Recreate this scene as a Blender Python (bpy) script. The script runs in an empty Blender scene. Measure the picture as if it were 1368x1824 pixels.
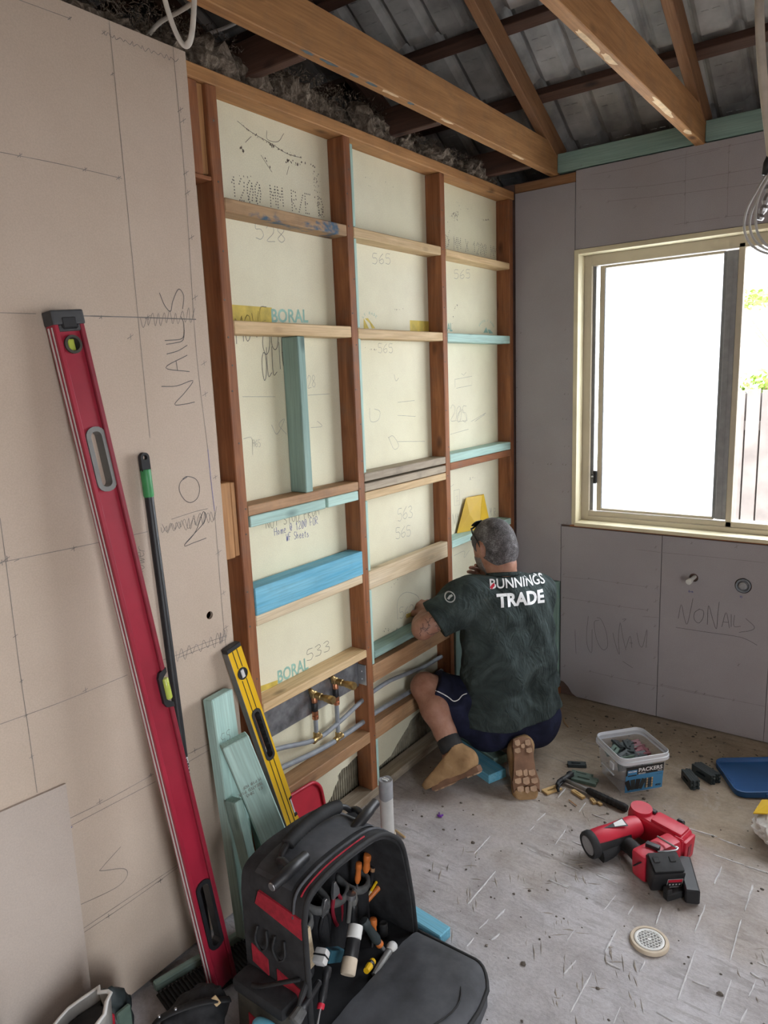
import bpy, bmesh, math, random
import numpy as np
from mathutils import Vector, Matrix, noise
from mathutils.bvhtree import BVHTree

R_ = random.Random(7)
scene = bpy.context.scene
C = scene.collection

# ---------------------------------------------------------------- camera
CAM = Vector((1.57273, -1.43434, 1.60778))
F_PX, CX, CY = 1271.75, 684.0, 912.0
YAW, PITCH, ROLL = 0.6405, -0.1867, -0.0392
_f = Vector((-math.sin(YAW) * math.cos(PITCH), math.cos(YAW) * math.cos(PITCH), math.sin(PITCH)))
_r = _f.cross(Vector((0, 0, 1))).normalized()
_u = _r.cross(_f)
AX_R = _r * math.cos(ROLL) + _u * math.sin(ROLL)
AX_U = _u * math.cos(ROLL) - _r * math.sin(ROLL)
AX_F = _f
cam_data = bpy.data.cameras.new('camera')
cam_data.sensor_fit = 'VERTICAL'
cam_data.sensor_height = 36.0
cam_data.lens = F_PX / 1824.0 * 36.0
cam_data.clip_start = 0.02
cam = bpy.data.objects.new('camera', cam_data)
C.objects.link(cam)
cam.matrix_world = Matrix(((AX_R.x, AX_U.x, -AX_F.x, CAM.x), (AX_R.y, AX_U.y, -AX_F.y, CAM.y),
                           (AX_R.z, AX_U.z, -AX_F.z, CAM.z), (0, 0, 0, 1)))
scene.camera = cam

# ---------------------------------------------------------------- light: overcast sky through window and added doorway
world = bpy.data.worlds.new('sky')
scene.world = world
world.use_nodes = True
_bg = world.node_tree.nodes['Background']
_bg.inputs[0].default_value = (0.90, 0.95, 1.02, 1)
_bg.inputs[1].default_value = 11.0
scene.view_settings.view_transform = 'Standard'
scene.view_settings.look = 'None'
scene.view_settings.gamma = 1.0
scene.view_settings.use_curve_mapping = False
scene.view_settings.exposure = 0.25
scene.cycles.max_bounces = 6
scene.cycles.diffuse_bounces = 3
scene.cycles.glossy_bounces = 2
scene.cycles.transparent_max_bounces = 12
scene.cycles.adaptive_threshold = 0.04
scene.cycles.sample_clamp_indirect = 6.0


def portal(name, loc, rot, sx, sy):
    l = bpy.data.lights.new(name, 'AREA')
    l.shape = 'RECTANGLE'
    l.size, l.size_y = sx, sy
    l.cycles.is_portal = True
    o = bpy.data.objects.new(name, l)
    C.objects.link(o)
    o.location = loc
    o.rotation_euler = rot
    return o


portal('window_daylight', (1.36, 2.0, 1.5), (math.radians(-90), 0, 0), 2.15, 1.25)
portal('added_doorway_daylight', (3.07, -1.575, 1.0), (0, math.radians(90), 0), 2.05, .9)  # unseen doorway, added for fill light from the right


# ---------------------------------------------------------------- helpers
def ray(px, py):
    return AX_F + AX_R * ((px - CX) / F_PX) - AX_U * ((py - CY) / F_PX)


def at(ax, val, px, py):
    """world point seen at photo pixel (px,py) on the plane ax = val"""
    v = ray(px, py)
    i = 'xyz'.index(ax)
    return CAM + v * ((val - CAM[i]) / v[i])


def link(o, parent=None):
    C.objects.link(o)
    if parent is not None:
        o.parent = parent
    return o


def obj(name, bm, material, parent=None, smooth=False, loc=None, rot=None):
    me = bpy.data.meshes.new(name)
    bmesh.ops.recalc_face_normals(bm, faces=bm.faces)
    bm.to_mesh(me)
    bm.free()
    if material is not None:
        ms = material if isinstance(material, (list, tuple)) else [material]
        for m in ms:
            me.materials.append(m)
    if smooth:
        me.shade_smooth()
        if smooth is not True:
            try:
                me.set_sharp_from_angle(angle=math.radians(smooth))
            except Exception:
                pass
    o = bpy.data.objects.new(name, me)
    link(o, parent)
    if loc is not None:
        o.location = loc
    if rot is not None:
        o.rotation_euler = rot
    return o


def tag(o, label, cat, group=None, kind=None):
    if label:
        o['label'] = label
    if cat:
        o['category'] = cat
    if group:
        o['group'] = group
    if kind:
        o['kind'] = kind
    return o


def thing(name, label, cat, loc=(0, 0, 0), rot=None, group=None, matrix=None):
    o = bpy.data.objects.new(name, None)
    o.empty_display_size = 0.05
    C.objects.link(o)
    if matrix is not None:
        o.matrix_world = matrix
    else:
        o.location = loc
        if rot is not None:
            o.rotation_euler = rot
    return tag(o, label, cat, group)


def structure(o):
    o['kind'] = 'structure'
    return o


def NB():
    return bmesh.new()


def frame_from(x=None, y=None, z=None, o=(0, 0, 0)):
    """orthonormal 4x4 with the two given axes (first exact)"""
    if x is not None and z is not None:
        x = Vector(x).normalized(); y = Vector(z).cross(x).normalized(); z = x.cross(y)
    elif x is not None and y is not None:
        x = Vector(x).normalized(); z = x.cross(Vector(y)).normalized(); y = z.cross(x)
    elif z is not None and x is None:
        z = Vector(z).normalized(); x = Vector(y).cross(z).normalized(); y = z.cross(x)
    o = Vector(o)
    return Matrix(((x.x, y.x, z.x, o.x), (x.y, y.y, z.y, o.y), (x.z, y.z, z.z, o.z), (0, 0, 0, 1)))


def box(bm, x0, x1, y0, y1, z0, z1, bev=0.0, seg=1, M=None, mi=0):
    g = bmesh.ops.create_cube(bm, size=1.0)
    vs = g['verts']
    for v in vs:
        v.co = Vector(((x0 + x1) / 2 + v.co.x * (x1 - x0), (y0 + y1) / 2 + v.co.y * (y1 - y0), (z0 + z1) / 2 + v.co.z * (z1 - z0)))
    fs = set(f for v in vs for f in v.link_faces)
    if bev > 0:
        es = list(set(e for v in vs for e in v.link_edges))
        r = bmesh.ops.bevel(bm, geom=es, offset=bev, segments=seg, profile=0.6, affect='EDGES')
        vs = list(set(v for f in r['faces'] for v in f.verts) | set(v for v in vs if v.is_valid))
        fs = set(f for v in vs for f in v.link_faces)
    for f in fs:
        f.material_index = mi
    if M is not None:
        for v in vs:
            v.co = M @ v.co
    return vs


def hexa(bm, pts, bev=0.0, mi=0):
    """box from 8 corners: bottom 4 ccw then top 4"""
    vs = [bm.verts.new(p) for p in pts]
    fs = [bm.faces.new([vs[i] for i in q]) for q in ((3, 2, 1, 0), (4, 5, 6, 7), (0, 1, 5, 4), (1, 2, 6, 5), (2, 3, 7, 6), (3, 0, 4, 7))]
    for f in fs:
        f.material_index = mi
    if bev > 0:
        bmesh.ops.bevel(bm, geom=list(set(e for v in vs for e in v.link_edges)), offset=bev, segments=1, profile=0.6, affect='EDGES')
    return vs


def prism(bm, pts2, h0, h1, M=None, bev=0.0, seg=1, mi=0):
    """extrude a 2D polygon (x,y) from z=h0 to h1"""
    M = M or Matrix()
    n = len(pts2)
    a = [bm.verts.new(Vector((p[0], p[1], h0))) for p in pts2]
    b = [bm.verts.new(Vector((p[0], p[1], h1))) for p in pts2]
    fs = [bm.faces.new(a[::-1]), bm.faces.new(b)]
    for i in range(n):
        fs.append(bm.faces.new((a[i], a[(i + 1) % n], b[(i + 1) % n], b[i])))
    vs = a + b
    if bev > 0:
        es = list(set(fs[0].edges) | set(fs[1].edges))
        r = bmesh.ops.bevel(bm, geom=es, offset=bev, segments=seg, profile=0.6, affect='EDGES')
        vs = list(set(v for f in r['faces'] for v in f.verts) | set(v for v in vs if v.is_valid))
    for f in set(f for v in vs for f in v.link_faces):
        f.material_index = mi
    for v in vs:
        v.co = M @ v.co
    return vs


def rrect(w, h, r, n=4, cx=0, cy=0):
    pts = []
    for sx, sy, a0 in ((1, 1, 0), (-1, 1, 90), (-1, -1, 180), (1, -1, 270)):
        for k in range(n + 1):
            a = math.radians(a0 + 90 * k / n)
            pts.append((cx + sx * (w / 2 - r) + r * math.cos(a), cy + sy * (h / 2 - r) + r * math.sin(a)))
    return pts


def plate_holes(bm, outer, holes, h0, h1, M=None, mi=0):
    """plate with holes: outer/holes are 2D loops, extruded h0..h1 (M maps x,y,h)"""
    M = M or Matrix()
    loops = [outer] + list(holes)
    es = []
    lv = []
    for lp in loops:
        vs = [bm.verts.new(Vector((p[0], p[1], h0))) for p in lp]
        lv.append(vs)
        for i in range(len(vs)):
            es.append(bm.edges.new((vs[i], vs[(i + 1) % len(vs)])))
    r = bmesh.ops.triangle_fill(bm, use_beauty=True, use_dissolve=False, edges=es)
    faces = [g for g in r['geom'] if isinstance(g, bmesh.types.BMFace)]
    vmap = {}
    for vs in lv:
        for v in vs:
            vmap[v] = bm.verts.new(Vector((v.co.x, v.co.y, h1)))
    for f in faces:
        nf = bm.faces.new([vmap[v] for v in f.verts][::-1])
        nf.material_index = mi
        f.material_index = mi
    for vs in lv:
        for i in range(len(vs)):
            a, b = vs[i], vs[(i + 1) % len(vs)]
            bm.faces.new((a, b, vmap[b], vmap[a])).material_index = mi
    for v in list(vmap.keys()) + list(vmap.values()):
        v.co = M @ v.co


def circ(r, n=16, cx=0, cy=0, ry=None):
    return [(cx + r * math.cos(2 * math.pi * k / n), cy + (ry or r) * math.sin(2 * math.pi * k / n)) for k in range(n)]


def tube(bm, pts, rad, n=8, cap=True, mi=0, flat=1.0, upv=None):
    """tube along polyline; rad number or list; flat squashes second axis"""
    pts = [Vector(p) for p in pts]
    rs = rad if isinstance(rad, (list, tuple)) else [rad] * len(pts)
    rings = []
    up = Vector(upv) if upv is not None else None
    prev = None
    for i, p in enumerate(pts):
        if i == 0: t = pts[1] - pts[0]
        elif i == len(pts) - 1: t = pts[-1] - pts[-2]
        else: t = (pts[i + 1] - pts[i]).normalized() + (pts[i] - pts[i - 1]).normalized()
        if t.length < 1e-9: t = Vector((0, 0, 1))
        t.normalize()
        if up is not None: a = up - t * up.dot(t)
        elif prev is not None: a = prev - t * prev.dot(t)
        else: a = (Vector((0, 0, 1)) if abs(t.z) < 0.9 else Vector((1, 0, 0))); a = a - t * a.dot(t)
        if a.length < 1e-6: a = t.orthogonal()
        a.normalize(); prev = a
        b = t.cross(a)
        rings.append([bm.verts.new(p + (a * math.cos(2 * math.pi * k / n) * flat + b * math.sin(2 * math.pi * k / n)) * rs[i]) for k in range(n)])
    fs = []
    for i in range(len(rings) - 1):
        for k in range(n):
            fs.append(bm.faces.new((rings[i][k], rings[i][(k + 1) % n], rings[i + 1][(k + 1) % n], rings[i + 1][k])))
    if cap:
        fs.append(bm.faces.new(rings[0][::-1])); fs.append(bm.faces.new(rings[-1]))
    for f in fs: f.material_index = mi
    return [v for r in rings for v in r]


def lathe(bm, prof, n=20, M=None, mi=0, cap=True):
    """prof: list of (radius, z) revolved around z"""
    M = M or Matrix()
    rings = []
    for r, z in prof:
        rings.append([bm.verts.new(M @ Vector((r * math.cos(2 * math.pi * k / n), r * math.sin(2 * math.pi * k / n), z))) for k in range(n)])
    fs = []
    for i in range(len(rings) - 1):
        for k in range(n):
            fs.append(bm.faces.new((rings[i][k], rings[i][(k + 1) % n], rings[i + 1][(k + 1) % n], rings[i + 1][k])))
    if cap:
        fs.append(bm.faces.new(rings[0][::-1])); fs.append(bm.faces.new(rings[-1]))
    for f in fs: f.material_index = mi
    return [v for r in rings for v in r]


def spline(pts, n=6):
    """Catmull-Rom through pts"""
    P = [Vector(p) for p in pts]
    P = [P[0] * 2 - P[1]] + P + [P[-1] * 2 - P[-2]]
    out = []
    for i in range(1, len(P) - 2):
        for k in range(n):
            t = k / n
            out.append(0.5 * ((2 * P[i]) + (P[i + 1] - P[i - 1]) * t + (2 * P[i - 1] - 5 * P[i] + 4 * P[i + 1] - P[i + 2]) * t * t + (3 * P[i] - P[i - 1] - 3 * P[i + 1] + P[i + 2]) * t ** 3))
    out.append(P[-2])
    return out


def ribbon(bm, pts, w, nrm, lift=0.0, mi=0):
    """flat stroke of width w lying on a surface with normal nrm"""
    nrm = Vector(nrm)
    pts = [Vector(p) + nrm * lift for p in pts]
    L, Rr = [], []
    for i, p in enumerate(pts):
        t = pts[min(i + 1, len(pts) - 1)] - pts[max(i - 1, 0)]
        if t.length < 1e-9: t = Vector((0, 0, 1))
        s = nrm.cross(t).normalized() * (w / 2)
        L.append(bm.verts.new(p + s)); Rr.append(bm.verts.new(p - s))
    for i in range(len(pts) - 1):
        bm.faces.new((L[i], L[i + 1], Rr[i + 1], Rr[i])).material_index = mi


# single-stroke letters on a 0..1 (x) by 0..1 (y) cell
STROKES = {
    'A': [[(0, 0), (.5, 1), (1, 0)], [(.2, .4), (.8, .4)]], 'B': [[(0, 0), (0, 1), (.7, .95), (.75, .6), (0, .52), (.85, .4), (.8, .05), (0, 0)]],
    'C': [[(1, .85), (.6, 1), (.1, .75), (0, .4), (.3, .05), (.7, 0), (1, .15)]], 'D': [[(0, 0), (0, 1), (.6, .9), (1, .5), (.7, .1), (0, 0)]],
    'E': [[(1, 1), (0, 1), (0, 0), (1, 0)], [(0, .5), (.8, .5)]], 'F': [[(1, 1), (0, 1), (0, 0)], [(0, .5), (.8, .5)]],
    'H': [[(0, 0), (0, 1)], [(1, 0), (1, 1)], [(0, .5), (1, .5)]], 'I': [[(.5, 0), (.5, 1)]], 'K': [[(0, 0), (0, 1)], [(.9, 1), (0, .45), (1, 0)]],
    'L': [[(0, 1), (0, 0), (.9, 0)]], 'M': [[(0, 0), (.05, 1), (.5, .4), (.95, 1), (1, 0)]], 'N': [[(0, 0), (.05, 1), (.95, 0), (1, 1)]],
    'O': [[(.5, 1), (.1, .8), (0, .4), (.3, 0), (.75, .1), (1, .5), (.85, .9), (.5, 1)]], 'P': [[(0, 0), (0, 1), (.8, .95), (.9, .6), (0, .5)]],
    'R': [[(0, 0), (0, 1), (.8, .95), (.85, .6), (0, .5), (1, 0)]], 'S': [[(.95, .9), (.5, 1), (.1, .8), (.25, .55), (.8, .4), (.9, .15), (.4, 0), (0, .1)]],
    'T': [[(0, 1), (1, 1)], [(.5, 1), (.5, 0)]], 'U': [[(0, 1), (0, .3), (.35, 0), (.75, .05), (1, .4), (1, 1)]], 'V': [[(0, 1), (.5, 0), (1, 1)]],
    'W': [[(0, 1), (.25, 0), (.5, .7), (.75, 0), (1, 1)]], 'X': [[(0, 0), (1, 1)], [(0, 1), (1, 0)]], 'Y': [[(0, 1), (.5, .5), (1, 1)], [(.5, .5), (.4, 0)]],
    '0': [[(.5, 1), (.1, .8), (0, .4), (.3, 0), (.75, .1), (1, .5), (.85, .9), (.5, 1)], [(.1, .1), (.9, .9)]], '1': [[(.2, .75), (.55, 1), (.55, 0)]],
    '2': [[(.05, .75), (.4, 1), (.9, .85), (.8, .5), (0, 0), (1, 0)]], '3': [[(0, .9), (.6, 1), (.8, .75), (.35, .55), (.9, .35), (.7, .02), (0, .05)]],
    '5': [[(.95, 1), (.2, 1), (.1, .6), (.7, .6), (.95, .3), (.6, 0), (0, .08)]], '6': [[(.85, 1), (.25, .65), (0, .25), (.4, 0), (.9, .2), (.7, .48), (.1, .3)]],
    '8': [[(.5, .5), (.1, .75), (.5, 1), (.9, .78), (.5, .5), (.05, .22), (.5, 0), (.95, .22), (.5, .5)]], '4': [[(.7, 0), (.7, 1), (0, .35), (1, .35)]],
    '9': [[(.9, .7), (.5, .5), (.1, .75), (.5, 1), (.9, .8), (.7, 0)]], '/': [[(0, 0), (1, 1)]], '.': [[(.4, 0), (.5, .05)]], '@': [[(.9, .4), (.5, .6), (.3, .3), (.7, .2), (1, .6), (.5, 1), (0, .5), (.5, 0), (.9, .1)]],
    'm': [[(0, 0), (0, .5), (.3, .55), (.5, 0), (.5, .45), (.85, .55), (1, 0)]], 'e': [[(0, .3), (.8, .35), (.5, .6), (.05, .3), (.4, 0), (.9, .1)]], 'h': [[(0, 0), (0, 1)], [(0, .4), (.5, .55), (.8, 0)]],
    's': [[(.8, .5), (.3, .55), (.2, .35), (.8, .2), (.5, 0), (0, .05)]], 't': [[(.4, .9), (.4, .1), (.8, 0)], [(0, .6), (.9, .6)]], 'o': [[(.4, .55), (0, .3), (.4, 0), (.8, .3), (.4, .55)]],
    'w': [[(0, .5), (.25, 0), (.5, .4), (.75, 0), (1, .55)]], 'r': [[(0, 0), (.05, .5)], [(.05, .35), (.5, .55), (.8, .45)]], 'f': [[(.8, 1), (.4, .9), (.4, 0)], [(0, .5), (.8, .5)]], 'a': [[(.8, .5), (.2, .5), (.1, .1), (.7, .1), (.8, .5), (.9, 0)]],
}


def write(bm, text, org, ex, ey, h, nrm, w=0.002, gap=0.45, asp=0.6, lift=0.0006, jit=0.0, dots=False, rnd=R_, mi=0):
    """single stroke lettering; org lower-left, ex/ey unit vectors"""
    org, ex, ey = Vector(org), Vector(ex), Vector(ey)
    x = 0.0
    for ch in text:
        if ch == ' ':
            x += h * asp * (1 + gap); continue
        jy = rnd.uniform(-jit, jit) * h
        for st in STROKES.get(ch, STROKES.get(ch.upper(), [])):
            pts = [org + ex * (x + (px + rnd.uniform(-jit, jit) * .5) * h * asp) + ey * (py * h + jy + rnd.uniform(-jit, jit) * .3 * h) for px, py in st]
            if len(pts) > 2 and not dots and jit > 0:
                pts = spline(pts, 4)
            if dots:
                for i in range(len(pts) - 1):
                    d = (pts[i + 1] - pts[i]).length
                    k = max(1, int(d / (w * 1.9)))
                    for q in range(k):
                        p = pts[i].lerp(pts[i + 1], q / k)
                        ribbon(bm, [p - ex * w * .5, p + ex * w * .5], w, nrm, lift, mi)
            else:
                ribbon(bm, pts, w, nrm, lift, mi)
        x += h * asp * (1 + gap)
    return x


def text_bm(string, size=1.0, extrude=0.0, spacing=1.0, shear=0.0, offset=0.0):
    """solid lettering as a bmesh in the XY plane, baseline at origin"""
    cu = bpy.data.curves.new('lettering', 'FONT')
    cu.body = string
    cu.size = size
    cu.extrude = extrude
    cu.space_character = spacing
    cu.shear = shear
    cu.offset = offset
    cu.resolution_u = 3
    ob = bpy.data.objects.new('lettering', cu)
    me = bpy.data.meshes.new_from_object(ob)
    bm = bmesh.new()
    bm.from_mesh(me)
    bpy.data.objects.remove(ob)
    bpy.data.curves.remove(cu)
    bpy.data.meshes.remove(me)
    return bm


def place_bm(bm, M):
    for v in bm.verts:
        v.co = M @ v.co
    return bm


# ---------------------------------------------------------------- materials
class NT:
    def __init__(s, name):
        s.m = bpy.data.materials.new(name)
        s.m.use_nodes = True
        s.t = s.m.node_tree
        s.b = s.t.nodes['Principled BSDF']

    def n(s, typ, **kw):
        nd = s.t.nodes.new(typ)
        for k, v in kw.items():
            if k.startswith('i_'):
                nd.inputs[k[2:].replace('_', ' ')].default_value = v
            elif k.isdigit():
                nd.inputs[int(k)].default_value = v
            else:
                setattr(nd, k, v)
        return nd

    def l(s, a, b):
        s.t.links.new(a, b)

    def coord(s, scale=(1, 1, 1), rnd=True, kind='Object'):
        tc = s.n('ShaderNodeTexCoord')
        mp = s.n('ShaderNodeMapping')
        mp.inputs['Scale'].default_value = scale
        s.l(tc.outputs[kind], mp.inputs['Vector'])
        if rnd:
            oi = s.n('ShaderNodeObjectInfo')
            mu = s.n('ShaderNodeMath', operation='MULTIPLY')
            mu.inputs[1].default_value = 37.0
            s.l(oi.outputs['Random'], mu.inputs[0])
            cb = s.n('ShaderNodeCombineXYZ')
            for i in range(3):
                s.l(mu.outputs[0], cb.inputs[i])
            s.l(cb.outputs[0], mp.inputs['Location'])
        return mp.outputs[0]

    def noise(s, vec, scale, detail=4, rough=.55, dist=0.0):
        nd = s.n('ShaderNodeTexNoise')
        nd.inputs['Scale'].default_value = scale
        nd.inputs['Detail'].default_value = detail
        nd.inputs['Roughness'].default_value = rough
        nd.inputs['Distortion'].default_value = dist
        if vec is not None: s.l(vec, nd.inputs['Vector'])
        return nd.outputs['Fac']

    def ramp(s, fac, stops):
        r = s.n('ShaderNodeValToRGB')
        e = r.color_ramp.elements
        while len(e) > 1: e.remove(e[-1])
        e[0].position, e[0].color = stops[0][0], c4(stops[0][1])
        for p, c in stops[1:]:
            k = e.new(p); k.color = c4(c)
        s.l(fac, r.inputs[0])
        return r.outputs[0]

    def mix(s, fac, a, b, mode='MIX'):
        m = s.n('ShaderNodeMix', data_type='RGBA', blend_type=mode)
        if isinstance(fac, (int, float)): m.inputs[0].default_value = fac
        else: s.l(fac, m.inputs[0])
        for i, v in ((6, a), (7, b)):
            if isinstance(v, (tuple, list)): m.inputs[i].default_value = c4(v)
            else: s.l(v, m.inputs[i])
        return m.outputs[2]

    def bump(s, h, strength=.3, dist=.002):
        b = s.n('ShaderNodeBump')
        b.inputs['Strength'].default_value = strength
        b.inputs['Distance'].default_value = dist
        s.l(h, b.inputs['Height'])
        s.l(b.outputs[0], s.b.inputs['Normal'])

    def base(s, c):
        if isinstance(c, (tuple, list)): s.b.inputs['Base Color'].default_value = c4(c)
        else: s.l(c, s.b.inputs['Base Color'])

    def set(s, rough=.6, metal=0.0, spec=None):
        s.b.inputs['Roughness'].default_value = rough
        s.b.inputs['Metallic'].default_value = metal
        if spec is not None: s.b.inputs['Specular IOR Level'].default_value = spec
        return s


def c4(c):
    return tuple(c) if len(c) == 4 else (c[0], c[1], c[2], 1.0)


def srgb(r, g, b):
    return tuple(((x / 255) / 12.92 if x / 255 <= .04045 else ((x / 255 + .055) / 1.055) ** 2.4) for x in (r, g, b))


def plain(name, col, rough=.5, metal=0.0, var=.12, scale=30.0, bump=.08, spec=None):
    """colour with slight procedural variation and fine relief"""
    m = NT(name)
    v = m.coord()
    f = m.noise(v, scale, 5)
    lo = tuple(c * (1 - var) for c in col); hi = tuple(min(1, c * (1 + var)) for c in col)
    m.base(m.ramp(f, [(.3, lo), (.7, hi)]))
    m.set(rough, metal, spec)
    if bump: m.bump(m.noise(v, scale * 6, 3), bump, .001)
    return m.m


def wood(name, light, dark, knots=True, stain=None, rough=.65, grain=1.0, blotch=.0, dirt=0.0):
    """timber: local X is the length"""
    m = NT(name)
    v = m.coord((1.6, 14 * grain, 14 * grain))
    w = m.noise(v, 2.0, 6, .6, .6)
    v2 = m.coord((3.0, 90, 90))
    w2 = m.noise(v2, 2.2, 3)
    col = m.ramp(w, [(.25, dark), (.5, tuple((a + b) / 2 for a, b in zip(light, dark))), (.72, light)])
    fine = m.ramp(w2, [(.3, (.72, .70, .68)), (.65, (1, 1, 1))])
    col = m.mix(.75, col, fine, 'MULTIPLY')
    if knots:
        vk = m.coord((4.0, 9, 9))
        vo = m.n('ShaderNodeTexVoronoi'); vo.inputs['Scale'].default_value = 1.0
        m.l(vk, vo.inputs['Vector'])
        kf = m.ramp(vo.outputs['Distance'], [(.05, (1, 1, 1)), (.16, (0, 0, 0))])
        col = m.mix(kf, col, tuple(c * .45 for c in dark))
    if stain is not None:
        vs = m.coord((3, 6, 6))
        sf = m.ramp(m.noise(vs, 2.2, 4, .6, .4), [(.58, (0, 0, 0)), (.66, (1, 1, 1))])
        col = m.mix(sf, col, stain)
    oi = m.n('ShaderNodeObjectInfo')
    tint = m.ramp(oi.outputs['Random'], [(0, (.86, .86, .87)), (1, (1.0, 1.0, 1.0))])
    col = m.mix(1.0, col, tint, 'MULTIPLY')
    if dirt:
        vd = m.coord((5, 5, 5))
        df = m.ramp(m.noise(vd, 2.5, 5, .65), [(.5, (0, 0, 0)), (.75, (dirt, dirt, dirt))])
        col = m.mix(df, col, (.12, .10, .085))
    m.base(col)
    m.set(rough, spec=.3)
    m.bump(w2, .25, .0015)
    return m.m


MT = {}
MT['red_pine'] = wood('old_red_pine', (.46, .19, .08), (.21, .072, .030), dirt=.35)
MT['pine'] = wood('raw_pine', (.84, .63, .37), (.60, .40, .20))
MT['pine_pale'] = wood('fresh_pine', (.92, .78, .56), (.74, .56, .34))
MT['pine_brown'] = wood('brown_pine', (.60, .37, .20), (.38, .20, .10), dirt=.3)
MT['pine_grey'] = wood('weathered_pine', (.56, .47, .35), (.36, .29, .21), dirt=.4)
MT['pine_bluestain'] = wood('stained_pine', (.54, .36, .20), (.36, .21, .11), stain=(.07, .13, .20), dirt=.3)
MT['teal'] = wood('treated_teal_pine', (.56, .78, .70), (.40, .60, .54))
MT['teal_dark'] = wood('treated_green_pine', (.36, .51, .45), (.24, .37, .325))
MT['blue'] = wood('treated_blue_pine', (.30, .68, .84), (.12, .46, .68), dirt=.15)
MT['joist'] = wood('roof_joist_pine', (.62, .33, .14), (.38, .18, .07), dirt=.25)
MT['joist_raw'] = wood('roof_rafter_pine', (.42, .22, .11), (.24, .115, .055), dirt=.3)
MT['batten'] = wood('old_batten', (.16, .085, .06), (.08, .045, .033))


def gypsum(name, a, b, stain=.25):
    m = NT(name)
    v = m.coord(rnd=False)
    big = m.noise(v, 1.6, 3, .5)
    col = m.ramp(big, [(.3, a), (.7, b)])
    f = m.noise(v, 260, 2)
    col = m.mix(.35, col, m.ramp(f, [(.3, (.75, .75, .75)), (.7, (1, 1, 1))]), 'MULTIPLY')
    st = m.noise(v, 4.0, 5, .65)
    col = m.mix(stain, col, m.ramp(st, [(.35, (.80, .76, .74)), (.6, (1, 1, 1))]), 'MULTIPLY')
    m.base(col)
    m.set(.85, spec=.2)
    m.bump(f, .12, .0006)
    return m.m


MT['gyp'] = gypsum('lining_paper', (.56, .45, .355), (.61, .495, .40))
MT['gyp_shaded'] = gypsum('lining_paper_shaded', (.385, .36, .375), (.43, .40, .415))  # same lining as the left wall, backlit shade mixed into its colour
MT['gyp_core'] = plain('gypsum_core', (.75, .73, .70), .9)
MT['white_board'] = gypsum('cream_board', (.81, .765, .55), (.87, .83, .65), .35)
MT['pencil'] = plain('pencil_graphite', (.075, .07, .07), .6, var=.3, bump=0)
MT['pencil_soft'] = plain('faint_pencil', (.20, .18, .165), .7, var=.35, bump=0)
MT['pencil_white'] = plain('pencil_on_board', (.34, .33, .28), .7, var=.35, bump=0)
MT['ink_blue'] = plain('blue_pen', (.05, .07, .30), .5, bump=0)
MT['ink_print'] = plain('stamp_ink', (.17, .155, .125), .7, var=.4, scale=200, bump=0)
MT['print_green'] = plain('green_print', (.30, .50, .42), .7, var=.2, bump=0)
MT['print_yellow'] = plain('yellow_print', (.62, .47, .085), .7, var=.2, bump=0)
MT['mould'] = plain('mould_specks', (.15, .125, .10), .9, var=.4, bump=0)


def mapr(m, sock, a, b):
    n = m.n('ShaderNodeMapRange'); n.inputs['From Min'].default_value = a; n.inputs['From Max'].default_value = b
    m.l(sock, n.inputs['Value'])
    return n.outputs['Result']


def concrete():
    m = NT('old_concrete_slab')
    v = m.coord(rnd=False)
    big = m.noise(v, 1.3, 4, .6)
    col = m.ramp(big, [(.3, (.38, .34, .305)), (.55, (.47, .44, .42)), (.75, (.56, .54, .53))])
    mid = m.noise(v, 7, 6, .7, .6)
    col = m.mix(.55, col, m.ramp(mid, [(.3, (.55, .52, .49)), (.55, (.98, .97, .96)), (.75, (1.2, 1.2, 1.2))]), 'MULTIPLY')
    gr = m.noise(v, 90, 4, .7)
    col = m.mix(.4, col, m.ramp(gr, [(.3, (.62, .6, .58)), (.6, (1, 1, 1))]), 'MULTIPLY')
    # brown sweepings along the walls, dusty open floor with cool sky light painted in
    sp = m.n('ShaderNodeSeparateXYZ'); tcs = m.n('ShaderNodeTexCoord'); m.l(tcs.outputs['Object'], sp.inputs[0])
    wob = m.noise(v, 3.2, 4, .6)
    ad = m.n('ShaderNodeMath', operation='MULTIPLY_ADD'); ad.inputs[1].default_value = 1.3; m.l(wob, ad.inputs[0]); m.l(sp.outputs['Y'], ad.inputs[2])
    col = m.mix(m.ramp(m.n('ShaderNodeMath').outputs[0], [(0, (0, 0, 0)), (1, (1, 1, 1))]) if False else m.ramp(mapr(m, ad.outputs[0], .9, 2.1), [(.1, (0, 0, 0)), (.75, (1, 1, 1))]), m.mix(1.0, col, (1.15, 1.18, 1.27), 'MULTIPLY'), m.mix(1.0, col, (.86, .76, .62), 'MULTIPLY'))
    # dark trowelled glue residue in streaks
    vs = m.n('ShaderNodeMapping'); vs.inputs['Scale'].default_value = (7, 40, 5); vs.inputs['Rotation'].default_value = (0, 0, math.radians(33))
    tc = m.n('ShaderNodeTexCoord'); m.l(tc.outputs['Object'], vs.inputs['Vector'])
    sk = m.noise(vs.outputs[0], 1.0, 4, .6, .3)
    mask = m.noise(v, 2.6, 3, .6)
    stf = m.mix(1.0, m.ramp(sk, [(.52, (0, 0, 0)), (.60, (1, 1, 1))]), m.ramp(mask, [(.45, (0, 0, 0)), (.62, (1, 1, 1))]), 'MULTIPLY')
    col = m.mix(m.mix(1.0, stf, (.5, .5, .5), 'MULTIPLY'), col, (.19, .165, .14))
    # pale smears of cement dust
    du = m.noise(v, 3.4, 6, .7, .8)
    col = m.mix(m.ramp(du, [(.58, (0, 0, 0)), (.80, (.55, .55, .55))]), col, (.60, .585, .58))
    m.base(col)
    m.set(.9, spec=.2)
    ht = m.mix(.5, mid, sk)
    ht = m.mix(.35, ht, gr)
    m.bump(ht, .8, .009)
    return m.m


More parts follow.
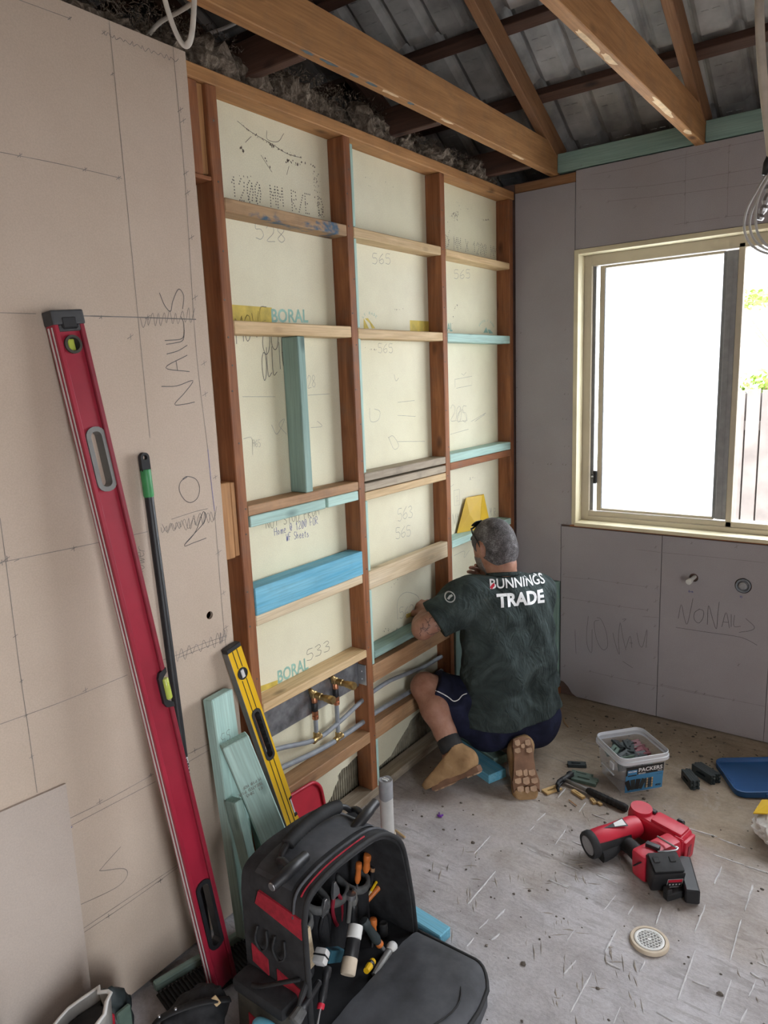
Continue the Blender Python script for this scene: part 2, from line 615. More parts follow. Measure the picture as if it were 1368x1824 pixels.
MT['concrete'] = concrete()
MT['grout'] = plain('white_grout', (.64, .63, .63), .95, var=.15, scale=60)
MT['dark_crumb'] = plain('dirt_crumbs', (.13, .11, .09), .95, var=.4)
MT['glue_ridge'] = plain('glue_residue', (.36, .32, .28), .95, var=.25, scale=80)
MT['roof_tile'] = plain('concrete_roof_tile', (.40, .395, .385), .9, var=.35, scale=7, bump=.4)
MT['attic'] = plain('attic_board', (.10, .09, .085), .95)
MT['outer'] = plain('outer_cladding', (.16, .10, .08), .9)
MT['cream_frame'] = plain('cream_aluminium', (.55, .485, .375), .42, var=.05, scale=12, bump=.02)
MT['cream_reveal'] = plain('cream_timber_reveal', (.72, .64, .44), .5, var=.08, scale=8)
MT['seal'] = plain('grey_window_seal', (.24, .245, .25), .6)
MT['brown_strip'] = plain('brown_aluminium', (.26, .185, .14), .5)
MT['black'] = plain('black_plastic', (.017, .017, .019), .45, var=.25)
MT['black_matt'] = plain('black_rubber', (.021, .021, .022), .75, var=.3, bump=.2)
MT['grey_plastic'] = plain('grey_plastic', (.30, .30, .31), .5)
MT['white_plastic'] = plain('white_plastic', (.72, .71, .68), .45, var=.06)
MT['pvc_grey'] = plain('grey_pvc', (.27, .29, .32), .5, var=.18)
MT['pvc_white'] = plain('dusty_white_pvc', (.55, .53, .50), .6, var=.12, scale=14)
MT['pvc_cream'] = plain('cream_pvc', (.60, .50, .38), .6, var=.12)
MT['brass'] = plain('brass', (.50, .36, .16), .38, .9, var=.25, scale=40)
MT['copper'] = plain('copper', (.62, .27, .15), .35, .9, var=.25, scale=40)
MT['steel'] = plain('steel', (.45, .45, .46), .35, .9, var=.15)
MT['zinc'] = plain('galvanised_steel', (.30, .31, .33), .45, .75, var=.4, scale=25)
MT['red_paint'] = plain('red_painted_aluminium', (.34, .018, .04), .36, var=.18, scale=5, bump=.03)
MT['red_dark'] = plain('dark_red_painted_aluminium', (.24, .014, .03), .4, var=.15)
MT['red_plastic'] = plain('red_plastic', (.56, .02, .045), .42, var=.12, scale=12, bump=.03)
MT['red_fabric'] = plain('red_fabric', (.36, .014, .03), .85, var=.25, scale=60, bump=.3)
MT['yellow_paint'] = plain('yellow_painted_aluminium', (.80, .47, .012), .35, var=.07, scale=6, bump=.02)
MT['grey_alu'] = plain('grey_aluminium', (.20, .195, .185), .45, .2, var=.12)
MT['silver'] = plain('silver_print', (.62, .60, .58), .5)
MT['bag_fabric'] = plain('black_canvas', (.024, .024, .026), .85, var=.45, scale=26, bump=.5)
MT['bag_grey'] = plain('dusty_grey_canvas', (.075, .077, .085), .8, var=.45, scale=9, bump=.4)
MT['bag_inside'] = plain('black_lining', (.012, .012, .014), .9, var=.3)
MT['bag_trim'] = plain('grey_pocket_trim', (.10, .10, .098), .85, var=.3, scale=60)
MT['orange'] = plain('orange_handle', (.62, .17, .035), .45, var=.15)
MT['olive'] = plain('olive_canvas', (.055, .05, .038), .85, var=.3, scale=40, bump=.3)
MT['blue_lid'] = plain('blue_polyethylene', (.022, .105, .30), .42, var=.1, scale=10)
MT['lightblue'] = plain('light_blue_plastic', (.11, .37, .50), .4, var=.12)
MT['cable'] = plain('white_cable_sheath', (.60, .55, .48), .5, var=.1)
MT['cable_grey'] = plain('grey_cable_sheath', (.50, .49, .47), .5, var=.1)
MT['packer_dark'] = plain('dark_green_packer', (.030, .040, .042), .5, var=.25)
MT['packer_green'] = plain('grey_green_packer', (.10, .15, .12), .55, var=.2)
MT['packer_red'] = plain('maroon_packer', (.16, .035, .045), .5, var=.2)
MT['packer_tan'] = plain('tan_packer', (.60, .40, .17), .55, var=.15)
MT['skin'] = None
MT['yellow_sheet'] = plain('yellow_plastic_sheet', (.74, .47, .02), .5, var=.08, scale=8)
MT['purple'] = plain('purple_plastic', (.16, .03, .33), .4)
MT['pink'] = plain('pink_foam', (.75, .32, .40), .7)
MT['label_blue'] = plain('blue_label', (.055, .24, .46), .4, var=.06)
MT['label_black'] = plain('black_label', (.018, .018, .02), .4)
MT['label_white'] = plain('white_print', (.82, .82, .82), .5, var=.03, bump=0)
MT['leaf'] = plain('green_leaf', (.22, .33, .04), .6, var=.4)
MT['fence'] = plain('weathered_paling', (.22, .19, .17), .9, var=.25, scale=5)
MT['ground'] = plain('pale_paving', (.30, .28, .26), .95)
MT['brick_dark'] = plain('ribbed_cement', (.30, .27, .20), .95, var=.3, bump=.5)


def insulation_mat():
    m = NT('grey_wool_insulation')
    v = m.coord()
    f = m.noise(v, 28, 6, .7, 1.2)
    m.base(m.ramp(f, [(.28, (.04, .032, .025)), (.48, (.17, .135, .105)), (.70, (.42, .355, .29))]))
    m.set(1.0, spec=.05)
    m.bump(m.noise(v, 120, 4, .7), .8, .01)
    return m.m


MT['wool'] = insulation_mat()


def clear_plastic(name, col, alpha, rough=.25):
    m = NT(name)
    v = m.coord()
    f = m.noise(v, 6, 4)
    m.base(m.ramp(f, [(.3, tuple(c * .92 for c in col)), (.7, col)]))
    m.set(rough)
    m.b.inputs['Alpha'].default_value = alpha
    return m.m


MT['tub'] = clear_plastic('cloudy_clear_plastic', (.74, .77, .82), .27)
MT['tub_rim'] = clear_plastic('cloudy_rim_plastic', (.80, .82, .86), .72)
MT['vial'] = clear_plastic('green_vial', (.62, .72, .12), .75, .1)


def glass_mat(name, rough, frosted):
    m = NT(name)
    t = m.t
    out = t.nodes['Material Output']
    tr = m.n('ShaderNodeBsdfTransparent')
    if frosted:
        a = m.n('ShaderNodeBsdfTranslucent'); a.inputs[0].default_value = (.9, .92, .92, 1)
        v = m.coord((1, 1, 1), False)
        ff = m.ramp(m.noise(v, 180, 2), [(.2, (.80, .80, .80)), (.8, (.92, .92, .92))])
        mx = m.n('ShaderNodeMixShader'); m.l(ff, mx.inputs[0])
        m.l(tr.outputs[0], mx.inputs[1]); m.l(a.outputs[0], mx.inputs[2])
    else:
        gl = m.n('ShaderNodeBsdfGlossy'); gl.inputs['Roughness'].default_value = rough
        mx = m.n('ShaderNodeMixShader'); mx.inputs[0].default_value = .06
        m.l(tr.outputs[0], mx.inputs[1]); m.l(gl.outputs[0], mx.inputs[2])
    m.l(mx.outputs[0], out.inputs['Surface'])
    return m.m


MT['frosted'] = glass_mat('obscure_glass', .3, True)
MT['glass'] = glass_mat('clear_glass', .02, False)


# ================================================================ SETTING
YB = 1.777          # plane of the window wall lining
ROOF_M = -0.49      # roof slope (z per y)


def roof_z(y):
    return 2.74 + ROOF_M * (y - 1.65)


# ---- floor
bm = NB()
nx, ny = 112, 172
x0, x1, y0, y1 = -0.12, 2.95, -2.8, 1.93
grid = []
for j in range(ny + 1):
    row = []
    for i in range(nx + 1):
        x = x0 + (x1 - x0) * i / nx; y = y0 + (y1 - y0) * j / ny
        z = 0.0022 * noise.noise((x * 5, y * 5, 0)) + 0.0016 * noise.noise((x * 17, y * 17, 3))
        row.append(bm.verts.new((x, y, min(z, .002))))
    grid.append(row)
for j in range(ny):
    for i in range(nx):
        bm.faces.new((grid[j][i], grid[j][i + 1], grid[j + 1][i + 1], grid[j + 1][i]))
box(bm, x0, x1, y0, y1, -0.10, -0.012)
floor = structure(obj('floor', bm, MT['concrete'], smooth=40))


def F0(px, py):
    return at('z', 0.0, px, py)


# white grout lines left by the lifted tiles
G3 = lambda a, b: (1000 + a / 3.717, 1550 + b / 3.717)
G2 = lambda a, b: (940 + a / 3.196, 1230 + b / 3.196)
G4 = lambda a, b: (400 + a / 2.736, 1430 + b / 2.736)
segs = []
for f, lst in ((G3, [((955, 230), (880, 415)), ((885, 535), (770, 860)), ((1265, 100), (1215, 270)), ((1190, 330), (1115, 605)), ((1125, 730), (1045, 960)),
                     ((200, 680), (60, 945)), ((365, 390), (290, 540)), ((390, 910), (345, 1019)), ((90, 395), (35, 470)), ((555, 600), (520, 670)), ((1055, 0), (1012, 95)),
                     ((660, 250), (625, 360)), ((360, 170), (280, 270)), ((1290, 730), (1240, 840)), ((1230, 920), (1180, 1019)), ((230, 30), (375, 90)), ((0, 95), (50, 110)),
                     ((630, 940), (740, 1000)), ((300, 610), (390, 655)), ((870, 735), (980, 780)), ((1250, 680), (1310, 715)), ((480, 235), (440, 300)), ((95, 600), (15, 690)), ((1300, 610), (1368, 640))]),
               (G2, [((845, 765), (1080, 835)), ((1085, 845), (1240, 900)), ((1055, 935), (1230, 995)), ((1240, 1000), (1368, 1040)), ((215, 795), (155, 880)), ((255, 862), (310, 882)),
                     ((100, 700), (50, 745)), ((40, 770), (10, 800)), ((0, 900), (50, 925)), ((330, 640), (290, 695)), ((1105, 1005), (1060, 1100)), ((1285, 1110), (1240, 1240)), ((120, 1080), (230, 1125)),
                     ((400, 1055), (510, 1100)), ((905, 1040), (885, 1090)), ((180, 980), (290, 1025)), ((365, 705), (440, 735)), ((215, 560), (170, 612))]),
               (G4, [((1320, 335), (1185, 495)), ((1295, 165), (1215, 250)), ((1285, 570), (1240, 615)), ((1368, 520), (1320, 570)), ((1215, 660), (1180, 700)), ((1340, 640), (1300, 670))])):
    for a, b in lst:
        segs.append((F0(*f(*a)), F0(*f(*b))))
bm = NB()
for a, b in segs:
    d = (b - a)
    L = d.length
    if L < .01: continue
    d.normalize(); s = Vector((-d.y, d.x, 0))
    n = max(3, int(L / .012))
    prevs = None
    for k in range(n + 1):
        t = k / n
        p = a.lerp(b, t)
        w = .0021 + .0024 * noise.noise((p.x * 60, p.y * 60, 2))
        w = max(w, .0003)
        w *= .35 if k in (0, n) else 1
        c = s * (.0016 * noise.noise((p.x * 40, p.y * 40, 9)))
        vs = [bm.verts.new(p + c + s * w + Vector((0, 0, -.001))), bm.verts.new(p + c + s * w * .5 + Vector((0, 0, .0028))), bm.verts.new(p + c - s * w * .5 + Vector((0, 0, .0028))), bm.verts.new(p + c - s * w + Vector((0, 0, -.001)))]
        if prevs:
            for q in range(3):
                bm.faces.new((prevs[q], prevs[q + 1], vs[q + 1], vs[q]))
        prevs = vs
o = obj('grout_lines', bm, MT['grout'], floor); o['kind'] = 'stuff'
# trowelled glue ridges and crumbs
bm = NB()
rr = random.Random(3)
for k in range(1000):
    cx, cy = rr.uniform(.35, 1.7), rr.uniform(-.35, 1.1)
    if noise.noise((cx * 3, cy * 3, 5)) < .02: continue
    L = rr.uniform(.015, .07); a = math.radians(rr.choice((118, 118, 118, 30)) + rr.uniform(-9, 9))
    d = Vector((math.cos(a), math.sin(a), 0)); s = Vector((-d.y, d.x, 0)); w = rr.uniform(.0012, .0035); h = rr.uniform(.001, .003)
    p0 = Vector((cx, cy, 0)); p1 = p0 + d * L; pm = (p0 + p1) / 2 + s * rr.uniform(-.003, .003)
    v = [bm.verts.new(p0), bm.verts.new(pm + s * w), bm.verts.new(p1), bm.verts.new(pm - s * w), bm.verts.new(pm + Vector((0, 0, h)))]
    for i in range(4): bm.faces.new((v[i], v[(i + 1) % 4], v[4]))
o = obj('glue_ridges', bm, MT['glue_ridge'], floor); o['kind'] = 'stuff'
bm = NB()
for k in range(420):
    cx, cy = rr.uniform(.05, 1.6), rr.uniform(-.4, 1.72)
    if rr.random() < .35: cx, cy = rr.uniform(.05, 1.4), rr.uniform(1.45, 1.74)
    r = rr.uniform(.0012, .0045) * (1.6 if rr.random() < .08 else 1)
    g = bmesh.ops.create_icosphere(bm, subdivisions=1, radius=r)
    for v in g['verts']:
        v.co = Vector((v.co.x * rr.uniform(.7, 1.9), v.co.y * rr.uniform(.7, 1.4), v.co.z * .7)) + Vector((cx, cy, r * .3))
o = obj('dirt_crumbs', bm, MT['dark_crumb'], floor); o['kind'] = 'stuff'


# ---- timber: box whose local X is its length
def timber(name, p0, p1, w, h, mat, parent, up=(0, 0, 1), bev=.0025, rnd=None):
    """w across (local Y), h along local Z (closest to up)"""
    p0, p1 = Vector(p0), Vector(p1)
    L = (p1 - p0).length
    bm = NB()
    box(bm, -L / 2, L / 2, -w / 2, w / 2, -h / 2, h / 2, min(bev, w * .2, h * .2))
    o = obj(name, bm, mat, parent)
    o.matrix_world = frame_from(x=p1 - p0, z=up, o=(p0 + p1) / 2)
    if parent is not None:
        o.matrix_basis = o.matrix_world.copy()
    return o


# ---- left wall: cream board of the next room behind an open stud frame
DEP = -0.0695
bm = NB()
torn = [(1.95, .20), (1.6, .18), (1.45, .21), (1.16, .16), (1.10, .17), (.95, .16), (.90, .15), (.881, .132), (.80, .09), (.75, .057), (.66, .05), (.60, .12), (.531, .163), (.50, .158), (.47, .15), (.44, .152), (.413, .138), (.415, .12), (.39, .10), (.375, .075), (.345, .06), (.325, .05), (.28, .064), (-.2, .05)]
outline = [(-.2, 2.43), (1.95, 2.43)] + torn
Mleft = Matrix(((0, 0, 1, 0), (1, 0, 0, 0), (0, 1, 0, 0), (0, 0, 0, 1)))   # (y,z,x) -> world
prism(bm, outline, DEP - .012, DEP, Mleft)
wall_left = structure(obj('wall_left', bm, MT['white_board']))
bm = NB()
box(bm, DEP - .032, DEP - .016, -.2, 1.95, -.01, .45)
for k in range(150):
    y = -.1 + k * .0135
    box(bm, DEP - .017, DEP - .011, y, y + .006, 0.0, .24)
obj('cement_panel', bm, MT['brick_dark'], wall_left)

RP, ST = MT['red_pine'], .036
XC = DEP / 2


def stud(y0, y1, z0, z1, mat=RP, name='stud', xa=DEP, xb=0.0):
    return timber(name, ((xa + xb) / 2, (y0 + y1) / 2, z0), ((xa + xb) / 2, (y0 + y1) / 2, z1), y1 - y0, xb - xa, mat, wall_left, up=(1, 0, 0))


def nog(y0, y1, z0, z1, mat, xa=DEP, xb=0.0, name='nogging'):
    return timber(name, ((xa + xb) / 2, y0, (z0 + z1) / 2), ((xa + xb) / 2, y1, (z0 + z1) / 2), xb - xa, z1 - z0, mat, wall_left)


S1 = (-.037, 0.0); S2 = (.5309, .5667); S3 = (1.1254, 1.1614); S4 = (1.7301, 1.765)
ZP = 2.388
stud(-.150, -.098, .04, ZP)
for a, b in (S1, S2, S3, S4):
    stud(a, b, .036, ZP)
nog(-.15, YB - .004, ZP, 2.424, MT['joist'], name='top_plate', xb=.003)
nog(-.15, YB - .004, .0, .036, MT['pine_grey'], name='bottom_plate')
# packing blocks between the doubled studs
stud(-.097, -.062, 2.156, ZP - .001, name='block', xb=-.004); stud(-.060, -.038, 2.162, ZP - .001, MT['joist'], name='block', xb=-.012)
nog(-.097, -.038, 2.145, 2.156, RP, name='block', xb=-.002)
stud(-.097, -.058, 1.102, 1.327, MT['joist'], name='block', xb=-.003); stud(-.056, -.038, 1.104, 1.325, MT['joist'], name='block', xb=-.006)
# bay 1
nog(S1[1], S2[0], 2.074, 2.110, MT['pine_bluestain']); nog(S1[1], S2[0], 1.745, 1.782, MT['pine'])
nog(S1[1], S2[0], 1.215, 1.246, MT['pine_brown'])
nog(.006, .350, 1.180, 1.2135, MT['teal'], xa=-.04, name='packer'); nog(.362, .528, 1.180, 1.2135, MT['teal'], xa=-.04, name='packer')
stud(.258, .292, 1.247, 1.744, MT['teal_dark'], name='short_stud')
nog(S1[1], S2[0], .905, .992, MT['blue'], xa=-.06, xb=.004); nog(S1[1], S2[0], .871, .9045, MT['pine_pale'])
nog(S1[1], S2[0], .585, .614, MT['pine'], xb=.003)
nog(S1[1], S2[0], .240, .283, MT['pine_brown'], xa=-.072, xb=.002)
# bay 2, teal packer strip down the side of its first stud
for a, b in ((2.112, 2.372), (1.780, 2.074), (1.272, 1.742), (.906, 1.168), (.54, .832), (.036, .235)):
    stud(S2[1] + .0005, .583, a, b, MT['teal'], name='packer_strip', xa=-.045, xb=-.002)
nog(.567, S3[0], 2.077, 2.110, MT['pine']); nog(.567, S3[0], 1.743, 1.777, MT['pine'])
nog(.567, S3[0], 1.240, 1.269, MT['pine_grey']); nog(.567, S3[0], 1.2035, 1.232, MT['pine_grey']); nog(.567, S3[0], 1.171, 1.2, MT['pine'])
nog(.567, S3[0], .835, .903, MT['pine_pale'], xa=-.035); nog(.583, S3[0], .560, .588, MT['teal_dark'])
nog(.567, S3[0], .468, .538, MT['pine_brown'], xa=-.035); nog(.567, S3[0], .235, .300, MT['pine_brown'], xa=-.05)
# bay 3
nog(S3[1], S4[0], 2.078, 2.106, MT['pine']); nog(S3[1], S4[0], 1.740, 1.776, MT['teal'])
nog(S3[1], S4[0], 1.238, 1.274, MT['teal']); nog(S3[1], S4[0], 1.206, 1.237, RP); nog(S3[1], S4[0], .864, .896, MT['teal'])
nog(S3[1], S4[0], .56, .592, MT['teal']); nog(S3[1], S4[0], .235, .27, MT['pine_brown'])
stud(1.175, 1.265, .036, .56, MT['teal_dark'], name='short_stud', xa=-.04); stud(1.29, 1.375, .036, .56, MT['teal'], name='short_stud', xa=-.045)
stud(1.40, 1.48, .036, .56, MT['teal_dark'], name='short_stud', xa=-.04)
# nail heads on the studs
bm = NB()
rr = random.Random(11)
for ya, yb in (S1, S2, S3):
    z = .15
    while z < 2.3:
        y = rr.uniform(ya + .008, yb - .008)
        lathe(bm, [(.0028, 0), (.0028, .0008)], 7, Matrix.Translation((0, y, z)) @ Matrix.Rotation(math.radians(90), 4, 'Y'))
        z += rr.uniform(.07, .2)
o = obj('nail_heads', bm, MT['dark_crumb'], wall_left); o['kind'] = 'stuff'

# lining sheet fixed over the near part of the frame
SX0, SX = 0.0006, 0.0106
bm = NB()
edge = [(-.105 + .0022 * noise.noise((k * .9, 4, 0)), 2.437 - k * (2.437 - .012) / 36) for k in range(37)]
outer = [(-2.78, .012), (-2.78, 2.437)] + edge
hole = circ(.0115, 18, -.183, .964)
plate_holes(bm, outer, [hole], SX0, SX, Mleft)
sheet_l = obj('lining_sheet', bm, MT['gyp'], wall_left)
bm = NB()
lathe(bm, [(.014, 0), (.014, .004)], 16, Matrix.Translation((-.03, -.183, .964)) @ Matrix.Rotation(math.radians(90), 4, 'Y'))
obj('hole_backing', bm, MT['attic'], wall_left)

# ---- window wall
WX0, WX1, WZ0, WZ1 = .302, 2.42, .888, 2.122
bm = NB()
for a, b, c, d in ((-.12, WX0, -.05, 2.46), (WX1, 2.95, -.05, 2.46), (WX0, WX1, -.05, WZ0 - .004), (WX0, WX1, WZ1, 2.46)):
    box(bm, a, b, YB + .0115, YB + .14, c, d)
wall_back = structure(obj('wall_back', bm, MT['outer']))
Mback = Matrix(((1, 0, 0, 0), (0, 0, 1, 0), (0, 1, 0, 0), (0, 0, 0, 1)))   # (x,z,y)
GB = MT['gyp_shaded']
Q0, Q1 = YB, YB + .010


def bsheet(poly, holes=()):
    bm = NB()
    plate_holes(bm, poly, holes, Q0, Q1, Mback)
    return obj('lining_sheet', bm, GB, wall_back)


H1, H2 = (.853, .694), (1.05, .686)
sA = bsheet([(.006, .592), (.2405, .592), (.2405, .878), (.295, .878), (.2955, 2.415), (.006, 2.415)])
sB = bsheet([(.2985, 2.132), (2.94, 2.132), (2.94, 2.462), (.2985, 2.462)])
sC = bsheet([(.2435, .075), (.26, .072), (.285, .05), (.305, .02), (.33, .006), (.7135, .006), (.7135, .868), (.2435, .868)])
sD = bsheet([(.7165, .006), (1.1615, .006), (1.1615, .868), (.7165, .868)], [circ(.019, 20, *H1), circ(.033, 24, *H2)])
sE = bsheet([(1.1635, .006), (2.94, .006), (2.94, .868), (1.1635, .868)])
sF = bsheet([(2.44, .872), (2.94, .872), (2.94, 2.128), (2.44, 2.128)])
# exposed framing left of the low sheets
timber('corner_stud', (.218, YB + .004, .0), (.218, YB + .004, .59), .035, .03, MT['teal_dark'], wall_back, up=(0, -1, 0))
timber('corner_stud', (.02, YB + .003, .0), (.02, YB + .003, .59), .035, .028, RP, wall_back, up=(0, -1, 0))
timber('bottom_plate', (.0, YB + .005, .018), (.242, YB + .005, .018), .03, .036, RP, wall_back)
timber('top_plate', (.0, YB + .03, 2.437), (.296, YB + .03, 2.437), .05, .04, MT['joist_raw'], wall_back)
# teal ceiling trimmer along the top of the lining, between joists
JX = (.192, .805, 1.405, 2.005, 2.605)
for a, b in zip(JX, JX[1:]):
    timber('ceiling_trimmer', (a + .019, YB + .019, 2.507), (b - .019, YB + .019, 2.507), .036, .078, MT['teal_dark'], wall_back)
# sill strip under the window reveal
timber('sill_packer', (.285, YB + .006, .8755), (2.43, YB + .006, .8755), .014, .010, RP, wall_back)

# ---- pipes through the lining
tr_ = structure
t = thing('water_stub', 'short white threaded water pipe stub poking from the lining sheet under the window', 'pipe', (H1[0], YB, H1[1]))
bm = NB(); Mp = Matrix.Rotation(math.radians(90), 4, 'X') @ Matrix.Identity(4)
Mt = Matrix.Rotation(math.radians(-8), 4, 'Z') @ Matrix.Rotation(math.radians(97), 4, 'X')
lathe(bm, [(.0085, -.05), (.0085, .03), (.0105, .03), (.0105, .042), (.009, .043)], 16, Mt)
obj('pipe_tail', bm, MT['white_plastic'], t, smooth=40)
bm = NB(); lathe(bm, [(.0065, .043), (.0125, .043), (.0125, .056), (.0115, .058), (.006, .058)], 16, Mt); obj('end_cap', bm, MT['white_plastic'], t, smooth=40)
bm = NB(); lathe(bm, [(.0095, .040), (.0115, .041), (.0095, .043)], 14, Mt); obj('seal_ring', bm, MT['black'], t)
t = thing('drain_stub', 'grey plastic drain pipe with stepped end in the round hole under the window', 'pipe', (H2[0], YB, H2[1]))
bm = NB(); Mt = Matrix.Rotation(math.radians(90), 4, 'X')
lathe(bm, [(.029, -.06), (.029, .004), (.026, .006), (.022, .002), (.0215, -.012)], 26, Mt); obj('pipe_tail', bm, MT['pvc_grey'], t, smooth=40)
bm = NB(); lathe(bm, [(.0225, -.02), (.0225, -.006), (.017, .0), (.0165, .010), (.010, .013), (.007, .012)], 24, Mt); obj('test_plug', bm, MT['grey_plastic'], t, smooth=40)

# ---- window
win = NB()
box(win, WX0 - .006, WX0 + .014, YB - .006, YB + .13, WZ0 - .006, WZ1 + .008, .001)
box(win, WX0 + .014, WX1, YB - .006, YB + .13, WZ1 - .012, WZ1 + .008, .001)
box(win, WX0 + .014, WX1, YB - .022, YB + .13, WZ0 - .008, WZ0 + .008, .001)
box(win, WX1 - .006, WX1 + .014, YB - .006, YB + .13, WZ0 - .006, WZ1 + .008, .001)
window = structure(obj('window_1', win, MT['cream_reveal']))
CF = MT['cream_frame']
bm = NB(); ya, yb = YB + .066, YB + .128
box(bm, WX0 + .014, .352, ya, yb, WZ0 + .008, WZ1 - .012, .002)
box(bm, .352, WX1 - .006, ya, yb, 2.062, WZ1 - .012, .002)
box(bm, .352, WX1 - .006, ya, yb, WZ0 + .008, .942, .002)
box(bm, .352, WX1 - .006, ya - .006, ya, WZ0 + .008, .918, .001)
box(bm, WX1 - .03, WX1 - .006, ya, yb, .942, 2.062, .002)
obj('outer_frame', bm, CF, window)
bm = NB(); box(bm, .352, .366, YB + .085, YB + .11, .942, 2.062); obj('jamb_seal', bm, MT['seal'], window)
# sliding sash with obscure glass
bm = NB(); sa, sb = YB + .070, YB + .092
box(bm, .388, .410, sa, sb, .945, 2.058, .0015); box(bm, .410, .906, sa, sb, .945, .957, .0015); box(bm, .410, .906, sa, sb, 2.048, 2.058, .0015)
sash = obj('sliding_sash', bm, CF, window)
bm = NB(); box(bm, .406, .412, sa + .001, sb - .001, .957, 2.048); box(bm, .900, .912, sa - .001, sb, .950, 2.055); obj('sash_seal', bm, MT['seal'], sash)
bm = NB(); box(bm, .412, .901, sa + .009, sa + .014, .955, 2.05); obj('obscure_pane', bm, MT['frosted'], sash)
bm = NB(); box(bm, .912, .955, sa - .003, sb, .948, 2.056, .002); box(bm, .930, .936, sa - .006, sa - .002, .95, 2.05); obj('meeting_stile', bm, MT['grey_plastic'], sash)
bm = NB(); box(bm, .955, .968, YB + .08, YB + .12, .942, 2.062, .001); box(bm, .968, .975, YB + .085, YB + .12, .942, 2.062, .001); obj('interlock_strip', bm, MT['brown_strip'], window)
bm = NB(); box(bm, .955, .979, YB + .066, YB + .080, .918, 2.08, .002); obj('mullion', bm, CF, window)
bm = NB(); box(bm, .366, .388, YB + .112, YB + .116, .942, 2.062); box(bm, .979, WX1 - .03, YB + .112, YB + .116, .942, 2.062); obj('fixed_pane', bm, MT['glass'], window)
bm = NB(); box(bm, .372, .390, sa - .010, sa + .002, 1.075, 1.135, .003); box(bm, .366, .378, sa - .016, sa - .008, 1.10, 1.118, .002)
lt = obj('latch', bm, MT['black'], window)
bm = NB(); lathe(bm, [(.0045, 0), (.0045, .004)], 12, Matrix.Translation((.372, sa - .016, 1.109)) @ Matrix.Rotation(math.radians(90), 4, 'X')); obj('latch_button', bm, MT['white_plastic'], lt)

# ---- the rest of the room shell (right side and behind the camera)
bm = NB()
for a, b, c, d in ((-2.8, -2.0, 0, 2.6), (-1.15, 1.93, 0, 2.6), (-2.0, -1.15, 2.04, 2.6)):
    box(bm, 2.95, 3.05, a, b, c, d)
structure(obj('wall_right', bm, MT['gyp']))
bm = NB(); box(bm, -1.62, 3.05, -2.9, -2.8, -.05, 4.2); structure(obj('wall_rear', bm, MT['gyp']))
bm = NB(); box(bm, -1.62, -1.58, -2.9, 1.95, -.1, 2.4); box(bm, -1.6, -.12, YB + .05, YB + .14, -.1, 2.46); box(bm, -1.6, -.12, -2.85, 1.9, -.1, -.05); structure(obj('wall_light_block', bm, MT['attic']))  # unseen enclosure added to stop sky light leaking in behind the sheet
bm = NB()
for a, b, c, d in ((-2.0, -1.96, 0, 2.0), (-1.19, -1.15, 0, 2.0), (-2.0, -1.15, 2.0, 2.04)):
    box(bm, 2.93, 3.06, a, b, c, d, .002)
structure(obj('added_door', bm, MT['cream_reveal']))  # unseen doorway put in so sky fill reaches floor and left wall

# ---- roof: trusses along y, battens along x, concrete tiles on top
bm = NB()
YR = -1.25; ZR = roof_z(YR) + .02
hexa(bm, [(-1.6, -3.2, ZR - .49 * (YR + 3.2)), (3.4, -3.2, ZR - .49 * (YR + 3.2)), (3.4, YR, ZR), (-1.6, YR, ZR),
          (-1.6, -3.2, ZR - .49 * (YR + 3.2) + .03), (3.4, -3.2, ZR - .49 * (YR + 3.2) + .03), (3.4, YR, ZR + .03), (-1.6, YR, ZR + .03)])
box(bm, -1.6, DEP - .02, -3.0, 2.0, 2.36, 2.385)                     # ceiling of the next room
box(bm, -1.62, -1.58, -3.2, 2.3, 2.3, 4.3); box(bm, 3.05, 3.09, -3.2, 2.3, 2.55, 4.3)   # unseen gables added to keep sky light out of the roof
box(bm, -1.6, 3.4, YB + .13, 2.2, 2.38, 2.40); box(bm, -1.6, 3.4, 2.12, 2.14, 2.38, 2.56)   # eave lining, fascia
ceiling = structure(obj('ceiling', bm, MT['attic']))
for k, jx in enumerate(JX):
    m = MT['joist']
    timber('ceiling_joist', (jx, -2.7, 2.522), (jx, YB + .03, 2.522), .036, .125, m, ceiling)
    ry0 = YR; n_ = Vector((0, -ROOF_M, 1)).normalized()
    zc = lambda y: roof_z(y) - .04 * 1.113 - .046 * 1.113
    timber('rafter', (jx + .003, 1.86, zc(1.86)), (jx + .003, YR, zc(YR)), .036, .092, MT['joist_raw'], ceiling, up=n_)
for yj in (-1.25, -.55, .158, .85, 1.576):
    timber('jack_joist', (-.55, yj, 2.506), (.173, yj, 2.506), .036, .095, MT['batten'], ceiling)
for xj in (-.45, -1.0):
    timber('rafter', (xj, 1.86, zc(1.86)), (xj, YR, zc(YR)), .036, .092, MT['batten'], ceiling, up=n_)
BY = [1.925 - .318 * k for k in range(11)]
for y in BY:
    zb = roof_z(y) - .02 * 1.113
    timber('batten', (-1.6, y - .315 + .0, roof_z(y - .315) - .022), (3.05, y - .315, roof_z(y - .315) - .022), .048, .038, MT['batten'], ceiling, up=n_)
# one tile, shared by all: local x across, y up the slope
TW, TL = .30, .385


def prof(u):
    """tile section height over the width: two flat pans with raised rolls between"""
    u = u % 1.0
    h = 0.0
    for c in (.0, .5, 1.0):
        d = abs(u - c)
        if d < .10: h = max(h, .027 * (.5 + .5 * math.cos(math.pi * d / .10)))
    return h


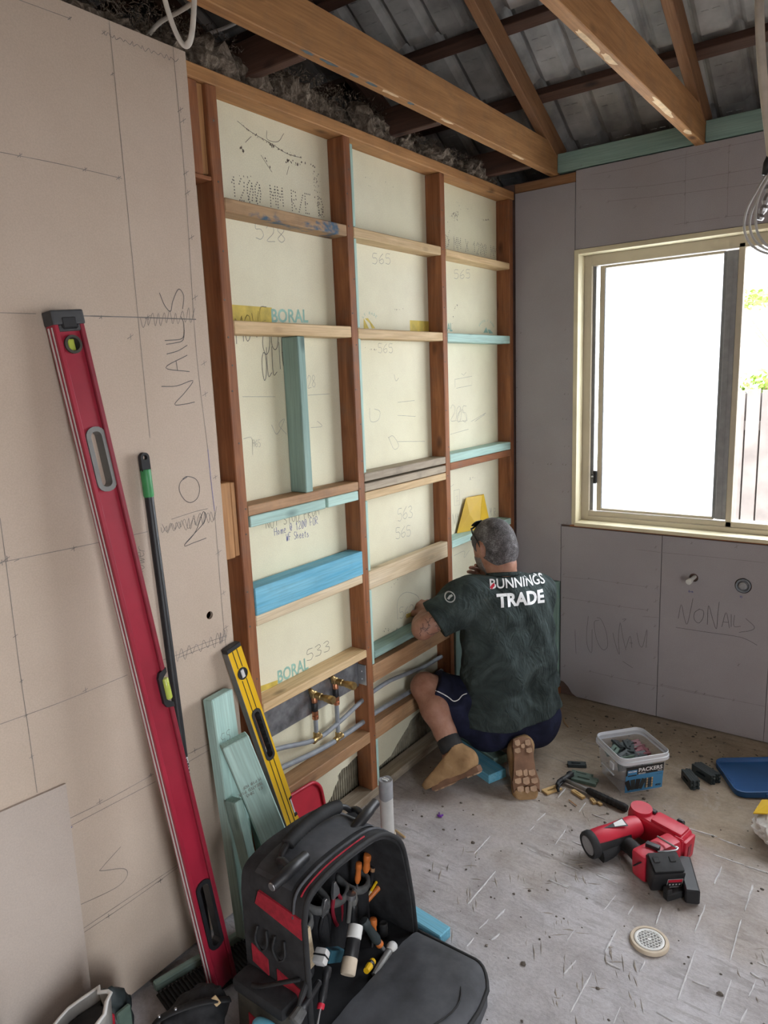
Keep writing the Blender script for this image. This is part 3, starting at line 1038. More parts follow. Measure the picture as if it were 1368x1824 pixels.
bm = NB()
us = [0, .03, .06, .10, .25, .40, .44, .47, .5, .53, .56, .60, .75, .90, .94, .97, 1.0]
rings = []
for vy, dz, th in ((0, 0.0, .022), (.03, 0.0, .016), (TL, .028, .016)):
    rings.append(([bm.verts.new((u * TW, vy, prof(u) + dz)) for u in us], [bm.verts.new((u * TW, vy, prof(u) + dz + th)) for u in us]))
for i in range(2):
    for k in range(len(us) - 1):
        bm.faces.new((rings[i][0][k], rings[i][0][k + 1], rings[i + 1][0][k + 1], rings[i + 1][0][k]))
        bm.faces.new((rings[i][1][k], rings[i + 1][1][k], rings[i + 1][1][k + 1], rings[i][1][k + 1]))
for e in (0, 2):
    for k in range(len(us) - 1):
        bm.faces.new((rings[e][0][k], rings[e][1][k], rings[e][1][k + 1], rings[e][0][k + 1]))
for i in range(2):
    bm.faces.new((rings[i][0][0], rings[i + 1][0][0], rings[i + 1][1][0], rings[i][1][0]))
    bm.faces.new((rings[i][0][-1], rings[i][1][-1], rings[i + 1][1][-1], rings[i + 1][0][-1]))
# small moulded ridges under the pans
for u in (.19, .31, .69, .81):
    for k in range(5):
        box(bm, u * TW - .012, u * TW + .012, .09 + k * .05, .094 + k * .05, .0 + .028 * (.09 + k * .05) / TL - .003, .004 + .028 * (.09 + k * .05) / TL)
tile0 = obj('roof_tile', bm, MT['roof_tile'], ceiling)
first = True
ang = math.atan(-ROOF_M)
for r in range(11):
    yl = 1.925 - .318 * r + .318     # lower (eave) edge of the course
    for c in range(16):
        o = tile0 if first else tile0.copy()
        if not first: link(o, ceiling)
        first = False
        o.matrix_basis = Matrix.Translation((-1.585 + c * TW, yl - .03, roof_z(yl - .03) - .0)) @ Matrix.Rotation(math.radians(180), 4, 'Z') @ Matrix.Rotation(ang - math.atan(.028 / TL) * .0, 4, 'X') @ Matrix.Translation((-TW, 0, 0))

# flaked and paint-smeared patches under the two nearest joists
def patch(px_list, jx, mat, parent_obj):
    bm = NB(); rq = random.Random(int(px_list[0][0]))
    for (a, b, L, w) in px_list:
        p = at('z', 2.4594, a, b); p.x = min(max(p.x, jx - .015), jx + .012)
        pts = []
        for k in range(12):
            an = 6.283 * k / 12; q = rq.uniform(.6, 1.1)
            pts.append(bm.verts.new((min(max(p.x + math.cos(an) * w * q, jx - .0175), jx + .0175), p.y + math.sin(an) * L * q, 2.4590)))
        bm.faces.new(pts)
    o = obj('wood_patch', bm, mat, parent_obj); return o


patch([(560, 88, .03, .008), (600, 108, .04, .009), (640, 130, .025, .009), (672, 146, .03, .007), (738, 182, .02, .008)], JX[0], plain('blue_grey_smear', (.12, .17, .20), .8, var=.4), ceiling)
patch([(700, 163, .05, .010), (805, 213, .05, .010), (930, 278, .06, .010)], JX[0], plain('pale_split_wood', (.80, .58, .36), .8, var=.2), ceiling)
patch([(1050, 75, .10, .010), (1085, 105, .06, .012), (1180, 190, .14, .013), (1225, 235, .04, .013)], JX[1], plain('pale_split_wood', (.84, .62, .38), .8, var=.2), ceiling)

# ---- outside: paving, paling fence, greenery beyond the window
bm = NB(); box(bm, -6, 12, 1.95, 14, -.45, -.40); box(bm, 3.06, 12, -6, 1.95, -.45, -.40); ground = structure(obj('ground', bm, MT['ground']))
bm = NB(); box(bm, WX0 - .1, WX1 + .3, 1.925, 1.99, 2.10, 2.24, .003); structure(obj('trim_1', bm, MT['pine_brown']))
fence = thing('paling_fence', 'sunlit timber paling fence seen through the right half of the window', 'fence', (0, 4.6, -.4))
bm = NB(); box(bm, 0, .092, -.009, .009, 0, 1.82, .002)
pal = obj('paling', bm, MT['fence'], fence)
for k in range(30):
    o = pal if k == 0 else pal.copy()
    if k: link(o, fence)
    o.location = (-.6 + k * .104, R_.uniform(-.004, .004), R_.uniform(-.02, .015))
bm = NB(); box(bm, -.6, 2.5, .055, .065, 0, 1.78); obj('dark_gap_sheet', bm, MT['attic'], fence)  # dark sheet added behind so the gaps between palings stay dark
for z in (.35, 1.5):
    bm = NB(); box(bm, -.6, 2.6, .012, .05, z, z + .07, .003); obj('rail', bm, MT['fence'], fence)


def foliage(name, label, cen, rad, n, seed, leaf=.05):
    rr = random.Random(seed)
    t = thing(name, label, 'shrub', (cen[0], cen[1], -.4))
    bm = NB()
    tube(bm, [(0, 0, 0), (.03, .02, cen[2] * .5 + .2), (0, 0, cen[2] + .4)], [.03, .025, .012], 7)
    for k in range(7):
        a = rr.uniform(0, 6.28); d = Vector((math.cos(a) * rad[0] * .7, math.sin(a) * rad[1] * .7, cen[2] + .4 + rr.uniform(-.5, .7) * rad[2]))
        tube(bm, [(0, 0, cen[2] * .6 + .3), d], [.012, .004], 5)
    obj('branches', bm, MT['pine_brown'], t)
    bm = NB()
    for k in range(n):
        while True:
            p = Vector((rr.uniform(-1, 1), rr.uniform(-1, 1), rr.uniform(-1, 1)))
            if p.length < 1: break
        p = Vector((p.x * rad[0], p.y * rad[1], p.z * rad[2] + cen[2] + .4))
        a = Vector((rr.uniform(-1, 1), rr.uniform(-1, 1), rr.uniform(-.6, .6))).normalized(); b = a.orthogonal().normalized()
        L = leaf * rr.uniform(.6, 1.3)
        vs = [bm.verts.new(p), bm.verts.new(p + a * L * .5 + b * L * .28 + Vector((0, 0, .006))), bm.verts.new(p + a * L), bm.verts.new(p + a * L * .5 - b * L * .28)]
        bm.faces.new(vs)
    o = obj('leaves', bm, MT['leaf'], t); o['kind'] = 'stuff'
    return t


foliage('leafy_shrub', 'leafy green shrub growing over the paling fence outside the window', (.66, 4.80, 1.42), (.30, .10, .12), 420, 5)
foliage('tree', 'bright green tree top showing above the paling fence', (.70, 7.0, 2.25), (1.1, .5, .12), 600, 6, .09)


# ================================================================ WRITING AND MARKS ON THE WALLS
def crop(ox, oy, k):
    return lambda a, b: (ox + a / k, oy + b / k)


def strokes(name, mat, parent, ax, val, nrm, f, lines, w=.0016, smooth=True, lift=.0005):
    """pencil strokes: lines of crop coordinates dropped on the wall plane"""
    bm = NB()
    for ln in lines:
        ww = w
        if isinstance(ln[0], (int, float)):
            ww, ln = ln[0], ln[1:]
        pts = [at(ax, val, *f(*p)) for p in ln]
        if smooth and len(pts) > 2: pts = spline(pts, 5)
        ribbon(bm, pts, ww, nrm, lift)
    return obj(name, bm, mat, parent)


def zig(p, q, n, amp, rnd, fade=1.0):
    out = []
    for k in range(n + 1):
        t = k / n
        out.append((p[0] + (q[0] - p[0]) * t + rnd.uniform(-2, 2), p[1] + (q[1] - p[1]) * t + (amp if k % 2 else -amp) * rnd.uniform(.5, 1.1) * (fade + (1 - fade) * t)))
    return out


def cross(x, y, r=4):
    return [[(x - r, y + r * .7), (x + r, y - r * .7)], [(x, y - r), (x + 1, y + r)]]


rw = random.Random(21)
P1 = lambda a, b: (a, b)
lines = [
    [(194, 37), (222, 320), (251, 620), (267, 780)], [(307.5, 81), (330, 330), (349, 620), (370, 800)], [(382, 910), (397, 1100), (404, 1165)],
    [(0, 271), (110, 293), (217, 318)], [(34, 0), (124, 33)], [(0, 557), (64, 559)], [(.0026, )[0], (120, 562), (240, 565), (349, 569)],
    [(0, 1002), (168, 968), (263, 947)], [(0, 923), (18, 1060), (37, 1208), (52, 1310), (66, 1412)], [(0, 1290), (110, 1250), (227, 1202)],
    [(107, 1466), (190, 1425), (273, 1379)], [(109, 1480), (277, 1392)], [(140, 1667), (230, 1607), (318, 1544)], [(139, 1660), (316, 1541)], [(329, 1346), (371, 1325)], [(334, 1358), (372, 1336)],
    [(318, 1166), (352, 1150), (404, 1132)], [(316, 1172), (402, 1139)], [(285, 1177), (318, 1166)], [(305, 925), (345, 912), (370, 906)],
    zig((183, 58), (316, 109), 26, 4, rw), zig((250, 575), (345, 560), 18, 13, rw), zig((285, 945), (385, 918), 20, 15, rw, .5), zig((290, 940), (384, 922), 14, 13, rw, .6), zig((312, 1172), (400, 1133), 14, 12, rw),
    zig((390, 1135), (404, 1130), 6, 12, rw),
    [(-.0 + 240, 1590)] and [(215, 1508), (182, 1545), (181, 1551), (220, 1547), (226, 1560), (205, 1582), (133, 1616)],
    [(110, 1480), (130, 1472)], [(25, 1000), (34, 996)],
]
for x, y in ((35, 277), (151, 302), (211, 317), (124, 33), (200, 132), (185, 58), (180, 565), (263, 565), (12, 995), (131, 977), (27, 1133), (38, 1213), (46, 1275), (56, 1348), (152, 1229), (177, 1428), (268, 1380), (193, 1632), (285, 1569), (346, 1337),
             (321, 196), (326, 215), (331, 308), (334, 343), (341, 423), (347, 530), (363, 647), (365, 702), (383, 850), (389, 984), (398, 1056), (402, 1118), (3, 1002), (232, 600), (228, 940)):
    lines += cross(x, y, rw.uniform(3, 5.5))
strokes('pencil_lines', MT['pencil_soft'], sheet_l, 'x', SX, (1, 0, 0), P1, lines, .0013)
K3 = crop(0, 600, 3)
K8 = crop(0, 0, 2.943)
nn = [[(862, 265), (945, 262), (1030, 234), (985, 300), (933, 360), (985, 360), (1040, 348)], [(1000, 98), (885, 165), (1013, 186)], [(940, 125), (948, 180)], [(890, 92), (950, 75), (1000, 45)], [(880, 20), (970, 10), (985, -35)],
      [(1000, 748), (965, 775), (958, 820), (985, 870), (1020, 885), (1055, 860), (1066, 805), (1045, 760), (1000, 746), (975, 760)], [(985, 1112), (1045, 1040), (1085, 935), (1090, 990), (985, 1112), (1040, 1098), (1102, 1075)]]
strokes('pencil_words', MT['pencil'], sheet_l, 'x', SX, (1, 0, 0), K3, [[p for p in l] for l in nn], .0019)
strokes('pencil_words', MT['pencil'], sheet_l, 'x', SX, (1, 0, 0), K8, [[(835, 1535), (862, 1600), (893, 1632), (905, 1580), (935, 1516), (962, 1550), (957, 1620)], [(948, 1660), (963, 1700), (960, 1780), (915, 1798), (870, 1805)]], .0019)
bm = NB()
o0 = at('x', SX, *K3(765, 1310)); e1 = (at('x', SX, *K3(772, 1130)) - o0).normalized(); e2 = (at('x', SX, *K3(735, 1308)) - o0).normalized()
write(bm, 'Shower', o0, e1, e2, .034, (1, 0, 0), .0013, .12, .42, jit=.05)
obj('pencil_words', bm, MT['pencil_soft'], sheet_l)
bm = NB()
ribbon(bm, [at('x', SX, 370, 800), at('x', SX, 376, 860), at('x', SX, 382, 910)], .0016, (1, 0, 0), .0007)
ribbon(bm, [at('x', SX, 110, 1480), at('x', SX, 128, 1473)], .003, (1, 0, 0), .0007)
obj('pen_marks', bm, MT['ink_blue'], sheet_l)

# back wall
K7 = crop(960, 960, 3.353)
N_ = (0, -1, 0)
strokes('pencil_words', MT['pencil'], sD, 'y', YB, N_, K7, [
    [(832, 475), (850, 392), (868, 470), (885, 508), (905, 430), (920, 355)], [(960, 418), (930, 440), (928, 480), (955, 502), (980, 470), (982, 430), (955, 418)], [(1006, 512), (1013, 398), (1038, 480), (1060, 537), (1068, 450), (1077, 375)],
    [(1092, 525), (1118, 440), (1138, 532)], [(1100, 495), (1130, 498)], [(1148, 450), (1148, 525)], [(1168, 455), (1165, 520), (1205, 522)], [(1235, 475), (1285, 522), (1270, 545), (1195, 558)],
    [(818, 528), (1000, 556), (1170, 580), (1240, 600), (1304, 635)]], .0017)
strokes('pencil_words', MT['pencil'], sC, 'y', YB, N_, K7, [
    [(222, 685), (215, 540)], [(295, 460), (285, 560), (290, 640), (315, 675), (318, 540)], [(360, 485), (330, 500), (345, 600), (380, 660), (410, 640), (400, 550), (370, 480), (345, 470)],
    [(442, 560), (455, 620), (480, 690), (475, 600), (485, 500), (500, 580), (520, 665)], [(520, 650), (545, 580), (555, 650)], [(540, 620), (560, 622)], [(585, 560), (600, 630), (620, 640), (645, 540), (640, 650)], [(500, 730), (560, 770)], [(498, 480), (520, 478), (505, 492)]], .0015)
bl = [[(145, 350), (300, 374), (480, 402), (650, 425)], [(295, 236), (470, 262), (642, 286)], [(300, 790), (435, 822), (597, 858), (716, 880)], [(620, 462), (716, 470)], [(140, 225), (290, 240)], [(580, 62), (728, 80)]]
for x, y in ((145, 350), (300, 374), (480, 402), (648, 424), (470, 262), (642, 286), (295, 236), (305, 790), (435, 822), (597, 862), (697, 48), (700, 182), (705, 290), (697, 372), (693, 520), (690, 710), (683, 893), (145, 450), (148, 212), (140, 50), (153, 758), (535, 1020), (280, 945)):
    bl += cross(x, y, rw.uniform(6, 14))
strokes('pencil_lines', MT['pencil_soft'], sC, 'y', YB, N_, K7, bl, .0012)
bl = [[(720, 868), (940, 915), (1160, 962), (1350, 1000)], [(720, 876), (930, 920), (1110, 955)], [(738, 82), (1000, 105), (1350, 142)]]
for x, y in ((735, 870), (938, 912), (988, 925), (1162, 962), (740, 938), (912, 25), (1180, 45), (1192, 752)):
    bl += cross(x, y, rw.uniform(6, 13))
strokes('pencil_lines', MT['pencil_soft'], sD, 'y', YB, N_, K7, bl, .0012)
bm = NB(); write(bm, 'Arm', at('y', YB, *K7(893, 318)), (1, 0, 0), (0, 0, 1), .011, N_, .0012, .2, .5, jit=.08); write(bm, 'v3', at('y', YB, *K7(1200, 350)), (1, 0, 0), (0, 0, 1), .008, N_, .0012, .2, .5, jit=.08)
obj('pen_marks', bm, MT['ink_blue'], sD)
K6 = crop(1200, 180, 6.08)
bl = [[(-900, 800), (-300, 690), (0, 610), (1021, 400)], [(0, 640), (500, 520)], [(-1000, 960), (-400, 930), (0, 880), (960, 715)], [(-700, 1085), (0, 1010), (1000, 880)], [(560, 1252), (1000, 1215)], [(0, 1340), (500, 1265)], [(145, 540), (130, 660), (120, 1330)], [(600, 470), (580, 1250)]]
for x, y in ((610, 478), (598, 552), (605, 770), (580, 945), (565, 1250), (115, 870), (120, 1010), (140, 1320), (-400, 940), (-420, 1150), (-700, 820), (-710, 1090), (-1000, 700), (-1010, 1150)):
    bl += cross(x, y, rw.uniform(10, 24))
strokes('pencil_lines', MT['pencil_soft'], sB, 'y', YB, N_, K6, bl, .0010)
K9 = crop(760, 560, 4.56)
bl = []
for x, y in ((730, 150), (765, 150), (728, 380), (732, 595), (728, 828), (733, 1035), (733, 1208), (865, 1208), (985, 1216), (1010, 1216), (727, 1450), (725, 1680), (1125, 125), (1140, 362), (1120, 648), (1150, 648), (1105, 850), (1135, 853), (1120, 1072), (1155, 1072), (1105, 1218), (1130, 1222), (1105, 1440), (1150, 1442), (1075, 1700), (1110, 1702), (1140, 1698)):
    bl += cross(x, y, rw.uniform(4, 8))
strokes('pencil_ticks', MT['pencil_soft'], sA, 'y', YB, N_, K9, bl, .0014)

# cream board between the studs
XW = DEP
WN = (1, 0, 0)
KA = crop(300, 80, 3.8); KB = crop(590, 220, 4.024); KD = crop(340, 820, 4.024); KE = crop(380, 1100, 3.6); K4 = crop(380, 560, 3)


def wl(f, a, b):
    return at('x', XW, *f(a, b))


def board_text(name, mat, text, f, a, b, c, hgt, w, gap=.45, asp=.6, jit=0.0, dots=False):
    """text whose baseline runs a->b, with letter height from b-side offset"""
    o_ = wl(f, *a); ex = (wl(f, *b) - o_).normalized()
    bm = NB()
    n = len(text)
    L = (wl(f, *b) - o_).length
    asp_ = asp if asp else (L / n) / (hgt * (1 + gap))
    write(bm, text, o_, ex, Vector((0, 0, 1)), hgt, WN, w, gap, asp_, .0005, jit, dots)
    return obj(name, bm, mat, wall_left)


board_text('stamped_print', MT['ink_print'], '1200 MM R/E D', KA, (428, 1040), (1060, 1165), 0, .060, .0040, .35, None, dots=True)
board_text('stamped_print', MT['ink_print'], '2D MM X 1200 MM', KB, (790, 880), (1190, 965), 0, .048, .0037, .3, None, dots=True)
board_text('stamped_print', MT['ink_print'], 'MM', K9, (212, 1755), (265, 1750), 0, .075, .003, .35, .42, dots=True)
board_text('stamped_print', MT['ink_print'], 'M R', K9, (512, 1640), (575, 1635), 0, .04, .003, .35, .42, dots=True)
board_text('handwriting', MT['pencil_white'], '528', KA, (590, 1315), (810, 1340), 0, .048, .0017, .35, None, .05)
board_text('handwriting', MT['pencil_white'], '565', KB, (295, 1005), (435, 1010), 0, .037, .0017, .3, None, .05)
board_text('handwriting', MT['pencil_white'], '565', KB, (880, 1110), (1005, 1112), 0, .037, .0017, .3, None, .05)
board_text('handwriting', MT['pencil_white'], '565', KB, (335, 1640), (450, 1645), 0, .034, .0014, .3, None, .05)
board_text('handwriting', MT['pencil'], '533', KE, (600, 280), (760, 205), 0, .040, .0015, .3, None, .06)
board_text('handwriting', MT['pencil_white'], '563', K4, (985, 1105), (1070, 1085), 0, .050, .0018, .2, None, .06)
board_text('handwriting', MT['pencil_white'], '565', K4, (975, 1200), (1060, 1180), 0, .045, .0018, .2, None, .06)
board_text('handwriting', MT['pencil_white'], '562', K4, (995, 1625), (1075, 1605), 0, .046, .0016, .2, None, .06)
board_text('handwriting', MT['pencil_white'], '205', K9, (195, 870), (335, 870), 0, .07, .0015, .2, None, .06)
board_text('handwriting', MT['pencil_white'], '28', K4, (505, 390), (550, 385), 0, .04, .0013, .2, None, .06)
board_text('handwriting', MT['pencil_white'], '965', K4, (210, 710), (255, 708), 0, .022, .0011, .2, None, .06)
board_text('handwriting', MT['ink_print'], 'NOT STUD FROM', KD, (540, 492), (925, 390), 0, .032, .0016, .4, None, .08)
board_text('handwriting', MT['ink_blue'], 'Home @ 1200 FOR', KD, (600, 540), (915, 455), 0, .026, .0015, .4, None, .08)
board_text('handwriting', MT['ink_blue'], 'WF Sheets', KD, (685, 580), (850, 545), 0, .025, .0015, .4, None, .08)
board_text('handwriting', MT['pencil'], 'MOVE', K4, (125, 160), (300, 90), 0, .075, .0022, .25, None, .06)
board_text('handwriting', MT['pencil'], 'OUT', K4, (268, 210), (400, 165), 0, .075, .0022, .25, None, .06)
board_text('handwriting', MT['pencil'], 'OLLIE', K4, (265, 350), (400, 265), 0, .085, .0022, .25, None, .06)
mk = [[(155, 440), (330, 440)], [(505, 432), (620, 425)], [(160, 665), (205, 662), (210, 750)], [(985, 680), (1130, 678)], [(935, 655), (965, 720), (990, 700), (960, 650), (935, 660)], [(985, 1630), (985, 1530), (1030, 1485), (1095, 1510), (1100, 1580)],
      [(520, 605), (580, 598), (555, 570)], [(835, 500), (840, 570), (880, 565), (890, 520), (860, 505)], [(310, 590), (340, 640), (380, 560), (350, 590), (390, 640)], [(985, 540), (1080, 545)], [(985, 470), (1075, 460)], [(1285, 1290), (1340, 1265), (1340, 1300), (1368, 1260)], [(965, 320), (975, 355), (990, 340)]]
strokes('pencil_sketch', MT['pencil_white'], wall_left, 'x', XW, WN, K4, mk, .0014)
mk = [[(228, 528), (368, 502), (365, 575), (240, 600)], [(228, 528), (230, 590)], [(222, 1430), (265, 1420), (268, 1545), (225, 1555), (220, 1430)], [(235, 1480), (255, 1470), (240, 1520), (258, 1510)], [(190, 975), (340, 932)], [(260, 800), (230, 860), (270, 870), (330, 860), (290, 770), (260, 800)], [(360, 870), (480, 800), (390, 870), (470, 815)], [(195, 1400), (220, 1380)], [(280, 480), (300, 495), (320, 470)]]
strokes('pencil_sketch', MT['pencil_white'], wall_left, 'x', XW, WN, K9, mk, .0014, smooth=False)


# printed maker's name and yellow bars
def printed(text, f, a, b, hgt, mat):
    o_ = wl(f, *a); e = wl(f, *b) - o_
    bm = text_bm(text, 1.0, offset=.022)
    xs = [v.co.x for v in bm.verts]; ys = [v.co.y for v in bm.verts]
    sx = e.length / (max(xs) - min(xs)); sy = hgt / (max(ys) - min(ys))
    ex = e.normalized()
    for v in bm.verts:
        v.co = o_ + ex * ((v.co.x - min(xs)) * sx) + Vector((0, 0, 1)) * ((v.co.y - min(ys)) * sy) + Vector((.0006, 0, 0))
    return obj('printed_name', bm, mat, wall_left)


def bar(f, pts):
    bm = NB()
    bm.faces.new([bm.verts.new(wl(f, *p) + Vector((.0005, 0, 0))) for p in pts])
    return obj('printed_bar', bm, MT['print_yellow'], wall_left)


K1 = crop(0, 0, 2)
printed('BORAL', K1, (968, 1150), (1098, 1150), .043, MT['print_green'])
bar(K1, [(825, 1150), (968, 1150), (968, 1096), (825, 1085)])
printed('BORAL', KE, (415, 425), (610, 330), .046, MT['print_green'])
bar(KE, [(300, 480), (412, 432), (412, 400), (300, 440)])
bar(KB, [(565, 1490), (700, 1490), (700, 1418), (563, 1410)])
printed('AL', KB, (830, 1490), (868, 1490), .035, MT['print_green'])
bm = NB()
for a, b, c in (((232, 1395), (270, 1470), (232, 1470)), ((240, 1398), (262, 1395), (315, 1468)), ((262, 1395), (315, 1468), (290, 1470))):
    bm.faces.new([bm.verts.new(wl(KB, *p) + Vector((.0005, 0, 0))) for p in (a, b, c)])
obj('printed_logo', bm, [MT['print_yellow']], wall_left)
bm = NB()
for pts in (((1090, 1500), (1110, 1460), (1125, 1500)), ((1120, 1475), (1140, 1480), (1160, 1505), (1130, 1505))):
    bm.faces.new([bm.verts.new(wl(KB, *p) + Vector((.0005, 0, 0))) for p in pts])
obj('printed_logo', bm, MT['print_green'], wall_left)
bm = NB()
ybar = [wl(K4, 1030, 1625), wl(K4, 1062, 1610), wl(K4, 1062, 1590), wl(K4, 1030, 1602)]
bm.faces.new([bm.verts.new(p + Vector((.0005, 0, 0))) for p in ybar])
obj('printed_bar', bm, MT['print_yellow'], wall_left)
# arcs of small print around the logos
for f, c, r, a0, a1, txt in ((KB, (275, 1420), 52, 150, 40, 'LY MADE'), (KB, (1112, 1470), 50, 160, 20, 'PROUDLY MADE')):
    bm = NB(); n = len(txt)
    for i, ch in enumerate(txt):
        a = math.radians(a0 + (a1 - a0) * i / (n - 1))
        p = wl(f, c[0] + r * math.cos(a), c[1] - r * math.sin(a))
        write(bm, ch, p, (0, math.sin(a), -math.cos(a)), (0, math.cos(a), math.sin(a)), .010, WN, .0015, .2, .6)
    obj('printed_arc', bm, MT['print_green'], wall_left)

# mould and glue specks
bm = NB()
rm = random.Random(4)


def speck(p, r):
    n = 7
    vs = []
    for k in range(n):
        a = 6.283 * k / n; q = r * rm.uniform(.4, 1.2)
        vs.append(bm.verts.new(p + Vector((.0005, math.cos(a) * q * rm.uniform(.7, 1), math.sin(a) * q * 1.2))))
    bm.faces.new(vs)


for f, path, n, spread, r in ((KA, [(470, 520), (570, 600), (690, 670), (800, 735), (900, 760)], 40, 10, .0028), (KA, [(490, 690), (510, 725)], 10, 8, .004), (KA, [(690, 675), (710, 685)], 8, 8, .004), (KA, [(790, 780), (850, 800), (920, 800)], 26, 14, .0035), (KA, [(990, 800), (1000, 920), (1010, 1060), (1040, 1160)], 55, 24, .003),
                              (KB, [(840, 660), (900, 640), (890, 700)], 45, 16, .003), (KB, [(850, 560), (1000, 620), (1180, 560)], 22, 50, .002), (KB, [(830, 700), (850, 800), (830, 880)], 20, 10, .0022), (KB, [(1085, 695), (1130, 690)], 14, 8, .003), (KB, [(240, 390), (370, 470), (480, 430)], 9, 40, .002),
                              (KB, [(860, 1350), (905, 1300), (870, 1440)], 12, 10, .0028), (KB, [(455, 1335), (518, 1330)], 6, 4, .0028), (K4, [(810, 180), (870, 190)], 9, 6, .0022), (K4, [(905, 1690), (1000, 1680)], 22, 8, .0028), (K4, [(960, 1450), (1010, 1400)], 8, 14, .0022), (K9, [(340, 1350), (380, 1320), (500, 1390)], 10, 8, .0028), (KA, [(640, 750), (700, 860)], 5, 6, .003), (KA, [(470, 885), (660, 905)], 4, 8, .003)):
    for k in range(n):
        t = rm.random() * (len(path) - 1); i = min(int(t), len(path) - 2); u = t - i
        p = (path[i][0] + (path[i + 1][0] - path[i][0]) * u + rm.gauss(0, spread * .5), path[i][1] + (path[i + 1][1] - path[i][1]) * u + rm.gauss(0, spread * .5))
        speck(wl(f, *p), r * rm.uniform(.3, 1.1))
o = obj('mould_specks', bm, MT['mould'], wall_left); o['kind'] = 'stuff'
strokes('mould_streaks', MT['mould'], wall_left, 'x', XW, WN, KA, [[(465, 515), (560, 590), (690, 665), (800, 735), (900, 765)], [(520, 660), (560, 620)], [(625, 745), (660, 800), (700, 862)], [(665, 580), (670, 640), (740, 655), (780, 600)], [(800, 880), (815, 820)]], .0015)


# ================================================================ PLUMBING, CABLES, INSULATION
# flat galvanised bar carrying the taps
t = thing('tap_bar', 'dark galvanised flat bar screwed behind the taps under the pine shelf', 'bracket', (-.044, .27, .46))
bm = NB(); box(bm, -.0015, .0015, -.268, .262, 0, .098, .0008); obj('flat_bar', bm, MT['zinc'], t)
bm = NB(); box(bm, .002, .040, .2565, .2605, .012, .092, .001)
for z in (.035, .065): lathe(bm, [(.004, 0), (.0035, .003)], 8, Matrix.Translation((.02, .2565, z)) @ Matrix.Rotation(math.radians(90), 4, 'X'))
obj('end_bracket', bm, MT['steel'], t)


def tap(y, zt, zb, lab):
    t = thing('brass_tap', lab, 'tap', (-.03, y, zt))
    bm = NB(); Mx = Matrix.Rotation(math.radians(90), 4, 'Y')
    lathe(bm, [(.012, -.010), (.014, -.008), (.014, .006), (.010, .008), (.010, .016), (.0125, .017), (.0125, .034), (.0105, .036), (.0105, .052), (.0125, .053), (.0125, .066), (.010, .067)], 18, Mx)
    obj('spindle_housing', bm, MT['brass'], t, smooth=40)
    bm = NB(); lathe(bm, [(.0095, .0), (.0135, .0), (.0145, .006), (.0145, .020), (.012, .024), (.004, .024)], 18, Matrix.Translation((.066, 0, 0)) @ Mx); obj('end_cap', bm, MT['brass'], t, smooth=40)
    bm = NB(); lathe(bm, [(.010, .0), (.010, .014), (.007, .018), (.007, .024)], 12, Matrix.Translation((.002, -.008, .008)) @ Matrix.Rotation(math.radians(35), 4, 'X')); obj('lug', bm, MT['brass'], t, smooth=40)
    d = zt - zb
    bm = NB(); lathe(bm, [(.0085, -.030), (.0105, -.028), (.0105, -.010), (.009, -.008)], 16); obj('copper_elbow', bm, MT['copper'], t, smooth=40)
    bm = NB(); lathe(bm, [(.0098, -.060), (.0105, -.058), (.0105, -.031), (.0098, -.030)], 16); obj('black_sleeve', bm, MT['black'], t, smooth=40)
    bm = NB(); lathe(bm, [(.009, -.092), (.0115, -.090), (.0115, -.078), (.0098, -.077), (.0115, -.075), (.0115, -.062), (.009, -.060)], 16); obj('crimp_ring', bm, MT['copper'], t, smooth=40)
    bm = NB(); lathe(bm, [(.008, -d), (.008, -.09)], 14); obj('riser', bm, MT['pvc_grey'], t, smooth=40)
    bm = NB(); lathe(bm, [(.0095, -d + .006), (.0115, -d + .008), (.0115, -d + .022), (.0095, -d + .024)], 14)
    lathe(bm, [(.0095, -.022), (.0115, -.02), (.0115, -.008), (.010, -.006), (.010, .006), (.0115, .008), (.0115, .020), (.0095, .022)], 14, Matrix.Translation((0, 0, -d)) @ Matrix.Rotation(math.radians(-82), 4, 'X')); obj('tee_fitting', bm, MT['pine_grey'] if False else MT['brass'], t, smooth=40)
    return t


tap(.268, .533, .369, 'brass tap body nearer the yellow level, on its copper riser under the shelf')
tap(.383, .540, .318, 'brass tap body nearer the second stud, on its copper riser under the shelf')


def pipe(name, pts, r, lab, mat, rn=10):
    P_ = [Vector(p) for p in pts]
    bm = NB(); tube(bm, [p - P_[0] for p in spline(P_, 6)], r, rn)
    return tag(obj(name, bm, mat, smooth=True, loc=P_[0]), lab, 'pipe')


pipe('water_pipe', [(-.03, .012, .435), (-.03, .10, .412), (-.03, .268, .366), (-.03, .40, .378), (-.03, .518, .402), (-.03, .58, .412), (-.03, .70, .416), (-.03, .80, .405), (-.03, .95, .385), (-.03, 1.10, .382)], .0085, 'upper grey plastic water pipe running through the studs below the taps', MT['pvc_grey'])
pipe('water_pipe', [(-.03, .012, .350), (-.03, .10, .342), (-.03, .25, .322), (-.03, .383, .314), (-.03, .52, .316), (-.03, .60, .322), (-.03, .75, .318), (-.03, .95, .312), (-.03, 1.10, .315)], .0095, 'lower grey plastic water pipe running through the studs just above the bottom nogging', MT['pvc_grey'])

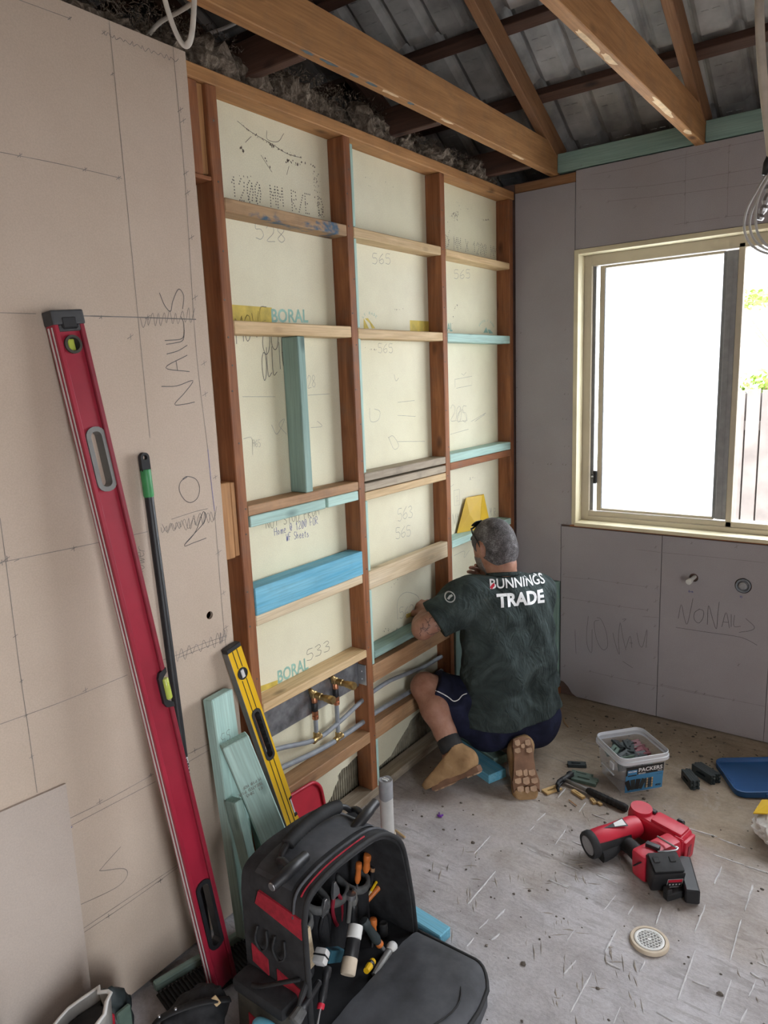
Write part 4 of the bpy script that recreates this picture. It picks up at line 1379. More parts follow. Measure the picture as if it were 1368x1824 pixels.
# plastic waste pipe stub standing out of the slab
t = thing('waste_pipe', 'upright white plastic waste pipe stub with taped grey top standing on the slab', 'pipe', (.208, .345, 0))
bm = NB(); lathe(bm, [(.0235, 0), (.0235, .185), (.0215, .186), (.0215, .05)], 24); obj('pipe_wall', bm, MT['pvc_white'], t, smooth=40)
bm = NB(); lathe(bm, [(.0285, 0), (.0285, .042), (.027, .046), (.0236, .046)], 24); obj('socket', bm, MT['pvc_cream'], t, smooth=40)
bm = NB()
pr = [(.0237, .18), (.0246, .183), (.0246, .245), (.0236, .248), (.012, .246), (.004, .243)]
lathe(bm, pr, 24)
for v in bm.verts:
    if v.co.z > .2: v.co.z += .004 * noise.noise(v.co * 60)
    elif v.co.z < .19: v.co.z += .006 * noise.noise(v.co * 50)
obj('tape_cap', bm, MT['grey_plastic'], t, smooth=60)
bm = NB()
for dy in (-.005, .004): box(bm, -.012, .010, dy, dy + .004, .246, .250)
obj('tape_strip', bm, MT['white_plastic'], t)

# floor waste grate
t = thing('floor_waste', 'round white floor waste with lattice grate set in the slab', 'drain', (1.085, .402, 0), (0, 0, math.radians(25)))
bm = NB(); lathe(bm, [(.0535, .0), (.0535, .006), (.0505, .010), (.0435, .010), (.0415, .005), (.0415, .0)], 40); obj('flange', bm, MT['pvc_cream'], t, smooth=40)
bm = NB(); lathe(bm, [(.0408, .002), (.0408, .0095), (.0395, .0105), (.034, .0105), (.0325, .0095), (.0325, .002)], 40); ring = obj('grate_ring', bm, MT['white_plastic'], t, smooth=40)
bm = NB(); lathe(bm, [(.0325, .0005), (.0325, .0035)], 32); obj('sump', bm, MT['black_matt'], t)
for an in (32, -32):
    for k in range(-3, 4):
        d = k * .0088
        L = math.sqrt(max(0, .0335 ** 2 - d * d))
        bm = NB(); box(bm, -L, L, d - .0011, d + .0011, .005, .0098, M=Matrix.Rotation(math.radians(an), 4, 'Z')); obj('lattice_bar', bm, MT['white_plastic'], ring)
bm = NB(); lathe(bm, [(.005, .005), (.005, .0108), (.002, .0108)], 12); obj('screw_boss', bm, MT['white_plastic'], ring)

# wool insulation heaped on the top plate
bm = NB()
rr = random.Random(9)
def lump(c, r):
    g = bmesh.ops.create_icosphere(bm, subdivisions=3, radius=1.0)
    for v in g['verts']:
        d = v.co.copy()
        k = 1 + .35 * noise.noise(d * 2.2 + Vector(c) * 9) + .30 * noise.noise(d * 6 + Vector(c) * 5) + .16 * noise.noise(d * 15 + Vector(c) * 3)
        v.co = Vector(c) + Vector((d.x * r[0], d.y * r[1], d.z * r[2])) * k
y = -1.4
while y < 1.72:
    h = .085 if y < .9 else .06
    if y < -.12: h = .05
    for k in range(3):
        lump((-.085 - rr.uniform(-.02, .10), y + rr.uniform(-.03, .03), 2.425 + h * rr.uniform(.15, .6)), (rr.uniform(.05, .08), rr.uniform(.05, .085), h * rr.uniform(.6, .95)))
    y += .055
for v in bm.verts:
    if v.co.x > DEP - .03: v.co.z = max(v.co.z, 2.427)
    else: v.co.z = max(v.co.z, 2.39)
for k in range(20000):
    y = rr.uniform(-.3, 1.72); h = .10 if y < .9 else .07
    p = Vector((-.03 - abs(rr.gauss(0, .07)), y, 2.425 + rr.random() ** 1.4 * h * 1.35))
    d = Vector((rr.uniform(-.4, 1), rr.uniform(-1, 1), rr.uniform(-.6, 1))).normalized() * rr.uniform(.006, .022)
    s = d.orthogonal().normalized() * rr.uniform(.0005, .0018)
    bm.faces.new([bm.verts.new(p - s), bm.verts.new(p + s), bm.verts.new(p + d)])
o = tag(obj('wool_insulation', bm, MT['wool']), 'tufted grey brown wool insulation heaped along the top plate of the left wall', 'insulation', kind='stuff')


# cables
def cable(name, pts, r, lab, mat=None, flat=1.0, upv=None, n=8):
    P_ = [Vector(p) for p in pts]
    bm = NB(); tube(bm, [p - P_[0] for p in spline(P_, 8)], r, n, flat=flat, upv=upv)
    return tag(obj(name, bm, mat or MT['cable'], smooth=True, loc=P_[0]), lab, 'cable')


A_ = lambda px, py, x: at('x', x, px, py)
cable('hanging_cable', [A_(286, -40, .20), A_(296, 8, .20), A_(312, 55, .20), A_(326, 79, .20), A_(337, 76, .21), A_(343, 50, .22), A_(346, 0, .22), A_(346, -40, .22)], .0075, 'white flat cable hanging in a loop above the top of the left lining sheet', flat=.45, upv=(1, 0, 0))
cable('hanging_cable', [A_(262, 66, -.06), A_(285, 40, -.02), A_(320, 20, .05), A_(345, 2, .10), A_(380, -40, .15)], .0055, 'thin white cable slanting behind the hanging loop into the dark roof space')
cable('hanging_cable', [A_(345, 75, -.10), A_(368, 62, -.08), A_(400, 50, -.06), A_(425, 38, -.03), A_(470, 10, .0)], .005, 'grey white cable crossing the dark roof space just right of the hanging loop', MT['cable_grey'])
B_ = lambda px, py, y: at('y', y, px, py)
cable('cable_drop', [B_(1352, -60, .95), B_(1354, 60, .95), B_(1360, 150, .95), B_(1370, 240, .95), B_(1376, 300, .95)], .012, 'thick beige cable drop hanging from the roof at the right edge', MT['cable'])
tc = thing('cable_coil', 'coil of white cables taped with silver foil hanging before the window head', 'cable', B_(1372, 300, .95))
o_ = B_(1372, 300, .95)
for k, pts in enumerate(([(1372, 300), (1350, 335), (1330, 375), (1326, 410), (1340, 438), (1372, 452), (1400, 440), (1410, 390)], [(1374, 300), (1356, 340), (1338, 380), (1337, 412), (1352, 436), (1380, 446), (1405, 420)], [(1376, 302), (1352, 350), (1346, 390), (1352, 420), (1372, 440), (1395, 430), (1402, 390)])):
    bm = NB(); tube(bm, [p - o_ for p in spline([B_(a, b, .95 - .012 * k) for a, b in pts], 6)], .0035, 8); obj('cable_loop', bm, MT['cable_grey'], tc, smooth=True)
bm = NB(); tube(bm, [B_(1374, 268, .95) - o_, B_(1368, 290, .95) - o_, B_(1362, 312, .95) - o_], [.006, .012, .008], 10); obj('plug_body', bm, MT['black'], tc, smooth=True)
bm = NB(); tube(bm, [p - o_ for p in spline([B_(1372, 330, .94), B_(1362, 365, .94), B_(1352, 392, .94)], 5)], [.010 + .003 * math.sin(k * 2.2) for k in range(11)], 9); obj('foil_wrap', bm, MT['steel'], tc)


# ================================================================ TOOLS AND MATERIALS
def face_room(t, W, B0, T0):
    """turn a level built in (length, width from its near edge, outwards) into a right-handed frame facing the room"""
    up = (T0 - B0).normalized()
    M = frame_from(x=up, z=(1, 0, 0))
    yv = Vector((M[0][1], M[1][1], M[2][1]))
    M.translation = B0 - yv * W
    t.matrix_world = M
    for o in t.children_recursive:
        bm = bmesh.new(); bm.from_mesh(o.data)
        for v in bm.verts: v.co.y = W - v.co.y
        bmesh.ops.reverse_faces(bm, faces=bm.faces)
        bmesh.ops.recalc_face_normals(bm, faces=bm.faces)
        bm.to_mesh(o.data); bm.free()


# ---- long red spirit level leaning on the lining sheet
B0 = Vector((.2065, -.425, .001)); T0 = Vector((.0475, -.568, 1.772))
Mx = frame_from(x=T0 - B0, y=(0, 1, 0), o=B0)     # local x up the level, y across the face, z out of the wall
LL = (T0 - B0).length
t = thing('spirit_level', 'long red box spirit level leaning against the left lining sheet', 'level', matrix=Mx)
W = .074
slot = lambda s0, s1, w, cy: [(s, y) for s, y in rrect(s1 - s0, w, w * .45, 4, (s0 + s1) / 2, cy)]
holes = [slot(1.385, 1.522, .036, .040), slot(.135, .325, .036, .040), circ(.0165, 22, 1.715, .038)]
bm = NB(); plate_holes(bm, [(.012, .010), (LL - .03, .010), (LL - .03, W - .010), (.912, W - .010), (.906, W - .022), (.829, W - .022), (.823, W - .010), (.012, W - .010)], holes, -.026, -.008)
obj('web', bm, MT['red_paint'], t)
bm = NB(); box(bm, .0, LL - .022, .0, .012, -.034, 0, .002); obj('flange', bm, MT['red_paint'], t)
bm = NB(); box(bm, .0, .822, W - .012, W, -.034, 0, .002); box(bm, .913, LL - .022, W - .012, W, -.034, 0, .002); box(bm, .82, .915, W - .012, W, -.034, -.020); obj('flange', bm, MT['red_dark'], t)
bm = NB(); box(bm, .01, LL - .03, -.0012, .001, -.012, -.008); obj('edge_stripe', bm, MT['silver'], t)
bm = NB(); box(bm, .01, LL - .03, -.0012, .001, -.027, -.0215); obj('edge_stripe', bm, MT['silver'], t)
bm = NB(); box(bm, LL - .026, LL + .006, -.002, W + .002, -.036, .003, .004, 2); box(bm, LL - .04, LL - .024, .010, W - .010, -.03, .0, .003)
cap = obj('end_cap', bm, plain('dark_grey_rubber', (.055, .055, .057), .6), t); bm = NB(); box(bm, LL - .036, LL - .008, .018, W - .018, -.002, .0045, .004); obj('cap_slot', bm, MT['black'], cap)
for s0, s1 in ((1.385, 1.522), (.135, .325)):
    bm = NB(); plate_holes(bm, slot(s0 - .007, s1 + .007, .050, .040), [slot(s0 + .004, s1 - .004, .027, .040)], -.032, -.003); obj('hand_grip', bm, MT['black'] if s0 < 1 else MT['grey_alu'], t)
bm = NB(); plate_holes(bm, circ(.0205, 24, 1.715, .038), [circ(.0145, 24, 1.715, .038)], -.03, -.002); vr = obj('vial_ring', bm, MT['olive'], t)
bm = NB(); box(bm, 1.702, 1.728, .030, .046, -.024, -.010, .003, 2); obj('vial', bm, MT['vial'], vr)
bm = NB(); plate_holes(bm, [(.815, W + .001), (.822, W - .020), (.834, W - .026), (.901, W - .026), (.913, W - .020), (.920, W + .001), (.908, W + .001), (.897, W - .013), (.838, W - .013), (.827, W + .001)], [], -.032, .001); vh = obj('vial_holder', bm, MT['black'], t)
bm = NB(); lathe(bm, [(.007, .84), (.0088, .843), (.0088, .892), (.007, .895)], 14, Matrix.Translation((0, W - .008, -.001)) @ Matrix.Rotation(math.radians(90), 4, 'Y')); obj('vial', bm, MT['vial'], vh, smooth=40)
face_room(t, W, B0, T0)

# ---- short yellow level
B0 = Vector((.128, .020, .001)); T0 = Vector((.0385, -.156, .853))
Mx = frame_from(x=T0 - B0, y=(0, 1, 0), o=B0); LL = (T0 - B0).length; W = .052
t = thing('spirit_level', 'yellow spirit level leaning on the timber frame behind the tool bag', 'level', matrix=Mx)
holes = [slot(.49, .655, .028, W * .5)]
bm = NB(); plate_holes(bm, [(.0, .0), (LL - .012, .0), (LL - .012, W), (.33, W), (.325, W - .012), (.255, W - .012), (.25, W), (.0, W)], holes, -.022, 0); obj('box_section', bm, MT['yellow_paint'], t)
bm = NB(); box(bm, .0, LL - .012, -.0015, .0, -.0235, .0); obj('milled_edge', bm, MT['grey_alu'], t)
for y in (W * .30, W * .62):
    bm = NB(); box(bm, .0, .487, y, y + .0022, -.0005, .0008); box(bm, .657, .765, y, y + .0022, -.0005, .0008); box(bm, .805, LL - .012, y, y + .0022, -.0005, .0008); obj('groove_line', bm, MT['black'], t)
bm = NB(); box(bm, LL - .012, LL + .002, -.002, W + .001, -.024, .001, .002); obj('end_cap', bm, MT['black'], t)
bm = NB(); plate_holes(bm, slot(.483, .662, .036, W * .5), [slot(.493, .652, .020, W * .5)], -.024, .002)
for k in range(6):
    lathe(bm, [(.004, -.02), (.0065, -.012), (.0065, -.004), (.004, .001)], 10, Matrix.Translation((.51 + k * .025, W * .5 + .012, 0)))
obj('hand_grip', bm, MT['black_matt'], t)
bm = NB(); lathe(bm, [(.0165, -.002), (.0185, .0), (.0185, .002), (.0165, .003), (.0155, .0005)], 24, Matrix.Translation((.785, W * .5, 0))); vr = obj('vial_ring', bm, MT['black_matt'], t, smooth=40)
bm = NB(); box(bm, .772, .798, W * .5 - .006, W * .5 + .006, -.001, .004, .003, 2, M=None); obj('vial', bm, MT['silver'], vr)
bm = NB(); box(bm, .254, .264, W - .014, W + .001, -.022, .001, .002); box(bm, .318, .328, W - .014, W + .001, -.022, .001, .002); box(bm, .256, .326, W - .0135, W - .0105, -.021, .0, .0005); vh = obj('vial_holder', bm, MT['black'], t)
bm = NB(); box(bm, .264, .318, W - .011, W - .002, -.018, -.003, .003, 2); obj('vial', bm, MT['silver'], vh)
face_room(t, W, B0, T0)

# ---- black pole with green sleeve
B0 = Vector((.085, -.347, .002)); T0 = Vector((.0275, -.3585, 1.445))
Mx = frame_from(z=T0 - B0, y=(0, 1, 0), o=B0); LL = (T0 - B0).length
t = thing('broom_pole', 'black pole with green sleeve and hanging eye leaning beside the red level', 'pole', matrix=Mx)
bm = NB(); lathe(bm, [(.0105, .0), (.0115, .01), (.0115, LL - .11), (.0105, LL - .105)], 18); obj('shaft', bm, MT['black'], t, smooth=40)
bm = NB(); lathe(bm, [(.0118, LL - .112), (.0132, LL - .108), (.0132, LL - .045), (.0122, LL - .042)], 18); obj('green_sleeve', bm, plain('green_plastic', (.045, .27, .085), .45), t, smooth=40)
bm = NB(); plate_holes(bm, [(-.0125, LL - .046), (.0125, LL - .046)] + [(.0125 * math.cos(a), LL - .012 + .0125 * math.sin(a)) for a in [math.pi * k / 10 for k in range(11)]], [circ(.0062, 14, 0, LL - .012)], -.006, .006, Matrix(((0, 0, 1, 0), (1, 0, 0, 0), (0, 1, 0, 0), (0, 0, 0, 1)))); obj('hanging_eye', bm, MT['black_matt'], t)
bm = text_bm('OATES', .021, offset=.0006)
place_bm(bm, Matrix(((0, 0, 0, .0122), (0, -1, 0, .010), (1, 0, 0, .56), (0, 0, 0, 1))))
for v in bm.verts:
    a = v.co.y / .0121; v.co.x = .0121 * math.cos(a - .35); v.co.y = .0121 * math.sin(a - .35)
obj('printed_name', bm, MT['silver'], t)


# ---- loose timber leaning by the wall
def plank(p0, p1, w, h, up, mat, lab, cat='timber', name='timber_offcut', stamp=None):
    p0, p1 = Vector(p0), Vector(p1)
    L = (p1 - p0).length
    bm = NB(); box(bm, 0, L, -w / 2, w / 2, -h / 2, h / 2, .003)
    o = obj(name, bm, mat); o.matrix_world = frame_from(x=p1 - p0, z=up, o=p0)
    tag(o, lab, cat)
    if stamp:
        sm = NB()
        for k, (sx, sy, hh, txt) in enumerate(stamp):
            write(sm, txt, (sx, sy, h / 2), (0, 1, 0), (-1, 0, 0), hh, (0, 0, 1), .0014, .3, .6, .0004)
        obj('stamped_print', sm, MT['ink_print'], o)
    return o


plank((.110, -.215, .0195), (.043, -.205, .742), .090, .035, (1, .15, .05), MT['teal'], 'tallest of the teal treated timber offcuts leaning by the yellow level', stamp=[(.62, -.01, .03, 'S5')])
plank((.232, -.098, .022), (.116, -.222, .630), .078, .038, (1, -.55, .25), MT['teal'], 'teal treated timber offcut with stamped print leaning over the other offcuts', stamp=[(.50, -.025, .008, 'MGP10 H2F'), (.487, -.025, .008, 'TREATED PINE'), (.474, -.02, .008, 'F17 2045')])
plank((.188, -.222, .022), (.121, -.245, .46), .030, .045, (1, 0, .1), MT['teal_dark'], 'thin short teal offcut wedged between the two leaning offcuts')
plank((.140, -.130, .020), (.086, -.136, .36), .035, .040, (1, 0, .1), MT['teal_dark'], 'shortest teal offcut with dirty end standing behind the leaning offcuts')
plank((.040, -.50, .012), (.108, -.195, .012), .022, .024, (0, 0, 1), MT['teal'], 'thin teal strip lying on the slab at the foot of the lining sheet')
# blue and teal boards lying on the slab
plank((.36, .108, .018), (.605, .080, .018), .050, .034, (0, 0, 1), MT['blue'], 'light blue treated timber lying on the slab beside the tool bag')
plank((.06, 1.02, .020), (.345, .905, .020), .09, .038, (0, 0, 1), MT['blue'], 'blue treated timber lying on the slab under the kneeling worker', name='treated_timber')
plank((.06, 1.12, .020), (.30, 1.02, .020), .07, .038, (0, 0, 1), MT['teal_dark'], 'dull teal timber lying on the slab behind the blue one under the worker', name='treated_timber')
# ribbed black mat
t = thing('rubber_mat', 'black ribbed rubber mat lying on the slab behind the red level', 'mat', (.058, -.51, 0), (0, 0, math.radians(-12)))
bm = NB(); box(bm, 0, .11, 0, .30, .001, .006, .002); obj('backing', bm, MT['black_matt'], t)
bm = NB()
for k in range(27): box(bm, .0, .11, .006 + k * .011, .011 + k * .011, .005, .012, .001)
obj('ribs', bm, MT['black_matt'], t)
# small sheet of board leaning in the corner of the view
bm = NB(); Mx = frame_from(x=(0, 1, -.055), y=(-.075, .0, 1), o=(.0715, -.688 - .62, .03))
prism(bm, [(0, 0), (.62, 0), (.615, .695), (0, .70)], -.010, 0, Mx)
tag(obj('plasterboard_offcut', bm, [MT['gyp_shaded'] if False else gypsum('offcut_paper', (.50, .42, .36), (.54, .46, .40))]), 'pale plasterboard offcut leaning on the left lining sheet at the lower left', 'board')
bm = NB()
for a, b in (((.615, .0), (.615, .695)),):
    pass
# yellow folded sheet on the teal nogging
t = thing('folded_plastic', 'yellow folded plastic sheet standing on the teal nogging behind the worker head', 'plastic sheet', (-.035, 1.42, .8965))
bm = NB()
pts = [(-.024, -.118, 0), (.022, .01, 0), (.012, .135, 0), (-.026, .14, .0), (-.014, .122, .146), (.010, .060, .150), (-.020, -.034, .152), (-.002, -.038, .078)]
vs = [bm.verts.new(Vector(p)) for p in pts]
for q in ((0, 1, 7), (1, 2, 4), (1, 4, 5), (1, 5, 7), (7, 5, 6), (0, 7, 6), (0, 6, 3), (6, 4, 3), (6, 5, 4), (2, 3, 4), (0, 3, 2, 1)): bm.faces.new([vs[i] for i in q])
obj('folded_sheet', bm, MT['yellow_sheet'], t)

# ---- red dustpan standing behind the bag
Mx = frame_from(x=(0, 1, -.06), y=(-.26, .0, 1), o=(.085, .085, .004))
t = thing('dustpan', 'red plastic dustpan with rounded lip standing behind the tool bag', 'dustpan', matrix=Mx)
pan = rrect(.225, .27, .045, 6, 0, .135)
bm = NB(); prism(bm, pan, -.004, 0, None, .001); obj('pan_sheet', bm, MT['red_plastic'], t, smooth=40)
bm = NB(); tube(bm, [(a, b, .004) for a, b in pan] + [(pan[0][0], pan[0][1], .004)], .006, 7, cap=False); obj('raised_lip', bm, MT['red_plastic'], t, smooth=True)
bm = NB(); tube(bm, [(-.07, .02, .002), (-.055, .20, .002), (-.03, .255, .002)], .004, 7); obj('pan_rib', bm, MT['red_plastic'], t, smooth=True)

# ---- tool bag
BG = thing('tool_bag', 'open black canvas tool bag with red trim and carry handle, full of hand tools', 'bag', (.322, -.41, 0))
OUT = [(0.0, 0.0), (0.0, .375), (.014, .428), (.06, .447), (.145, .452), (.285, .437), (.36, .392), (.405, .325), (.44, .15), (.455, 0.0)]
OUTS = [(0, 0), (0, .2)] + [(p.x, p.y) for p in spline([Vector((a, b, 0)) for a, b in OUT[1:-1]], 4)] + [(.455, 0)]
DX = .208
yc, zc_ = .228, .2


def inset(o, d):
    return [(yc + (a - yc) * (1 - d / .23), zc_ + (b - zc_) * (1 - d / .23) if b > .001 else b + d * .6) for a, b in o]


MY = Matrix(((0, 0, 1, 0), (1, 0, 0, 0), (0, 1, 0, 0), (0, 0, 0, 1)))
bm = NB()
INN = inset(OUTS, .016)
n = len(OUTS)
ra = [bm.verts.new((0.0, a, b)) for a, b in OUTS]; rb = [bm.verts.new((DX, a, b)) for a, b in OUTS]
rc = [bm.verts.new((DX, a, b)) for a, b in INN]; rd = [bm.verts.new((.02, a, b)) for a, b in INN]
for p, q in ((ra, rb), (rb, rc), (rc, rd)):
    for k in range(n): bm.faces.new((p[k], p[(k + 1) % n], q[(k + 1) % n], q[k]))
bm.faces.new(ra[::-1]); bm.faces.new(rd)
for v in bm.verts:
    v.co += Vector((.004 * noise.noise(v.co * 9), .004 * noise.noise(v.co * 8 + Vector((3, 0, 0))), .0 if v.co.z < .02 else .003 * noise.noise(v.co * 7)))
shell = obj('canvas_shell', bm, MT['bag_fabric'], BG, smooth=35)
bm = NB(); tube(bm, [(DX + .001, a, b) for a, b in inset(OUTS, .003)], .0065, 8); obj('rim_piping', bm, MT['black_matt'], BG, smooth=True)
bm = NB(); tube(bm, [(DX - .03, a, b) for a, b in inset(OUTS, -.001)[2:-6]], .004, 6); obj('zip_line', bm, MT['bag_grey'], BG, smooth=True)
bm = NB(); tube(bm, [(DX - .014, a, b + .001) for a, b in inset(OUTS, -.001)[6:-14]], .0022, 6); obj('red_piping', bm, MT['red_fabric'], BG, smooth=True)
# dusty top panel
bm = NB()
top = [p for p in OUTS if p[1] > .395 and p[0] > .012]
for (a, b), (c, d) in zip(top, top[1:]):
    bm.faces.new([bm.verts.new(q) for q in ((.04, a, b + .003), (DX - .045, a, b + .003), (DX - .045, c, d + .003), (.04, c, d + .003))])
obj('top_panel', bm, MT['bag_grey'], BG)
# red and black bands on the near side
for q in (((.05, .36), (.203, .33), (.203, .385), (.065, .40)), ((.025, .185), (.08, .17), (.08, .215), (.025, .235)), ((.11, .165), (.195, .13), (.195, .185), (.11, .205))):
    bm = NB(); prism(bm, q, -.003, .003, Matrix(((1, 0, 0, 0), (0, 0, 1, 0), (0, 1, 0, 0), (0, 0, 0, 1)))); obj('red_band', bm, MT['red_fabric'], BG)
for x in (.07, .13):
    bm = NB(); tube(bm, spline([(x - .015, -.004, .30), (x - .02, -.010, .265), (x, -.012, .245), (x + .02, -.010, .265), (x + .015, -.004, .30)], 5), .004, 6, flat=.6); obj('web_loop', bm, MT['black_matt'], BG, smooth=True)
# side pouch with flap
bm = NB(); vs = box(bm, .01, .175, -.055, .0, .004, .155, .022, 3)
for v in bm.verts: v.co.y += .006 * noise.noise(v.co * 14)
pouch = obj('side_pouch', bm, MT['olive'], BG, smooth=50)
bm = NB(); box(bm, .006, .179, -.060, .0, .135, .172, .012, 2); obj('pouch_flap', bm, MT['bag_fabric'], pouch, smooth=50)
bm = NB(); prism(bm, [(.06, .03), (.168, .015), (.168, .07), (.06, .10)], -.003, .003, Matrix(((1, 0, 0, 0), (0, 0, 1, -.056), (0, 1, 0, 0), (0, 0, 0, 1)))); obj('red_band', bm, MT['red_fabric'], pouch)
bm = NB(); tube(bm, spline([(.19, -.003, .22), (.15, -.03, .21), (.08, -.045, .175), (.02, -.04, .16)], 5), .007, 6, flat=.4); obj('strap', bm, MT['black_matt'], BG, smooth=True)
# far side red strap
bm = NB(); hexa(bm, [(.10, .455, .02), (.16, .455, .02), (.16, .463, .02), (.10, .463, .02), (.10, .436, .19), (.16, .436, .19), (.16, .444, .19), (.10, .444, .19)]); obj('red_band', bm, MT['red_fabric'], BG)
# carry handle with ribbed grip, two pivots
g = [Vector((.085, .06, .452)), Vector((.080, .075, .466)), Vector((.075, .12, .478)), Vector((.075, .20, .484)), Vector((.075, .27, .474)), Vector((.080, .31, .458)), Vector((.085, .33, .438))]
gs = spline(g, 8)
bm = NB(); tube(bm, gs, .008, 10); hd = obj('carry_handle', bm, MT['black'], BG, smooth=True)
bm = NB(); mid = gs[12:-12]; fine = []
for a, b in zip(mid, mid[1:]): fine += [a, a.lerp(b, .5)]
tube(bm, fine, [.0185 if k % 2 else .0145 for k in range(len(fine))], 12); obj('ribbed_grip', bm, MT['black_matt'], hd, smooth=True)
for y0 in (.055, .34):
    bm = NB(); zz = .457 if y0 < .2 else .437
    lathe(bm, [(.011, -.06), (.0135, -.057), (.0135, -.03), (.015, -.028), (.015, .028), (.0135, .03), (.0135, .057), (.011, .06)], 16, Matrix.Translation((.140, y0 - .02, zz + .006)) @ Matrix.Rotation(math.radians(-90 + (4 if y0 < .2 else 14)), 4, 'X')); pv = obj('pivot_bolt', bm, MT['black'], hd, smooth=40)
    bm = NB(); lathe(bm, [(.0095, -.0625), (.0105, -.061), (.0105, -.0595)], 14, Matrix.Translation((.140, y0 - .02, zz + .006)) @ Matrix.Rotation(math.radians(-90 + (4 if y0 < .2 else 14)), 4, 'X')); obj('bolt_end', bm, MT['steel'], pv)
    bm = NB(); tube(bm, spline([(.085, y0, zz - .002), (.11, y0 - .010, zz + .012), (.14, y0 - .018, zz + .008)], 5), .009, 8); obj('hinge_arm', bm, MT['black'], hd, smooth=True)
# front flap laid open on the floor
bm = NB()
NXF, NYF = 18, 18
gt, gb = [], []
for i in range(NXF + 1):
    rt, rl = [], []
    for j in range(NYF + 1):
        u, v = i / NXF, j / NYF
        wv = 1 - .30 * max(0, (u - .72) / .28) ** 2
        yy = .225 + (v - .5) * .455 * wv - .02 * u
        xx = DX + .005 + u * .285 - .03 * max(0, abs(v - .5) * 2 - .6) * u
        ed = min(1, 6 * min(v, 1 - v)) * min(1, 6 * (1 - u)) ** .6
        zt = .030 + .022 * u + (.018 + .014 * math.sin(u * 3.1)) * ed ** .5 + .006 * noise.noise((xx * 9, yy * 9, 1)) * ed + .004 * noise.noise((xx * 25, yy * 25, 1)) * ed
        rt.append(bm.verts.new((xx, yy, zt))); rl.append(bm.verts.new((xx, yy, .004 + .010 * u * 0)))
    gt.append(rt); gb.append(rl)
for i in range(NXF):
    for j in range(NYF):
        bm.faces.new((gt[i][j], gt[i + 1][j], gt[i + 1][j + 1], gt[i][j + 1])); bm.faces.new((gb[i][j], gb[i][j + 1], gb[i + 1][j + 1], gb[i + 1][j]))
for j in range(NYF):
    bm.faces.new((gt[NXF][j], gb[NXF][j], gb[NXF][j + 1], gt[NXF][j + 1])); bm.faces.new((gt[0][j], gt[0][j + 1], gb[0][j + 1], gb[0][j]))
for i in range(NXF):
    bm.faces.new((gt[i][0], gb[i][0], gb[i + 1][0], gt[i + 1][0])); bm.faces.new((gt[i][NYF], gt[i + 1][NYF], gb[i + 1][NYF], gb[i][NYF]))
edge_pts = [gt[i][0].co.copy() for i in range(NXF + 1)] + [gt[NXF][j].co.copy() for j in range(1, NYF + 1)] + [gt[i][NYF].co.copy() for i in range(NXF - 1, -1, -1)]
flap = obj('front_flap', bm, MT['bag_grey'], BG, smooth=50)
bm = NB(); tube(bm, edge_pts, .006, 7); obj('flap_piping', bm, MT['black_matt'], flap, smooth=True)
bm = NB(); tube(bm, spline([(DX + .10, .05, .062), (DX + .20, .13, .075), (DX + .25, .26, .076), (DX + .20, .36, .07)], 6), .0022, 6); obj('flap_seam', bm, MT['black_matt'], flap, smooth=True)
# inside: back pocket panel with grey bound pockets
bm = NB(); box(bm, .028, .034, .025, .425, .01, .38); obj('pocket_panel', bm, MT['bag_inside'], BG)
for y, z, w in ((.05, .19, .07), (.13, .23, .07), (.20, .24, .065), (.27, .22, .09), (.37, .19, .075)):
    bm = NB()
    pts = [(.034, y - w / 2, z), (.078, y - w / 2 + .008, z - .012), (.092, y, z - .018), (.078, y + w / 2 - .008, z - .012), (.034, y + w / 2, z)]
    sp = spline(pts, 4)
    for a, b in zip(sp, sp[1:]):
        bm.faces.new([bm.verts.new(q) for q in (a, b, b - Vector((0, 0, .15)), a - Vector((0, 0, .15)))])
    pk = obj('tool_pocket', bm, MT['bag_inside'], BG)
    bm = NB(); tube(bm, sp, .0075, 6, flat=1.9, upv=(0, 0, 1)); obj('pocket_binding', bm, MT['bag_trim'], pk, smooth=True)
bm = NB(); box(bm, .02, DX, .012, .44, .004, .03, .004); obj('base_board', bm, MT['bag_inside'], BG)

# ---- hand tools in the bag (each one its own thing)
KT = crop(430, 1440, 4.275)


def stick(name, lab, cat, a, b, xa, xb, parts):
    """tool along the line a (top) -> b; parts: (part name, material, profile [(r, s)], n) with s measured from the top"""
    pa, pb = at('x', xa, *KT(*a)), at('x', xb, *KT(*b))
    M = frame_from(z=pb - pa, y=(0, 1, .01), o=pa)
    t = thing(name, lab, cat, matrix=M)
    for pn, m, pr, n in parts:
        bm = NB(); lathe(bm, pr, n); obj(pn, bm, m, t, smooth=35)
    return t


hndl = lambda r, L: [(r * .4, 0), (r * .9, .002), (r, .008), (r, .02), (r * .8, .026), (r * .85, L * .5), (r, L * .8), (r * .6, L)]
OR, BK, SS = MT['orange'], MT['black'], MT['steel']
stick('screwdriver', 'screwdriver with bright orange ring top in the middle back pocket', 'screwdriver', (895, 412), (878, 620), .42, .405, [('orange_handle', OR, hndl(.0095, .07), 12), ('shank', SS, [(.003, .07), (.003, .16)], 8)])
stick('screwdriver', 'dark orange handled screwdriver furthest up in the bag', 'screwdriver', (960, 345), (940, 560), .40, .39, [('orange_handle', MT['packer_tan'] if False else OR, hndl(.012, .06), 12), ('shank', SS, [(.003, .06), (.003, .16)], 8)])
stick('screwdriver', 'slim black screwdriver with brown end between the orange ones', 'screwdriver', (1002, 440), (985, 590), .41, .40, [('dark_handle', BK, hndl(.007, .06), 10), ('end_cap', MT['pine_brown'], [(.0072, .004), (.0074, .006), (.0074, .014), (.0072, .016)], 10), ('shank', SS, [(.002, .06), (.002, .13)], 6)])
